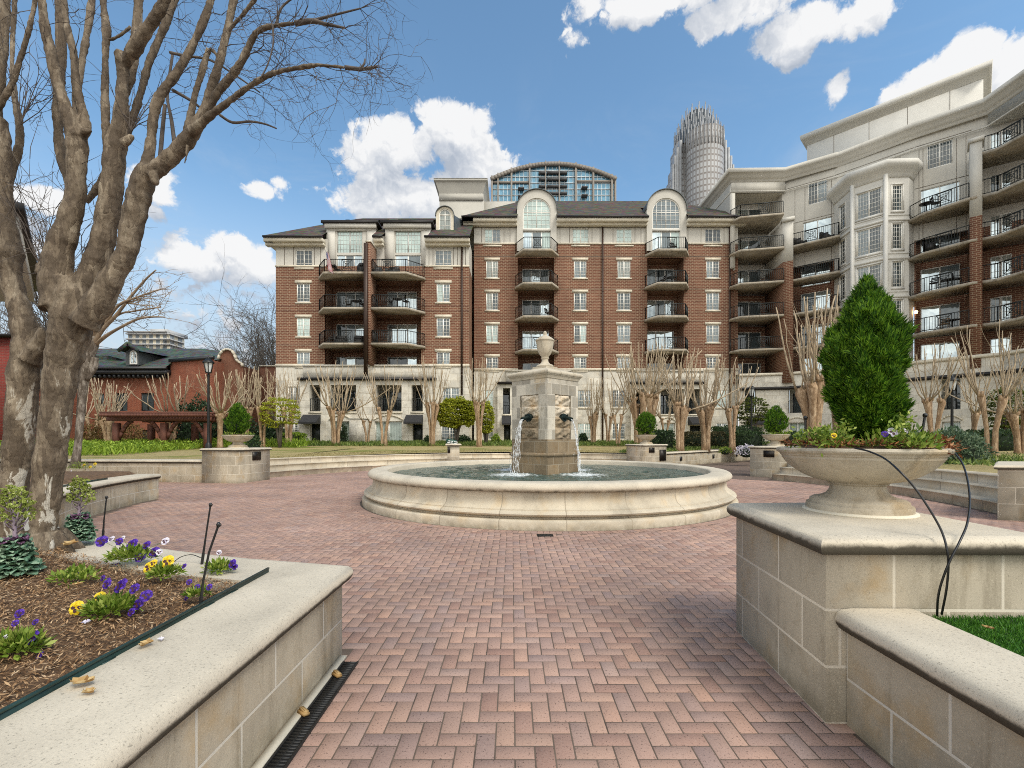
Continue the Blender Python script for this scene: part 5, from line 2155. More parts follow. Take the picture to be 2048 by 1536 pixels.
# corner piers of the bay
for p in (BY[1], BY[2]):
    bayw.prism([(p[0] + .17 * math.cos(a), p[1] + .17 * math.sin(a)) for a in [R(22.5 + 45 * k) for k in range(8)]], 1, 22.5)
bayw.build('bay_wall', M['stucco_white'], rgt)
bc = MB()
bc.sweep(BY, [(0, 22.1), (.08, 22.12), (.10, 22.3), (.2, 22.4), (.42, 22.75), (.6, 22.9), (.62, 23.25), (-.3, 23.3)], capends=False)
bc.face([(x, y, 23.28) for x, y in BY])
bc.build('bay_cornice', M['stucco_white'], rgt)
trim.build('cornice', M['stucco'], rgt)
jnt.build('wall_joints', plain('stucco_joint', (0.25, 0.22, 0.18), 0.9), rgt)
# --- windows and doors
window(fBC, rgt, *topw, rows=5, sub=3, pane=['pane_dark', 'pane_mid'])
slide_door(fBC, rgt, *dw[0], .1, 2, ['pane_sky', 'pane_sky'])
window(fDE, rgt, *topw2, rows=5, sub=4, pane=['pane_dark', 'pane_dark'])
slide_door(fDE, rgt, *dw3, .1, 2, ['pane_sky', 'pane_sky'])
window(fCD, rgt, *strip, cols=4, sub=0, pane=['pane_mid'] * 4, fw=.05, name='strip_window')
for z in FR[:4]:
    slide_door(fBC, rgt, fBC.u(1602, -1.3), fBC.u(1661, -1.3), z + .02, z + 2.4, 1.22, 2, [rb.choice(['pane_sky', 'pane_lit', 'pane_mid']), 'pane_sky'])
    slide_door(fDE, rgt, fDE.u(1841, -.9), fDE.u(1920, -.9), z + .02, z + 2.45, .82, 2, ['pane_sky', rb.choice(['pane_sky', 'pane_mid'])])
for h in fr4:
    window(fDE, rgt, *h, y=.06, cols=2, rows=4, sub=2, pane=[rb.choice(['pane_sky', 'pane_mid']), 'pane_sky'], name='french_door', mull=.16)
for i, z in enumerate(FR):
    slide_door(fAB, rgt, fAB.u(1474, -1.9), fAB.u(1521, -1.9), z + .02, z + 2.25, 1.92, 2, ['pane_sky' if i > 2 else 'pane_dark', 'pane_dark'])
    window(fAB, rgt, fAB.u(1543, -1.9), fAB.u(1566, -1.9), z + .3, z + 2.3, 1.92, cols=2, rows=4, sub=2, pane=['pane_mid', 'pane_sky'], name='french_door')
# --- balconies
for i, z in enumerate(FR[1:], 1):
    world_poly(rgt, [(20.8, 45.8), (20.3, 43.5), (20.75, 42.5), (24.3, 41.75), (24.85, 43.5), (25.1, 45.8)], z,
               rail_pts=[(20.38, 43.6), (20.82, 42.58), (24.28, 41.85)], panel=(1, .55))
    if i < 5:
        world_poly(rgt, [(25.6, 43.6), (24.75, 42.9), (24.95, 41.6), (27.6, 39.3), (28.25, 40.3), (28.3, 41.4)], z,
                   rail_pts=[(25.0, 41.72), (27.58, 39.42), (28.05, 40.2)], panel=(0, .42))
        world_poly(rgt, [(32.2, 37.3), (31.15, 36.75), (31.2, 35.5), (32.6, 33.1), (33.0, 32.95), (34.8, 35.0)], z,
                   rail_pts=[(31.25, 36.7), (31.3, 35.5), (32.55, 33.3)], panel=(1, .45))
    world_poly(rgt, [(34.7, 34.9), (33.0, 33.05), (33.65, 32.4), (33.8, 30.8), (33.8, 26.5), (39, 26.5), (39.5, 31.05)], z,
               rail_pts=[(33.15, 33.0), (33.72, 32.45), (33.9, 30.8), (33.9, 26.5)], panel=(1, .5))
# --- podium
pp_ = [(20.9, 43.05), (24.7, 42.1), (27.7, 39.3), (31.0, 35.5), (32.9, 33.0), (33.65, 32.2), (33.75, 24)]
fops = {1: [(1558, 1612, 778, 826, 'o'), (1560, 1612, 845, 884, 'w')], 2: [(1650, 1690, 775, 825, 'o')], 0: [(1490, 1512, 778, 826, 'o')],
        3: [(1882, 1921, 757, 819, 'o'), (1884, 1921, 843, 884, 'w')], 4: [(1932, 1962, 757, 819, 'o'), (1932, 1962, 843, 884, 'w')], 5: []}
pdm, tr2 = MB(), MB()
for i in range(6):
    f = Facade(pp_[i], pp_[i + 1])
    hs, ty = [], []
    for (x0, x1, y0, y1, k) in fops[i]:
        u0, u1 = max(.15, f.u(x0)), min(f.L - .15, f.u(x1))
        if u1 - u0 < .3:
            continue
        xm = (x0 + x1) / 2
        hs.append((u0, u1, f.z(xm, y1), f.z(xm, y0)))
        ty.append(k)
    pdm.M = f.mtx()
    wall_panel(pdm, f, 0, f.L, .6, 7.45, hs, depth=.4)
    for h, k in zip(hs, ty):
        if k == 'o':
            ins = fmb(f)
            ins.face([(h[0] - .3, 1.9, h[2]), (h[1] + .3, 1.9, h[2]), (h[1] + .3, 1.9, h[3]), (h[0] - .3, 1.9, h[3])])
            ins.face([(h[0] - .01, .4, h[2]), (h[1] + .01, .4, h[2]), (h[1] + .3, 1.9, h[2]), (h[0] - .3, 1.9, h[2])])
            ins.face([(h[0] - .01, .4, h[3]), (h[0] - .3, 1.9, h[3]), (h[1] + .3, 1.9, h[3]), (h[1] + .01, .4, h[3])])
            ins.build('porch_inside', M['stucco_grey'], rgt)
            slide_door(f, rgt, h[0], h[1], h[2], h[3] - .3, 1.85, 2, ['pane_dark', 'pane_dark'], 'frame_dark')
            r = fmb(f)
            railing_mb(r, [(h[0] + .03, .15, h[2]), (h[1] - .03, .15, h[2])], h=1.1)
            r.build('railing', M['rail'], rgt)
        else:
            window(f, rgt, h[0], h[1], h[2], h[3], .3, cols=2, sub=0, pane='pane_blinds', name='garden_window')
            tr2.M = f.mtx()
            c_, w_ = (h[0] + h[1]) / 2, (h[1] - h[0]) / 2 + .1
            prev = None
            for k2 in range(9):
                x = c_ - w_ + 2 * w_ * k2 / 8
                z = h[3] + .1 + .35 * (1 - ((x - c_) / w_) ** 2)
                if prev:
                    tr2.bar((prev[0], -.03, prev[1]), (x, -.03, z), .09, .10)
                prev = (x, z)
pdm.M = None
tr2.M = None
pdm.face([(x, y, 7.44) for x, y in pp_ + [(39, 31), (32, 38), (28.5, 42), (25.3, 45), (20.9, 45)]])
pdm.build('podium_wall', M['lime'], rgt)
tr2.sweep(pp_, [(0, 7.2), (.1, 7.2), (.12, 7.45), (-.3, 7.46)], capends=False)
tr2.build('stone_trim', M['lintel'], rgt)
c2 = MB()
c2.sweep(pp_, [(0, 5.9), (.3, 5.95), (.32, 6.12), (.0, 6.2)], capends=False)
c2.build('dark_cornice', M['gutter'], rgt)
fA2 = Facade(pp_[0], pp_[1])
awning(fA2, rgt, fA2.u(1494), fA2.u(1530), zat(850, 42.5), zat(832, 42.5), 1.0)
lm = MB()
lm.lathe([(0, -.12), (.1, -.1), (.12, .02), (.06, .12), (0, .14)], 10, c=(*fDE.pt(fDE.u(1832, .1), .12, 0)[:2], FR[1] + 1.95))
ml, gl, bl = mat('lit_wall_lamp')
bl.inputs['Emission Color'].default_value = (1.0, .62, .28, 1)
bl.inputs['Emission Strength'].default_value = 5
lm.build('wall_lamp', ml, rgt)

# ================================================================ towers and houses far off
# arched glass tower
TY = 150.0
tw = thing('glass_tower', 'glass apartment tower with an arched roof line rising behind the brick block', 'tower', (xat(1107, TY), TY, 0))
X = lambda px: xat(px, TY)
Zt = lambda py: zat(py, TY)
def topy(px):
    # curved roof line
    k = (px - 1107) / 125.0
    return 327 + 31 * k * k
b = MB()
n = 40
pts = [(982 + 250 * k / n) for k in range(n + 1)]
for a, c in zip(pts[:-1], pts[1:]):
    b.face([(X(a), TY, 40), (X(c), TY, 40), (X(c), TY, Zt(topy(c) + 6)), (X(a), TY, Zt(topy(a) + 6))])
    b.face([(X(a), TY, Zt(topy(a))), (X(c), TY, Zt(topy(c))), (X(c), TY + 30, Zt(topy(c))), (X(a), TY + 30, Zt(topy(a)))])
b.face([(X(982), TY + 30, 40), (X(982), TY, 40), (X(982), TY, Zt(topy(982))), (X(982), TY + 30, Zt(topy(982)))])
b.face([(X(1232), TY, 40), (X(1232), TY + 30, 40), (X(1232), TY + 30, Zt(topy(1232))), (X(1232), TY, Zt(topy(1232)))])
b.build('glass_front', glass_mat('blue_curtain_wall', (0.12, 0.27, 0.37), 0.4, 0.08, 0.05), tw)
b = MB()
for a, c in zip(pts[:-1], pts[1:]):
    b.bar((X(a), TY - .5, Zt(topy(a) + 3)), (X(c), TY - .5, Zt(topy(c) + 3)), 1.2, 1.05)
for px, w in ((984, 4), (996, 2.5), (1023, 3.4), (1059, 3.4), (1091, 2), (1118, 2), (1151, 3.4), (1186, 3.4), (1223, 3.4), (1230, 3)):
    b.box(X(px - w / 2), X(px + w / 2), TY - .9, TY + .1, 40, Zt(topy(px) - 3))
for px0, px1, py in ((984, 1060, 366), (1151, 1230, 364)):
    b.box(X(px0), X(px1), TY - .6, TY + .1, Zt(py + 1.8), Zt(py - 1.8))
b.build('concrete_frame', plain('tan_concrete', (0.225, 0.20, 0.17), 0.85, var=.15, scale=.2), tw)
b = MB()
for px in np.arange(990, 1228, 8.2):
    b.box(X(px - .45), X(px + .45), TY - .2, TY + .1, 40, Zt(topy(px) + 8))
for py in np.arange(342, 404, 12.3):
    w = 125 * math.sqrt(max(0.02, min(1, (py - 328) / 31)))
    b.box(X(1107 - w + 2), X(1107 + w - 2), TY - .25, TY + .1, Zt(py + .7), Zt(py - .7))
b.build('white_mullions', plain('pale_mullion', (0.55, 0.6, 0.62), 0.5), tw)
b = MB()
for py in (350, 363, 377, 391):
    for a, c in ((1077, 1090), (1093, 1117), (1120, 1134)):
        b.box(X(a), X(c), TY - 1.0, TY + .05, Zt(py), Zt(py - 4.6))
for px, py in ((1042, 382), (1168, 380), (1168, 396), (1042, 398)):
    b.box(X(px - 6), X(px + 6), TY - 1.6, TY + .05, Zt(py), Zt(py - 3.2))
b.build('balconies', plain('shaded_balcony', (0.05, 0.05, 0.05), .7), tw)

# crowned skyscraper
SY = 460.0
sk = thing('skyscraper', 'tall grey stone skyscraper stepping in to a crown of vertical fins', 'skyscraper', (xat(1404, SY), SY, 0))
X = lambda px: xat(px, SY)
Zt = lambda py: zat(py, SY)
cx = X(1414)


def tower_mat():
    m, g, b = mat('tower_windows')
    uv = g.coord('UV')
    sx = g.node('ShaderNodeSeparateXYZ')
    g.put(sx.inputs[0], uv)
    fu = g.math('FRACT', g.math('DIVIDE', sx.outputs[0], 3.4))
    fv = g.math('FRACT', g.math('DIVIDE', sx.outputs[1], 5.8))
    win = g.math('MULTIPLY', g.math('GREATER_THAN', fu, .42), g.math('GREATER_THAN', fv, .3))
    sp = g.math('MULTIPLY', g.math('GREATER_THAN', fu, .42), g.math('LESS_THAN', fv, .3))
    c = g.mix(win, (0.235, 0.22, 0.205), (0.36, 0.365, 0.36))
    c = g.mix(sp, c, (0.17, 0.15, 0.135))
    n = g.noise(g.coord('Object'), .05, 4)
    c = g.mix(1.0, c, g.ramp(n, [(.3, .8), (.7, 1.15)]), 'MULTIPLY')
    g.put(b.inputs['Base Color'], c)
    b.inputs['Roughness'].default_value = .5
    return m


M['tower'] = tower_mat()
ms = plain('tower_fins', (0.30, 0.305, 0.305), 0.4, 0.3, var=.2, scale=.2)
md = plain('tower_dark', (0.10, 0.11, 0.115), 0.35, 0.3)
b = MB()
hw = lambda px: px * SY / F
# bowed front drum and stepped shoulders (half width px, depth, top py)
b.lathe([(hw(36), 0), (hw(36), Zt(262))], 40, c=(cx + hw(0), SY + 6, 0))
for w, dp, py in ((64, 34, 345), (60, 38, 322), (54, 42, 282), (48, 46, 262)):
    xl, xr = cx - hw(w), cx + hw(w * .94)
    b.box(xl, xr, SY + 12 + (64 - w) * .2, SY + 26 + (64 - w) * .2, 0, Zt(py))
b.build('shaft', M['tower'], sk)
b = MB()
for w, ytop in ((61, 318), (57, 300), (52, 283), (46, 268)):
    for s in (-1, 1):
        b.box(cx + s * hw(w) - 1.2, cx + s * hw(w) + 1.2, SY + 9, SY + 14, 40, Zt(ytop))
b.build('shoulder_piers', ms, sk)
b, fins = MB(), MB()
for w, y0, y1 in ((46, 268, 244), (40, 246, 228), (32, 230, 210), (23, 212, 197)):
    b.lathe([(hw(w) * .92, Zt(y0)), (hw(w) * .92, Zt(y1)), (0, Zt(y1) + .1)], 30, c=(cx, SY + 24, 0))
    nf = int(w * .95)
    for k in range(nf):
        a = 2 * math.pi * k / nf
        p = (cx + hw(w) * math.cos(a), SY + 24 + hw(w) * math.sin(a))
        fins.tube([(p[0], p[1], Zt(y0) - 9), (p[0], p[1], Zt(y1) + (6.5 if k % 2 else 1.5))], .55, 4)
b.lathe([(hw(11), Zt(198)), (hw(11), Zt(192)), (0, Zt(191))], 20, c=(cx, SY + 24, 0))
for k in range(12):
    a = 2 * math.pi * k / 12
    p = (cx + hw(12) * math.cos(a), SY + 24 + hw(12) * math.sin(a))
    fins.tube([(p[0], p[1], Zt(205)), (p[0], p[1], Zt(188))], .55, 4)
for k in range(17):
    a = math.pi + math.pi * (k + .5) / 17
    p = (cx + hw(36.6) * math.cos(a), SY + 6 + hw(36.6) * math.sin(a))
    fins.tube([(p[0], p[1], Zt(300)), (p[0], p[1], Zt(256 if k % 2 else 262))], .5, 4)
b.build('crown_drums', md, sk)
fins.build('crown_fins', ms, sk)

# concrete slab tower far left
CY = 300.0
ct = thing('concrete_tower', 'distant pale concrete tower with stacked balconies above the slate roof', 'tower', (xat(310, CY), CY, 0))
X = lambda px: xat(px, CY)
Zt = lambda py: zat(py, CY)
m, g, bb = mat('far_tower_front')
sx = g.node('ShaderNodeSeparateXYZ')
g.put(sx.inputs[0], g.coord('Object'))
fu = g.math('FRACT', g.math('DIVIDE', g.math('ADD', sx.outputs[0], g.math('MULTIPLY', sx.outputs[1], .6)), 4.4))
nn = g.voronoi(g.mapping(g.coord('Object'), (.23, .23, .31)), 1, 'F1', 'Color')
c = g.mix(g.math('GREATER_THAN', fu, .55), (0.16, 0.18, 0.19), (0.50, 0.45, 0.34))
bw = g.node('ShaderNodeRGBToBW')
g.put(bw.inputs[0], nn)
g.put(bb.inputs['Base Color'], g.mix(1.0, c, g.ramp(bw.outputs[0], [(.2, .45), (.8, 1.3)]), 'MULTIPLY'))
bb.inputs['Roughness'].default_value = .4
b = MB()
ply = [(X(256), CY), (X(340), CY), (xat(369, CY + 14), CY + 14), (xat(366, CY + 40), CY + 40), (X(256), CY + 40)]
b.prism(ply, 0, Zt(667))
b.build('glass_wall', m, ct)
b = MB()
for py in (668, 678.5, 689, 699.5, 710, 720):
    b.prism([(x + (-1 if i in (0, 4) else 1) * .7, y - (1.2 if i < 3 else 0)) for i, (x, y) in enumerate(ply)], Zt(py + 1.1), Zt(py - 1.1))
b.prism([(X(253), CY - 2), (X(338), CY - 2), (xat(342, CY + 20), CY + 20), (X(253), CY + 40)], Zt(665), Zt(663))
b.box(X(291), X(324), CY + 4, CY + 24, Zt(663), Zt(655))
b.build('floor_slabs', plain('far_concrete', (0.42, 0.42, 0.41), .8), ct)

# red brick house with slate roof and dormers
HY = 46.0
hs_ = thing('brick_house', 'orange brick house with a grey-green slate roof and a gabled dormer, behind the pergola', 'house', (xat(280, HY), HY, 1))
X = lambda px: xat(px, HY)
Zt = lambda py: zat(py, HY)
fh = Facade((X(60), HY), (X(341), HY))
U = lambda px: fh.u(px)
wn = [(U(195), U(208), Zt(812), Zt(787)), (U(231), U(255), Zt(822), Zt(786)), (U(282), U(308), Zt(822), Zt(786)), (U(284), U(307), Zt(886), Zt(860)), (U(120), U(146), Zt(822), Zt(786))]
b = fmb(fh)
wall_panel(b, fh, 0, fh.L, .5, Zt(748), wn)
b.M = None
b.face([(X(341), HY, .5), (X(448), HY - 1.5, .5), (X(448), HY - 1.5, Zt(722)), (X(341), HY, Zt(724))])
b.face([(X(448), HY - 1.5, .5), (X(448), HY + 9, .5), (X(448), HY + 9, Zt(726)), (X(448), HY - 1.5, Zt(726))])
b.build('brick_wall', M['brick_house'], hs_)
for w in wn:
    window(fh, hs_, *w, y=.1, cols=2, rows=2, sub=1, pane=rb.choice(['pane_dark', 'pane_mid']), frame='frame_dark', fw=.09)
b = MB()
zr = zat(697, HY + 5)
b.face([(X(50), HY - .9, Zt(737)), (X(345), HY - .9, Zt(737)), (X(336), HY + 5, zr), (X(50), HY + 5, zr)])
b.face([(X(345), HY - .9, Zt(737)), (X(346), HY + .1, Zt(722)), (X(448), HY - 1.4, Zt(725)), (X(430), HY + 5, zr - .6), (X(336), HY + 5, zr)])
b.box(X(50), X(336), HY + 5, HY + 9, zr - 3, zr)
b.build('slate_roof', M['slate'], hs_)
b = MB()
b.box(X(50), X(343), HY - .8, HY - .01, Zt(750), Zt(741))
b.box(X(50), X(345), HY - .95, HY - .7, Zt(741), Zt(736))
for px in np.arange(190, 342, 9.5):
    b.box(X(px), X(px + 3), HY - .7, HY + .01, Zt(757), Zt(750))
b.bar((X(341), HY - .12, Zt(722)), (X(448), HY - 1.62, Zt(720)), .25, .3)
b.build('eaves', M['frame_dark'], hs_)
d = fmb(Facade((X(255), HY + .4), (X(300), HY + .4)))
dx0, dx1 = X(264) , X(290)
b = MB()
yd2 = HY - .75
b.face([(dx0, yd2, Zt(733)), (dx1, yd2, Zt(733)), (dx1, yd2, Zt(706)), ((dx0 + dx1) / 2, yd2, Zt(695)), (dx0, yd2, Zt(706))])
b.face([(dx1, yd2, Zt(733)), (dx1, yd2 + 4, Zt(706)), (dx1, yd2, Zt(706))])
b.face([(dx0, yd2, Zt(733)), (dx0, yd2, Zt(706)), (dx0, yd2 + 4, Zt(706))])
b.build('dormer_wall', M['lead'], hs_)
b = MB()
cxx = (dx0 + dx1) / 2
for s in (-1, 1):
    ex = cxx + s * (X(296) - cxx)
    b.face([(cxx, yd2 - .5, Zt(691)), (ex, yd2 - .5, Zt(706)), (ex + s * .8, yd2 + 4.5, Zt(706)), (cxx, yd2 + 5, Zt(691))])
    b.bar((cxx, yd2 - .52, Zt(691.5)), (ex, yd2 - .52, Zt(706.5)), .18, .3)
b.build('dormer_roof', M['slate'], hs_)
arch_window(Facade((dx0, yd2), (dx1, yd2)), hs_, .45, 1.15, Zt(731), Zt(711), -.05, 'pane_sky', cols=2, rowh=.7)
b = MB()
b.face([(X(197), HY + .8, Zt(705)), (X(231), HY + .8, Zt(716)), (X(231), HY + 4, Zt(712)), (X(197), HY + 4, Zt(701))])
b.face([(X(150), HY + 1.2, Zt(733)), (X(212), HY + 1.2, Zt(733)), (X(212), HY + 1.2, Zt(712)), (X(197), HY + 1.2, Zt(707)), (X(150), HY + 1.2, Zt(707))])
b.build('dormer', M['slate'], hs_)

# brick building with a curved parapet gable
GY = 46.0
gb = thing('brick_building', 'red brown brick building with a curved stone-capped gable beside the leafless tall trees', 'building', (xat(480, GY), GY, 1))
X = lambda px: xat(px, GY)
Zt = lambda py: zat(py, GY)
prof_ = [(420, 733), (422, 727), (432, 724), (437, 719), (440, 710), (446, 702), (452, 699), (459, 699), (465, 702), (470, 710), (473, 719), (478, 724), (484, 727), (486, 733)]
b = MB()
fr_ = [(X(a), GY, Zt(c)) for a, c in prof_]
b.face([(X(420), GY, .5), (X(486), GY, .5)] + fr_[::-1])
b.face([(X(486), GY, .5), (X(486), GY + 8, .5), (X(486), GY + 8, Zt(733)), (X(486), GY, Zt(733))])
b.box(X(486.2), X(560), GY + 3, GY + 8, .5, zat(733, GY + 3))
b.build('brick_wall', M['brick_brown'], gb)
b = MB()
for p, q in zip(fr_[:-1], fr_[1:]):
    b.bar((p[0], p[1], p[2]), (q[0], q[1], q[2]), .16, .4, up=(0, 1, 0))
b.box(X(486.2), X(560), GY + 2.88, GY + 3.3, zat(733, GY + 3), zat(731, GY + 3))
b.build('stone_cap', M['lintel'], gb)
# house at the far left behind the big tree
LY = 17.0
lh = thing('brick_house', 'red brick house with a dark overhanging roof, behind the big trunk at far left', 'house', (xat(-40, LY), LY, .7))
X = lambda px: xat(px, LY)
Zt = lambda py: zat(py, LY)
b = MB()
b.prism([(-60, 30), (xat(21, 30), 30), (xat(19, 42), 42), (-60, 42)], .5, zat(672, 30))
b.build('brick_wall', M['brick_red'], lh)
RP = [(-14.3, 14.0), (-9.75, 9.24), (-30, 5), (-34, 14.2)]
b = MB()
b.prism(RP, 5.67, 6.0)
b.build('soffit', M['stucco_grey'], lh)
b = MB()
RQ = [(-14.15, 14.1), (-9.5, 9.1), (-30, 4.7), (-34.2, 14.4)]
b.prism(RQ, 6.002, 6.16)
b.face([(-14.15, 14.1, 6.16), (-9.5, 9.1, 6.16), (-24, 9.5, 9.5)])
b.face([(-14.15, 14.1, 6.16), (-24, 9.5, 9.5), (-34, 14.2, 6.16)])
b.face([(-9.5, 9.1, 6.16), (-30, 4.7, 6.16), (-24, 9.5, 9.5)])
b.prism([(-60, 29.6), (xat(26, 29.6), 29.6), (xat(24, 42), 42), (-60, 42)], zat(672, 29.6), zat(667, 29.6))
b.build('overhanging_roof', M['gutter'], lh)
b = MB()
b.box(-25, -24.2, 8, 13, .5, 5.66)
b.build('porch_pier', M['brick_red'], lh)
# ------------------------------------------------------------------ fountain
fx, fy = FC
ft = thing('fountain', 'round stone fountain with a square column and an urn on top, in the plaza', 'fountain', (fx, fy, 0))
b = MB()
prof = [(4.75, -.04), (4.75, .13), (4.735, .155), (4.70, .168), (4.665, .172), (4.60, .178), (4.585, .212), (4.66, .222), (4.70, .24), (4.715, .265), (4.70, .292), (4.665, .31),
        (4.635, .318), (4.633, .34), (4.60, .352), (4.57, .37), (4.535, .41), (4.512, .46), (4.50, .52), (4.50, .58), (4.50, .615), (4.50, .64)]
b.lathe(prof, 192, c=(fx, fy, 0))
b.build('basin_wall', M['basin'], ft, smooth=True, autosmooth=32)
b = MB()
rim = [(4.45, .632), (4.555, .633), (4.59, .645), (4.615, .672), (4.625, .702), (4.617, .735), (4.59, .768), (4.55, .79), (4.50, .80), (4.20, .80), (4.16, .79), (4.14, .765), (4.14, .3)]
b.lathe(rim, 192, c=(fx, fy, 0))
o = b.build('rim', M['coping'], ft, smooth=True, autosmooth=40)
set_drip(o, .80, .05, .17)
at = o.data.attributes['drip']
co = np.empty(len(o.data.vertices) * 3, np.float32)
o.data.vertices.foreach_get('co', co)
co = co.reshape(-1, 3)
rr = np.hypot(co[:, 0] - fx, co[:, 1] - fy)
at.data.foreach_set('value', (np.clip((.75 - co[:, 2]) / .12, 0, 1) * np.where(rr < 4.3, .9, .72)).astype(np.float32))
# water: real ripples
b = MB()
n, mrad = 120, 46
rings = []
rw = np.random.default_rng(3)


def wave(x, y):
    s = 0
    for sx_, sy_ in ((-.88, -.88), (.88, -.88), (-.88, .88), (.88, .88)):
        d = math.hypot(x - sx_, y - sy_)
        s += .009 * math.sin(d * 15 - 1.3) / (1 + d * 1.2) + .035 * math.exp(-d * d * 5) * (rw.random() - .3)
    return s + .005 * math.sin(x * 9 + 2 * y) + .005 * math.sin(y * 11 - 3 * x) + .006 * (rw.random() - .5)


for i in range(mrad + 1):
    r = 4.14 * i / mrad
    rings.append([b.addv((fx + r * math.cos(2 * math.pi * k / n), fy + r * math.sin(2 * math.pi * k / n),
                          .655 + wave(r * math.cos(2 * math.pi * k / n), r * math.sin(2 * math.pi * k / n)))) for k in range(n)])
for i in range(mrad):
    for k in range(n):
        j = (k + 1) % n
        b.facei((rings[i][k], rings[i + 1][k], rings[i + 1][j], rings[i][j]))
tag(b.build('water', M['water'], smooth=True), kind='structure')


# column turned 45 degrees to the viewer
def sq(h, z):      # half diagonal h
    return [(fx, fy - h, z), (fx + h, fy, z), (fx, fy + h, z), (fx - h, fy, z)]


def sqprism(b, prof):
    for (h0, z0), (h1, z1) in zip(prof[:-1], prof[1:]):
        a, c = sq(h0, z0), sq(h1, z1)
        for i in range(4):
            j = (i + 1) % 4
            b.face([a[i], a[j], c[j], c[i]])


HD = .90
b = MB()
sqprism(b, [(HD * 1.01, .3), (HD * 1.01, 1.10)])
b.build('wet_base', M['column_wet'], ft)
b = MB()
sqprism(b, [(HD * 1.0, 1.10), (HD * 1.03, 1.105), (HD * 1.075, 1.125), (HD * 1.09, 1.15), (HD * 1.075, 1.18), (HD * 1.03, 1.20), (HD, 1.205)])
b.build('torus_band', M['column_wet'], ft)
# shaft: on each face a frame of blocks round a recessed rock-faced panel
side = HD * math.sqrt(2)
shaft, wet2 = MB(), MB()
rr_ = random.Random(5)
for k in range(4):
    pa, pb = Vector(sq(HD, 0)[k]), Vector(sq(HD, 0)[(k + 1) % 4])
    f = Facade((pa.x, pa.y), (pb.x, pb.y))
    a0, a1 = side * .24, side * .76
    rock, rockw = MB(), MB()
    for bb_, z0, z1 in ((wet2, 1.20, 1.55), (shaft, 1.55, 3.14)):
        bb_.M = f.mtx()
        wall_panel(bb_, f, 0, side, z0, z1, [(a0, a1, 1.55, 2.72)] if bb_ is shaft else [], depth=.055)
        bb_.M = None
    # rock courses
    for (z0, z1, tgt) in ((1.55, 1.86, rockw), (1.86, 2.13, rockw), (2.13, 2.42, rock), (2.42, 2.72, rock)):
        tgt.M = f.mtx()
        nx_, nz_ = 22, 12
        g_ = [[None] * (nz_ + 1) for _ in range(nx_ + 1)]
        ph_ = rr_.random() * 9
        for i in range(nx_ + 1):
            for j in range(nz_ + 1):
                u, v = i / nx_, j / nz_
                e = min(u, 1 - u, v, 1 - v) * 2
                lump = .5 + .3 * math.sin(u * 7 + ph_ + v * 3) + .25 * math.sin(v * 9 - u * 11 + ph_ * 2)
                ledge = .06 if v < .42 + .14 * math.sin(u * 9 + ph_) else 0
                dd = .06 - min(1, e * 3.2) ** .7 * (.035 + .075 * max(0, lump) - ledge * .7) + (rr_.gauss(0, .011) if e > .05 else 0)
                g_[i][j] = tgt.addv((a0 + (a1 - a0) * u, dd, z0 + (z1 - z0) * v))
        for i in range(nx_):
            for j in range(nz_):
                tgt.facei((g_[i][j], g_[i + 1][j], g_[i + 1][j + 1], g_[i][j + 1]))
        tgt.M = None
    rock.build('rock_panel', M['rock'], ft)
    rockw.build('wet_rock_panel', M['rock_wet'], ft)
shaft.build('column_shaft', M['column_block'], ft)
wet2.build('column_lower', M['column_wet'], ft)
b = MB()
sqprism(b, [(HD, 3.12), (.925, 3.125), (.935, 3.15), (.955, 3.185), (.98, 3.205), (.99, 3.21), (.995, 3.225), (1.02, 3.235), (1.035, 3.26), (1.035, 3.285), (1.02, 3.31), (.985, 3.322), (.34, 3.46), (.34, 3.51), (0.0, 3.512)])
b.build('column_cap', M['column_plain'], ft)
b = MB()
b.lathe([(.20, 3.51), (.235, 3.515), (.24, 3.54), (.215, 3.57), (.14, 3.60), (.095, 3.66), (.085, 3.72), (.11, 3.75), (.115, 3.77), (.09, 3.785), (.10, 3.80), (.15, 3.86), (.195, 3.95), (.22, 4.05), (.235, 4.17), (.242, 4.215),
         (.255, 4.22), (.262, 4.24), (.25, 4.262), (.235, 4.268), (.20, 4.30), (.14, 4.34), (.075, 4.365), (.06, 4.38), (.062, 4.40), (.045, 4.42), (.05, 4.445), (.04, 4.475), (.02, 4.50), (0, 4.505)], 40, c=(fx, fy, 0))
b.build('urn_finial', M['column_plain'], ft, smooth=True, autosmooth=35)
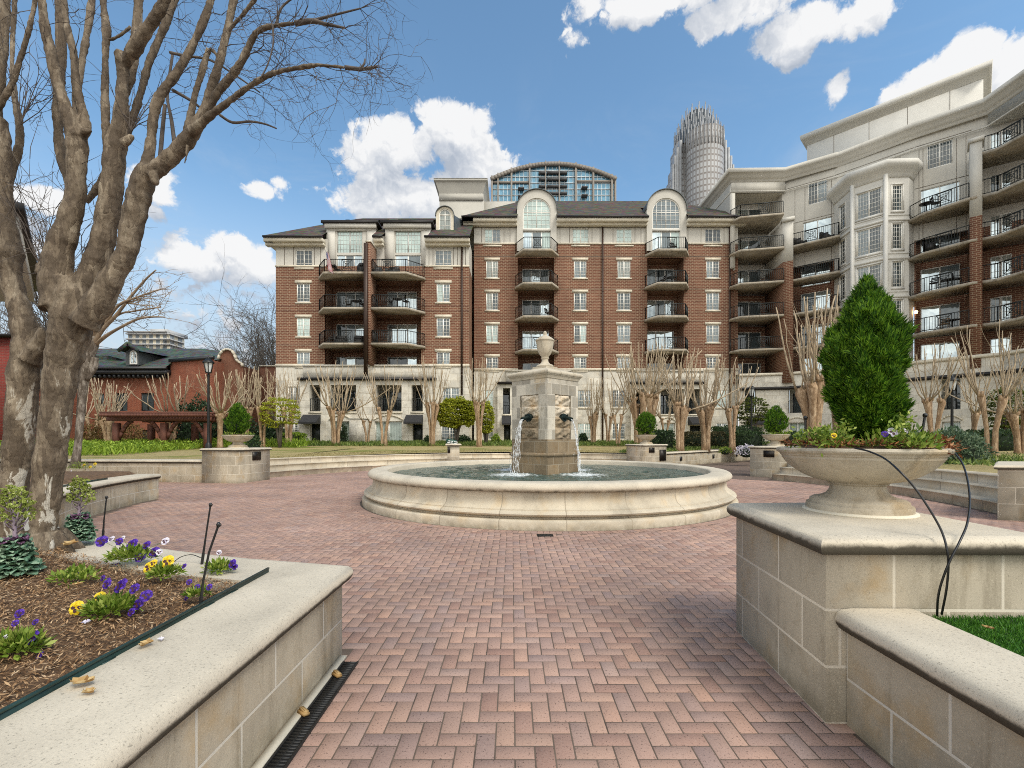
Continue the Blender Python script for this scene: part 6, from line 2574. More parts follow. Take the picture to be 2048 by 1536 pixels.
# bronze spouts and the water they throw
bz = plain('verdigris_bronze', (0.02, 0.035, 0.032), 0.4, 0.6, var=.4, scale=20)
for k in range(4):
    a = R(-135 + 90 * k)
    nx_, ny_ = math.cos(a), math.sin(a)
    base = Vector((fx + nx_ * side / 2, fy + ny_ * side / 2, 2.12))
    n = Vector((nx_, ny_, 0))
    b = MB()
    b.tube([base - n * .12, base + n * .02, base + n * .05], [.105, .115, .105], 16)
    b.tube([base + n * .02, base + n * .10, base + n * .20 + Vector((0, 0, -.02)), base + n * .27 + Vector((0, 0, -.055))], [.06, .05, .048, .058], 12)
    b.tube([base + n * .08 + Vector((0, 0, .03)), base + n * .15 + Vector((0, 0, .07)), base + n * .2 + Vector((0, 0, .05))], [.02, .02, .008], 6)
    b.build('spout', bz, ft, smooth=True, autosmooth=50)
    # jets: a bundle of ragged, tumbling strands
    p0 = base + n * .27 + Vector((0, 0, -.055))
    jb = MB()
    lt = Vector((-ny_, nx_, 0))
    for s in range(7):
        v = .62 + rr_.uniform(-.10, .08)
        off = lt * rr_.gauss(0, .018)
        pts, rad = [], []
        T = math.sqrt(2 * (p0.z - .655) / 9.8)
        ph_ = rr_.random() * 6
        for i in range(30):
            t = T * i / 29
            spread = 1 + 4.2 * (t / T) ** 1.5
            q = p0 + n * (v * t * .98) + off * spread + Vector((0, 0, -.5 * 9.8 * t * t - .1 * t))
            q += lt * (.012 * spread * .5 * math.sin(ph_ + i * 1.1)) + n * (.008 * spread * .5 * math.cos(ph_ * 2 + i * .9))
            q.z = max(q.z, .64)
            pts.append(q)
            rad.append(max(.003, (.014 - .005 * t / T) * (1 + .55 * math.sin(i * 1.7 + ph_) * (t / T))))
        jb.tube(pts, rad, 7)
    for s in range(90):
        t = T * (.35 + .65 * rr_.random())
        q = p0 + n * (.62 * t + rr_.gauss(0, .05)) + lt * rr_.gauss(0, .03 + .06 * t / T) + Vector((0, 0, -.5 * 9.8 * t * t))
        q.z = max(q.z, .66 + abs(rr_.gauss(0, .05)))
        r_ = rr_.uniform(.004, .010)
        jb.tube([q, q + Vector((rr_.gauss(0, .01), rr_.gauss(0, .01), -r_ * 2.4))], [r_, r_ * .5], 5)
    for s in range(110):
        ang, rad_ = rr_.random() * 6.28, abs(rr_.gauss(0, .16))
        q = Vector((p0.x + n.x * .36 + rad_ * math.cos(ang), p0.y + n.y * .36 + rad_ * math.sin(ang), .66 + abs(rr_.gauss(0, .045)) * math.exp(-rad_ * 3)))
        r_ = rr_.uniform(.004, .012)
        jb.tube([q, q + Vector((rr_.gauss(0, .008), rr_.gauss(0, .008), r_ * 1.6))], [r_, r_ * .6], 5)
    jb.build('water_jet', M['jet'], ft, smooth=True)

# ------------------------------------------------------------------ stone urns
UW = .815


def urn_mesh():
    b = MB()
    pr_ = [(0.0, 0.0), (.40, 0.0), (.40, .045), (.395, .06), (.372, .066), (.368, .088), (.345, .10), (.285, .112), (.24, .132), (.218, .158), (.208, .184), (.208, .197), (.228, .206), (.226, .214),
           (.25, .222), (.34, .238), (.43, .272), (.51, .318), (.565, .362), (.59, .392), (.595, .396), (.598, .412), (.610, .418), (.612, .425), (.622, .432), (.638, .44), (.645, .452), (.638, .466), (.62, .472), (.575, .470), (.555, .455), (.55, .42)]
    b.lathe([(q[0] * UW, q[1]) for q in pr_], 72)
    return b


near_urn = thing('urn_planter', 'large weathered stone bowl urn on a moulded foot, holding the tall pointed conifer', 'urn', (2.55, 3.45, 1.055), group='bowl-shaped stone urns on the piers')
b = urn_mesh()
b.M = None
uo = b.build('urn_bowl', M['urn'], None, smooth=True, autosmooth=30)
uo.parent = near_urn
g_ = MB()
g_.lathe([(.318, .0), (.352, .0), (.348, .012), (.326, .02), (.318, .02)], 48)
go = g_.build('mortar_bed', M['trim'], None)
go.parent = near_urn
s_ = MB()
s_.lathe([(.452, .45), (.37, .475), (.2, .50), (0, .505)], 36)
so = s_.build('soil', M['soil'], None, smooth=True)
so.parent = near_urn
URNS = []
for (x, y, z, lab, sc) in ((-10.05, 17.15, 1.22, 'stone bowl urn with the egg-shaped shrub, left of the curved steps', 1.0),
                           (6.93, 24.15, 1.26, 'stone bowl urn with the ball-shaped shrub, on the pier right behind the fountain', 1.0),
                           (10.8, 19.15, 1.25, 'stone bowl urn with the oval shrub, partly covered by the large urn in front', 1.0)):
    URNS.append(dup(near_urn, (x, y, z), 0, sc, lab))
# ------------------------------------------------------------------ planting
rp = random.Random(21)
ng = np.random.default_rng(21)

# ---- the big multi-stemmed tree on the left
BT = thing('bare_tree', 'large leafless multi-stemmed tree with peeling mottled bark, nearest to the viewer in the left planter', 'tree', (-3.85, 3.87, .66))


def stem(pts, Y=3.87, dy=0.0):
    out, rad = [], []
    n = len(pts)
    for i, q in enumerate(pts):
        yy = q[3] if len(q) > 3 else Y + dy * i / max(1, n - 1)
        out.append(P(q[0], q[1], yy))
        rad.append(q[2] * .5 * yy / F * math.cos(math.atan((q[0] - 1024) / F)))
    # Catmull-Rom refinement
    P_, R_ = [], []
    for i in range(n - 1):
        p0, p1, p2, p3 = out[max(0, i - 1)], out[i], out[i + 1], out[min(n - 1, i + 2)]
        for k in range(4):
            t = k / 4
            P_.append(.5 * ((2 * p1) + (p2 - p0) * t + (2 * p0 - 5 * p1 + 4 * p2 - p3) * t * t + (3 * p1 - p0 - 3 * p2 + p3) * t ** 3))
            R_.append(rad[i] + (rad[i + 1] - rad[i]) * t)
    P_.append(out[-1])
    R_.append(rad[-1])
    return P_, R_


S = {
    'M': ([(82, 1140, 84), (84, 1105, 64), (87, 1060, 62), (89, 1024, 64), (97, 941, 72), (110, 850, 72), (122, 751, 78), (132, 700, 86), (143, 646, 100), (147, 600, 94), (140, 560, 80)], 3.87, 0),
    'L': ([(6, 1120, 84), (14, 1060, 72), (20, 1024, 70), (32, 941, 66), (40, 850, 70), (49, 751, 74), (56, 690, 74), (46, 640, 62), (30, 590, 48), (18, 545, 56), (12, 508, 82), (6, 450, 62), (0, 390, 60), (-4, 320, 62), (-8, 273, 66), (-4, 235, 46)], 4.0, 0),
    'L1': ([(-8, 285, 44), (-10, 220, 34), (0, 130, 30), (7, 60, 28), (12, -20, 28)], 4.0, 0),
    'L2': ([(-12, 225, 22), (4, 203, 18), (23, 170, 16), (43, 110, 15), (58, 60, 15), (74, -15, 14)], 3.95, 0),
    'L3': ([(4, 372, 34), (22, 340, 28), (38, 292, 22), (38, 245, 20), (30, 200, 17), (24, 140, 15), (26, 60, 13), (30, -15, 13)], 4.15, .2),
    'LM': ([(58, 722, 56), (80, 690, 46), (100, 662, 46)], 3.95, 0),
    'A': ([(118, 620, 86), (112, 560, 76), (118, 505, 68), (136, 450, 56), (151, 390, 48), (154, 330, 45), (154, 290, 50), (150, 262, 48)], 3.85, .02),
    'A1': ([(152, 275, 42), (143, 250, 38), (130, 215, 33), (119, 180, 30), (110, 140, 28), (102, 105, 28), (93, 70, 26), (86, 30, 23), (83, -20, 22)], 3.85, -.1),
    'A2': ([(158, 275, 34), (170, 255, 30), (168, 235, 25), (158, 200, 22), (151, 160, 20), (148, 110, 20), (140, 75, 20), (132, 40, 18), (125, -20, 18)], 3.88, .1),
    'A3': ([(150, 420, 26), (140, 365, 26), (124, 315, 27), (116, 250, 26), (118, 180, 26), (122, 100, 26), (121, -20, 26)], 4.1, .2),
    'A4': ([(160, 300, 22), (152, 240, 20), (156, 170, 20), (166, 110, 19), (177, 50, 18), (186, -20, 18)], 4.1, .2),
    'B': ([(160, 610, 84), (178, 560, 66), (199, 505, 56), (212, 450, 54), (221, 390, 52), (228, 330, 50), (232, 285, 52), (240, 255, 40), (244, 200, 30), (246, 150, 27), (245, 125, 32), (242, 106, 30)], 3.93, 0),
    'BK': ([(172, 405, 14), (196, 375, 20), (212, 345, 22)], 4.05, 0),
    'B0': ([(246, 135, 26), (256, 116, 26), (268, 98, 34), (284, 72, 29), (305, 44, 27), (322, 14, 26), (336, -20, 26)], 3.93, -.15),
    'B1': ([(250, 190, 20), (262, 150, 22), (270, 105, 24), (273, 60, 23), (279, -20, 22)], 4.05, .1),
    'B2': ([(222, 310, 28), (214, 280, 24), (211, 235, 20), (210, 170, 18), (211, 100, 18), (213, 62, 21), (208, 20, 18), (204, -20, 16)], 3.95, .1),
    'B2b': ([(215, 80, 12), (232, 75, 11), (252, 62, 10), (262, 52, 10)], 3.97, 0),
    'B3': ([(246, 280, 22), (262, 245, 20), (280, 190, 19), (300, 120, 18), (326, 60, 18), (345, 10, 18), (354, -20, 17)], 4.0, .15),
    'C': ([(168, 650, 70), (200, 600, 66), (228, 548, 54), (253, 505, 46), (260, 469, 52), (270, 425, 54), (279, 390, 55), (288, 358, 54), (303, 338, 50)], 3.80, -.04),
    'C1': ([(290, 350, 40), (298, 310, 26), (303, 270, 23), (308, 225, 22), (318, 195, 25), (332, 175, 23), (350, 150, 21), (372, 115, 20), (395, 70, 18), (412, 30, 17), (427, -20, 17)], 3.78, .1),
    'C2': ([(300, 348, 42), (325, 330, 40), (350, 306, 38), (368, 288, 36), (385, 266, 33), (399, 240, 27), (410, 215, 24), (425, 170, 21), (440, 120, 19), (452, 70, 18), (463, 20, 18), (472, -20, 18)], 3.76, 0),
    'C2b': ([(372, 280, 22), (379, 240, 18), (390, 190, 16), (405, 140, 16), (418, 97, 15)], 3.85, 0),
    'C2c': ([(443, 116, 14), (432, 108, 12), (420, 96, 12)], 3.82, 0),
    'C2d': ([(458, 60, 14), (480, 35, 11), (500, 12, 11), (520, -15, 10)], 3.75, -.1),
    'C3': ([(400, 250, 24), (420, 212, 20), (440, 180, 18), (466, 148, 18), (490, 110, 16), (505, 77, 16), (522, 58, 14), (548, 52, 12), (590, 47, 12)], 3.74, -.25),
    'C4': ([(385, 266, 26), (402, 248, 22), (430, 224, 18), (470, 194, 16), (510, 165, 14), (545, 147, 12), (590, 137, 11), (635, 130, 11), (690, 135, 9)], 3.72, -.35),
    'st1': ([(304, 345, 26), (310, 360, 20), (309, 370, 12)], 3.70, 0),
    'st2': ([(244, 288, 26), (258, 278, 19), (264, 268, 12)], 3.86, 0),
    'st3': ([(376, 290, 12), (372, 315, 9), (368, 328, 8)], 3.70, 0),
    'st4': ([(166, 264, 20), (177, 262, 16), (183, 260, 9)], 3.84, 0),
    'st5': ([(86, 545, 40), (80, 532, 26), (78, 524, 14)], 3.82, 0),
}
tr = MB()
for k, (pts, Y, dy) in S.items():
    pp2, rr2 = stem(pts, Y, dy)
    rr2 = [r * (1 + .05 * math.sin(i * 1.9 + len(k))) for i, r in enumerate(rr2)]
    tr.tube(pp2, rr2, 14)
# root flare
for k in range(9):
    a = 2 * math.pi * k / 9
    c0 = P(86, 1085, 3.87)
    tr.tube([c0 + Vector((math.cos(a) * .08, math.sin(a) * .08, .05)), Vector((c0.x + math.cos(a) * .17, c0.y + math.sin(a) * .17, .70)), Vector((c0.x + math.cos(a) * .26, c0.y + math.sin(a) * .26, .60))], [.09, .06, .03], 8)
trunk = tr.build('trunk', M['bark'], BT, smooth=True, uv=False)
rm = trunk.modifiers.new('join', 'REMESH')
rm.mode = 'VOXEL'
rm.voxel_size = .011
rm.use_smooth_shade = True
sm = trunk.modifiers.new('smooth', 'SMOOTH')
sm.factor, sm.iterations = .5, 6
tx = bpy.data.textures.new('bark_lumps', 'CLOUDS')
tx.noise_scale = .22
tx.noise_depth = 3
dm = trunk.modifiers.new('lumps', 'DISPLACE')
dm.texture, dm.strength, dm.mid_level = tx, .020, .58
dm.texture_coords = 'LOCAL'
tx2 = bpy.data.textures.new('bark_flakes', 'CLOUDS')
tx2.noise_scale = .032
tx2.noise_depth = 2
dm2 = trunk.modifiers.new('flakes', 'DISPLACE')
dm2.texture, dm2.strength, dm2.mid_level = tx2, .011, .55
dm2.texture_coords = 'LOCAL'


def twig(b, p, d, L, r, depth, droop=.0, n=6, rnd=rp, kink=.34):
    pts, rad = [p], [r]
    q, v = Vector(p), Vector(d).normalized()
    for i in range(n):
        v = (v + Vector((rnd.gauss(0, kink), rnd.gauss(0, kink), rnd.gauss(0, kink) - droop))).normalized()
        q = q + v * L / n
        pts.append(q)
        rad.append(r * (1 - .75 * (i + 1) / n))
        if depth and rnd.random() < .62:
            w = (v + Vector((rnd.gauss(0, .8), rnd.gauss(0, .6), rnd.gauss(0, .8)))).normalized()
            twig(b, q, w, L * rnd.uniform(.35, .6), r * .62, depth - 1, droop, max(3, n - 2), rnd, kink)
    b.tube(pts, rad, 3 if r < .006 else 4, cap=False)


tb = MB()
for pts, Y, dy, w in (([(590, 47, 12), (625, 42, 10), (650, 48, 7), (690, 56, 4)], 3.49, 0, 5), ([(620, 43, 7), (660, 32, 5), (720, 17, 3)], 3.5, 0, 4), ([(690, 135, 9), (725, 138, 7), (755, 133, 5)], 3.37, 0, 6),
                      ([(720, 138, 5), (728, 128, 4), (730, 118, 3)], 3.37, 0, 4), ([(440, 230, 7), (465, 245, 6), (500, 243, 5), (530, 248, 4), (553, 257, 3)], 3.7, -.05, 4), ([(340, 105, 7), (372, 112, 6), (420, 120, 5), (470, 150, 4), (520, 185, 3)], 3.9, -.1, 4),
                      ([(553, 52, 6), (560, 20, 5), (580, 0, 4), (600, -10, 4)], 3.55, 0, 4), ([(545, 48, 5), (546, 90, 3), (535, 130, 3), (520, 158, 3)], 3.5, 0, 4),
                      ([(345, 180, 8), (380, 200, 7), (400, 215, 6)], 3.9, 0, 4), ([(350, 295, 10), (343, 240, 8), (335, 190, 6), (345, 110, 6)], 3.95, .1, 5), ([(320, 320, 10), (325, 260, 9), (330, 210, 8)], 3.92, .1, 5)):
    a, r = stem(pts, Y, dy)
    tb.tube(a, r, 6)
HB = [('C4', .3, 1, 17), ('C3', .3, 1, 17), ('C2', .5, 1, 8), ('C1', .5, 1, 8), ('B3', .4, 1, 7), ('B0', .5, 1, 4), ('A2', .5, 1, 3), ('A1', .5, 1, 3), ('L2', .2, 1, 5), ('L', .5, .9, 5), ('C2d', 0, 1, 6)]
for k, t0, t1, n in HB:
    a, r = stem(*S[k])
    for i in range(n):
        t = t0 + (t1 - t0) * rp.random()
        q = a[int(t * (len(a) - 1))]
        out = 1 if k[0] in 'C' else rp.choice((-1, 1, 1))
        d = Vector((out * abs(rp.gauss(.75, .5)), rp.gauss(0, .35), rp.gauss(.15, .6)))
        twig(tb, q, d, rp.uniform(.28, .8), rp.uniform(.0022, .0045), 2, .02)
for t in range(6):     # twigs at the outer ends
    for pts in ((690, 56, 3.49), (720, 17, 3.5), (745, 134, 3.37), (650, 48, 3.49), (725, 138, 3.37)):
        twig(tb, P(*pts), Vector((rp.gauss(.6, .5), rp.gauss(0, .3), rp.gauss(-.15, .6))), rp.uniform(.2, .55), .0026, 2, .03)
# whips from the knuckle left of the main stem and up between the stems
for (px, py, Y, n, dx, L0, L1) in ((80, 528, 3.82, 7, -.25, .35, .85), (95, 515, 3.9, 5, -.12, .4, .8), (165, 520, 4.0, 6, .05, .4, .7), (262, 262, 3.9, 6, .2, .3, .6), (150, 420, 4.1, 5, 0, .3, .6), (40, 250, 4.0, 8, .2, .4, .8)):
    for i in range(n):
        twig(tb, P(px, py, Y), Vector((dx + rp.gauss(0, .3), rp.gauss(0, .2), 1)), rp.uniform(L0, L1), .005, 1, 0, 6, rp, .14)
tb.build('twigs', M['bark_twig'], BT, uv=False)

# ---- second tree, grey-white, beyond the planter
T2 = thing('bare_tree', 'grey-white leafless tree with upswept branches directly behind the big trunk', 'tree', P(150, 925, 15.5))
b = MB()
for pts in ([(150, 935, 26), (154, 905, 18), (158, 870, 17), (162, 820, 19), (168, 760, 22), (176, 715, 28), (184, 690, 30), (190, 672, 22)],
            [(172, 760, 14), (186, 735, 20), (190, 715, 16)]):
    a, r = stem(pts, 15.5)
    b.tube(a, r, 10)
b.build('trunk', M['bark_far'], T2, smooth=True, uv=False)
b = MB()
for pts in ([(186, 691, 14), (205, 660, 10), (232, 631, 9), (260, 595, 7), (290, 560, 5), (312, 540, 3)], [(191, 688, 12), (212, 672, 9), (235, 658, 7), (273, 639, 6), (300, 634, 5), (328, 634, 3)],
            [(190, 680, 12), (215, 640, 9), (238, 610, 7), (270, 596, 5), (322, 578, 3)], [(188, 680, 12), (200, 640, 9), (216, 600, 8), (240, 560, 6), (262, 530, 4)], [(180, 690, 12), (190, 650, 9), (200, 610, 7), (204, 570, 5), (212, 530, 3)],
            [(235, 610, 6), (255, 606, 5), (280, 610, 3)], [(214, 648, 7), (240, 628, 5), (270, 622, 4), (322, 614, 3)]):
    a, r = stem(pts, 15.5, -.8)
    b.tube(a, r, 6)
    for i in range(7):
        q = a[rp.randrange(len(a) // 2, len(a))]
        twig(b, q, Vector((rp.gauss(.7, .4), rp.gauss(0, .4), rp.gauss(.4, .5))), rp.uniform(.5, 1.1), .012, 1, 0, 5, rp, .2)
b.build('branches', M['crape_grey'], T2, uv=False)


# ---- pollarded crape-type trees along the buildings
def crape(seed, nst, Hk=2.5, Ht=6.0, spread=1.5, whips=9):
    r = random.Random(seed)
    t, br = MB(), MB()
    for s in range(nst):
        a = 2 * math.pi * s / nst + r.uniform(-.4, .4)
        x0, y0 = .13 * math.cos(a), .13 * math.sin(a)
        kx, ky = (.34 + .12 * r.random()) * math.cos(a), (.34 + .12 * r.random()) * math.sin(a)
        hk = Hk * r.uniform(.86, 1.08)
        rad = r.uniform(.10, .135)
        pts = [(x0, y0, -.15), (x0 * 1.1, y0 * 1.1, hk * .15), (x0 * 1.3, y0 * 1.3, hk * .45), (kx * .7, ky * .7, hk * .75), (kx, ky, hk * .97), (kx * 1.05, ky * 1.05, hk + .12)]
        t.tube(pts, [rad * 1.35, rad, rad * .88, rad * .95, rad * 1.45, rad * .9], 8)
        for q in range(3):
            aa = r.uniform(0, 6.28)
            t.tube([(kx + .05 * math.cos(aa), ky + .05 * math.sin(aa), hk - .1), (kx + .17 * math.cos(aa), ky + .17 * math.sin(aa), hk + .04), (kx + .2 * math.cos(aa), ky + .2 * math.sin(aa), hk + .16)], [rad * .7, rad * .75, rad * .4], 6)
        for w in range(whips):
            aa = a + r.gauss(0, 1.2)
            out = abs(r.gauss(.0, .62)) * spread + .12
            h = (Ht - hk) * r.uniform(.62, 1.0) * (1 - .16 * out / spread)
            ex, ey = kx + out * math.cos(aa), ky + out * math.sin(aa)
            pts, rad2 = [], []
            r0 = r.uniform(.025, .047)
            for i in range(7):
                u = i / 6
                e = u ** .72
                pts.append((kx + .1 * math.cos(aa) + (ex - kx) * e + r.gauss(0, .025), ky + .1 * math.sin(aa) + (ey - ky) * e + r.gauss(0, .025), hk + .02 + h * u))
                rad2.append(r0 * (1 - .5 * u))
            br.tube(pts, rad2, 5, cap=True)
            for f in range(r.choice((0, 0, 1, 1, 2))):
                i = r.choice((2, 3, 4))
                p = Vector(pts[i])
                d = Vector((math.cos(aa + r.gauss(0, 1)) * .5, math.sin(aa + r.gauss(0, 1)) * .5, 1))
                L = (Ht - p.z) * r.uniform(.4, .85)
                q = [p]
                for j in range(4):
                    d = (d + Vector((r.gauss(0, .12), r.gauss(0, .12), .15))).normalized()
                    q.append(q[-1] + d * L / 4)
                br.tube(q, [rad2[i] * .7, rad2[i] * .55, rad2[i] * .42, rad2[i] * .3, rad2[i] * .18], 4, cap=False)
            if r.random() < .3:
                twig(br, Vector(pts[3]), Vector((math.cos(aa), math.sin(aa), .5)), r.uniform(.5, 1.2), .012, 1, 0, 4, r, .25)
    return t, br


TREES = [  # px, Y, base py (only for the height), knuckle py, top py, half spread px, prototype, colour, label
    (578, 36, 822, 722, 46, 0, 'pruned bare tree with tan stems at the left corner of the brick block'),
    (672, 36, 815, 718, 52, 1, 'pruned bare tree with tan stems, just right of the left-most black awning'),
    (735, 38.5, 834, 778, 22, 4, 'thin small bare tree in front of the low limestone garden wall'),
    (768, 35.5, 828, 716, 38, 2, 'pruned bare tree with two tan stems in front of the arched window with green blinds'),
    (864, 35.5, 822, 704, 36, 3, 'tall pruned bare tree with many upright stems, between the second awning and the dome-shaped maple'),
    (958, 34.5, 838, 694, 36, 0, 'tall narrow pruned bare tree between the dome-shaped maple and the fountain column'),
    (1187, 38, 833, 746, 30, 1, 'pruned bare tree first to the right of the fountain column'),
    (1216, 39, 836, 752, 22, 2, 'slim pruned bare tree beside the long downspout, right of the fountain'),
    (1236, 36, 822, 744, 26, 4, 'dark slim pruned bare tree in front of the podium window, left of the ball shrub'),
    (1277, 36, 806, 684, 52, 3, 'tall wide pruned bare tree just left of the ball shrub'),
    (1299, 33, 800, 656, 66, 0, 'tallest pruned bare tree, rising directly behind the ball shrub'),
    (1330, 38.5, 842, 770, 22, 2, 'short pruned bare tree in front of the white porch columns'),
    (1360, 27.5, 812, 690, 62, 1, 'pruned bare tree with two thick trunks in front of the brown hedge'),
    (1412, 29, 815, 702, 52, 3, 'pruned bare tree with clustered trunks in front of the right-most black awning'),
    (1465, 30, 812, 700, 46, 2, 'pruned bare tree beside the right-hand lamp post, in front of the hedge end'),
    (1628, 20, 784, 574, 84, 3, 'tall pruned bare tree with several trunks, left of and behind the big conifer'),
    (1674, 24, 800, 600, 50, 1, 'pruned bare tree half hidden behind the left flank of the big conifer'),
    (1866, 21, 812, 662, 50, 0, 'pruned bare tree just right of the big conifer'),
    (1945, 24, 834, 718, 40, 4, 'short pruned bare tree in front of the dark porch opening'),
    (1982, 19, 800, 618, 52, 2, 'tall pruned bare tree with two straight trunks, near the right edge'),
    (2040, 20, 820, 694, 52, 1, 'pruned bare tree cut off by the right edge of the photo'),
    (440, 31, 838, 728, 66, 2, 'pruned bare tree with pale fanned branches, right of the left lamp post'),
    (524, 33, 834, 716, 36, 0, 'pruned bare tree between the gabled brick building and the yellow-green shrub'),
    (490, 37, 822, 728, 44, 3, 'pruned bare tree in front of the curved brick gable'),
    (342, 36, 846, 738, 64, 4, 'pruned bare tree with pale fanned branches behind the middle of the pergola'),
    (216, 33, 852, 750, 50, 1, 'pruned bare tree behind the left end of the pergola'),
    (186, 35, 850, 742, 42, 4, 'pruned bare tree in front of the brick house, close to the grey-white tree'),
]
CP = []
for sd, nst, whips in ((1, 3, 6), (2, 4, 6), (3, 2, 8), (4, 5, 5), (5, 2, 6)):
    t, br = crape(sd * 13 + 1, nst, whips=whips)
    CP.append((t, br))
proto = {}
for i, (px, Y, kpy, tpy, hs, k, lab) in enumerate(TREES):
    x = xat(px, Y)
    z = lawn_h(x, Y) if x < 9 or Y > 33 else LAWN + .15
    top = zat(tpy, Y) - z
    sx_ = hs * Y / F / 1.55
    if k not in proto:
        r = thing('pollard_tree', lab, 'tree', (x, Y, z), 'pruned bare trees along the buildings')
        o1 = CP[k][0].build('trunk', M['crape'], None, smooth=True, uv=False)
        o2 = CP[k][1].build('branches', M['crape_br'], None, smooth=True, uv=False)
        o1.parent = r
        o2.parent = r
        proto[k] = r
    else:
        r = dup(proto[k], (x, Y, z), rp.uniform(0, 6.28), 1, lab)
    r.scale = (max(.75, min(1.7, sx_ ** .8)), max(.75, min(1.7, sx_ ** .8)), top / 6.0)

# ---- tall leafless trees far behind on the left
for (px, Y, top, hs, n, lab) in ((548, 62, 585, 36, 15, 'tall fine-twigged leafless tree against the sky, next to the left edge of the brick block'), (482, 66, 652, 48, 12, 'lower fine-twigged leafless tree behind the curved brick gable'), (515, 72, 640, 40, 12, 'greyish leafless tree between the gable and the brick block'),
                                 (96, 40, 395, 60, 11, 'leafless tree crown seen between the stems of the big tree'), (24, 60, 560, 40, 6, 'leafless tree far left behind the big trunk')):
    x = xat(px, Y)
    t = thing('bare_tree', lab, 'tree', (x, Y, 1))
    b = MB()
    H = zat(top, Y) - 1
    b.tube([(x, Y, .8), (x + .1, Y, H * .3), (x, Y, H * .55)], [.28, .2, .12], 7)
    b.build('trunk', M['twig_dark'], t, uv=False)
    b = MB()
    for i in range(n * 4):
        z0 = 1 + H * rp.uniform(.25, .6)
        d = Vector((rp.gauss(0, .55), rp.gauss(0, .4), rp.uniform(.6, 1.2)))
        twig(b, Vector((x, Y, z0)), d, (H + 1 - z0) * rp.uniform(.5, .95), .05, 3, -.04, 6, rp, .2)
    b.build('branches', M['twig_dark'], t, uv=False)


# ---- shrubs, hedges
def shell_points(n, a, seed, flat=0.0, inner=.25, lump=.16):
    r = np.random.default_rng(seed)
    d = rand_unit(r, n)
    d[:, 2] = np.where(d[:, 2] < -flat, -d[:, 2], d[:, 2]) if flat < 1 else d[:, 2]
    k = 1 - inner * r.random(n) ** 2
    lum = 1 + lump * (np.sin(d[:, 0] * 5 + seed) * np.sin(d[:, 1] * 6 + 1.3 * seed) * np.cos(d[:, 2] * 5 - seed)) + lump * .5 * np.sin(d[:, 0] * 13 + d[:, 2] * 11 + seed)
    return d * (k * lum)[:, None] * np.array(a)[None], d, r


def shrub(name, label, c, a, mt, n, leaf, seed, cat='shrub', parent=None, flat=.35, part='foliage', core=True, inner=.25, group=None, up=.35, aspect=.55, lump=.16):
    p, d, r = shell_points(n, a, seed, flat, inner, lump)
    q = leaf_quads(r, p + np.array(c), d * .5 + rand_unit(r, n) * .6, d * .5 + rand_unit(r, n) * .7 + np.array([0, 0, up]), leaf * r.uniform(.7, 1.3, n), leaf * aspect, .3)
    b = MB()
    b.quads(q)
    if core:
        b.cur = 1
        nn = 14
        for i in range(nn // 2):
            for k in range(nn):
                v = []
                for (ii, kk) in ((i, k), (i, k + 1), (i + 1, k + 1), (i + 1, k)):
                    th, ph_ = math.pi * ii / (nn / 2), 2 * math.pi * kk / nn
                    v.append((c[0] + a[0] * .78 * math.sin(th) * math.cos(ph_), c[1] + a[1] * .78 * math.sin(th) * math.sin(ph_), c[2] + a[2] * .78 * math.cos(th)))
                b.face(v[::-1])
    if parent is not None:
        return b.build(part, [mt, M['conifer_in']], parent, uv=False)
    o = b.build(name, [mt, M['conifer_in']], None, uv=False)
    return tag(o, label, cat, group)


def hedge(name, label, x0, x1, y0, y1, z0, z1, mt, n, leaf, seed, rot=0.0, cat='hedge'):
    r = np.random.default_rng(seed)
    p = r.uniform(-1, 1, (n, 3))
    ax = r.integers(0, 3, n)
    s = np.where(r.random(n) < .5, -1, 1)
    for i in range(3):
        m = ax == i
        p[m, i] = np.where(i == 2, 1, s[m]) * (1 - .25 * r.random(m.sum()) ** 2)
    e = np.maximum(np.abs(p[:, 0]), np.abs(p[:, 1]))
    p[:, 2] = np.where(p[:, 2] > .7, p[:, 2] - .22 * e ** 6, p[:, 2])
    p += .09 * np.sin(p[:, [1, 2, 0]] * 9 + seed)
    c = np.array([(x0 + x1) / 2, (y0 + y1) / 2, (z0 + z1) / 2])
    h = np.array([(x1 - x0) / 2, (y1 - y0) / 2, (z1 - z0) / 2])
    d = p / (np.linalg.norm(p, axis=1, keepdims=True) + 1e-6)
    w = p * h
    if rot:
        ca, sa = math.cos(rot), math.sin(rot)
        w = np.stack([w[:, 0] * ca - w[:, 1] * sa, w[:, 0] * sa + w[:, 1] * ca, w[:, 2]], axis=1)
    q = leaf_quads(r, w + c, d + rand_unit(r, n) * .6, d * .6 + rand_unit(r, n) * .6 + np.array([0, 0, .4]), leaf * r.uniform(.7, 1.3, n), leaf * .55, .3)
    b = MB()
    b.quads(q)
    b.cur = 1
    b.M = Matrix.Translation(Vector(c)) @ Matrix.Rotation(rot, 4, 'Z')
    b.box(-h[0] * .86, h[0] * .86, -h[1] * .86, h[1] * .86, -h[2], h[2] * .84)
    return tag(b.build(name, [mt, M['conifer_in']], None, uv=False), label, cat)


def hx(name, lab, px0, px1, Y, top, z0, mt, n, leaf, seed, depth=1.2, cat='hedge', rot=0):
    return hedge(name, lab, xat(px0, Y), xat(px1, Y), Y, Y + depth, z0, zat(top, Y), mt, n, leaf, seed, rot, cat)


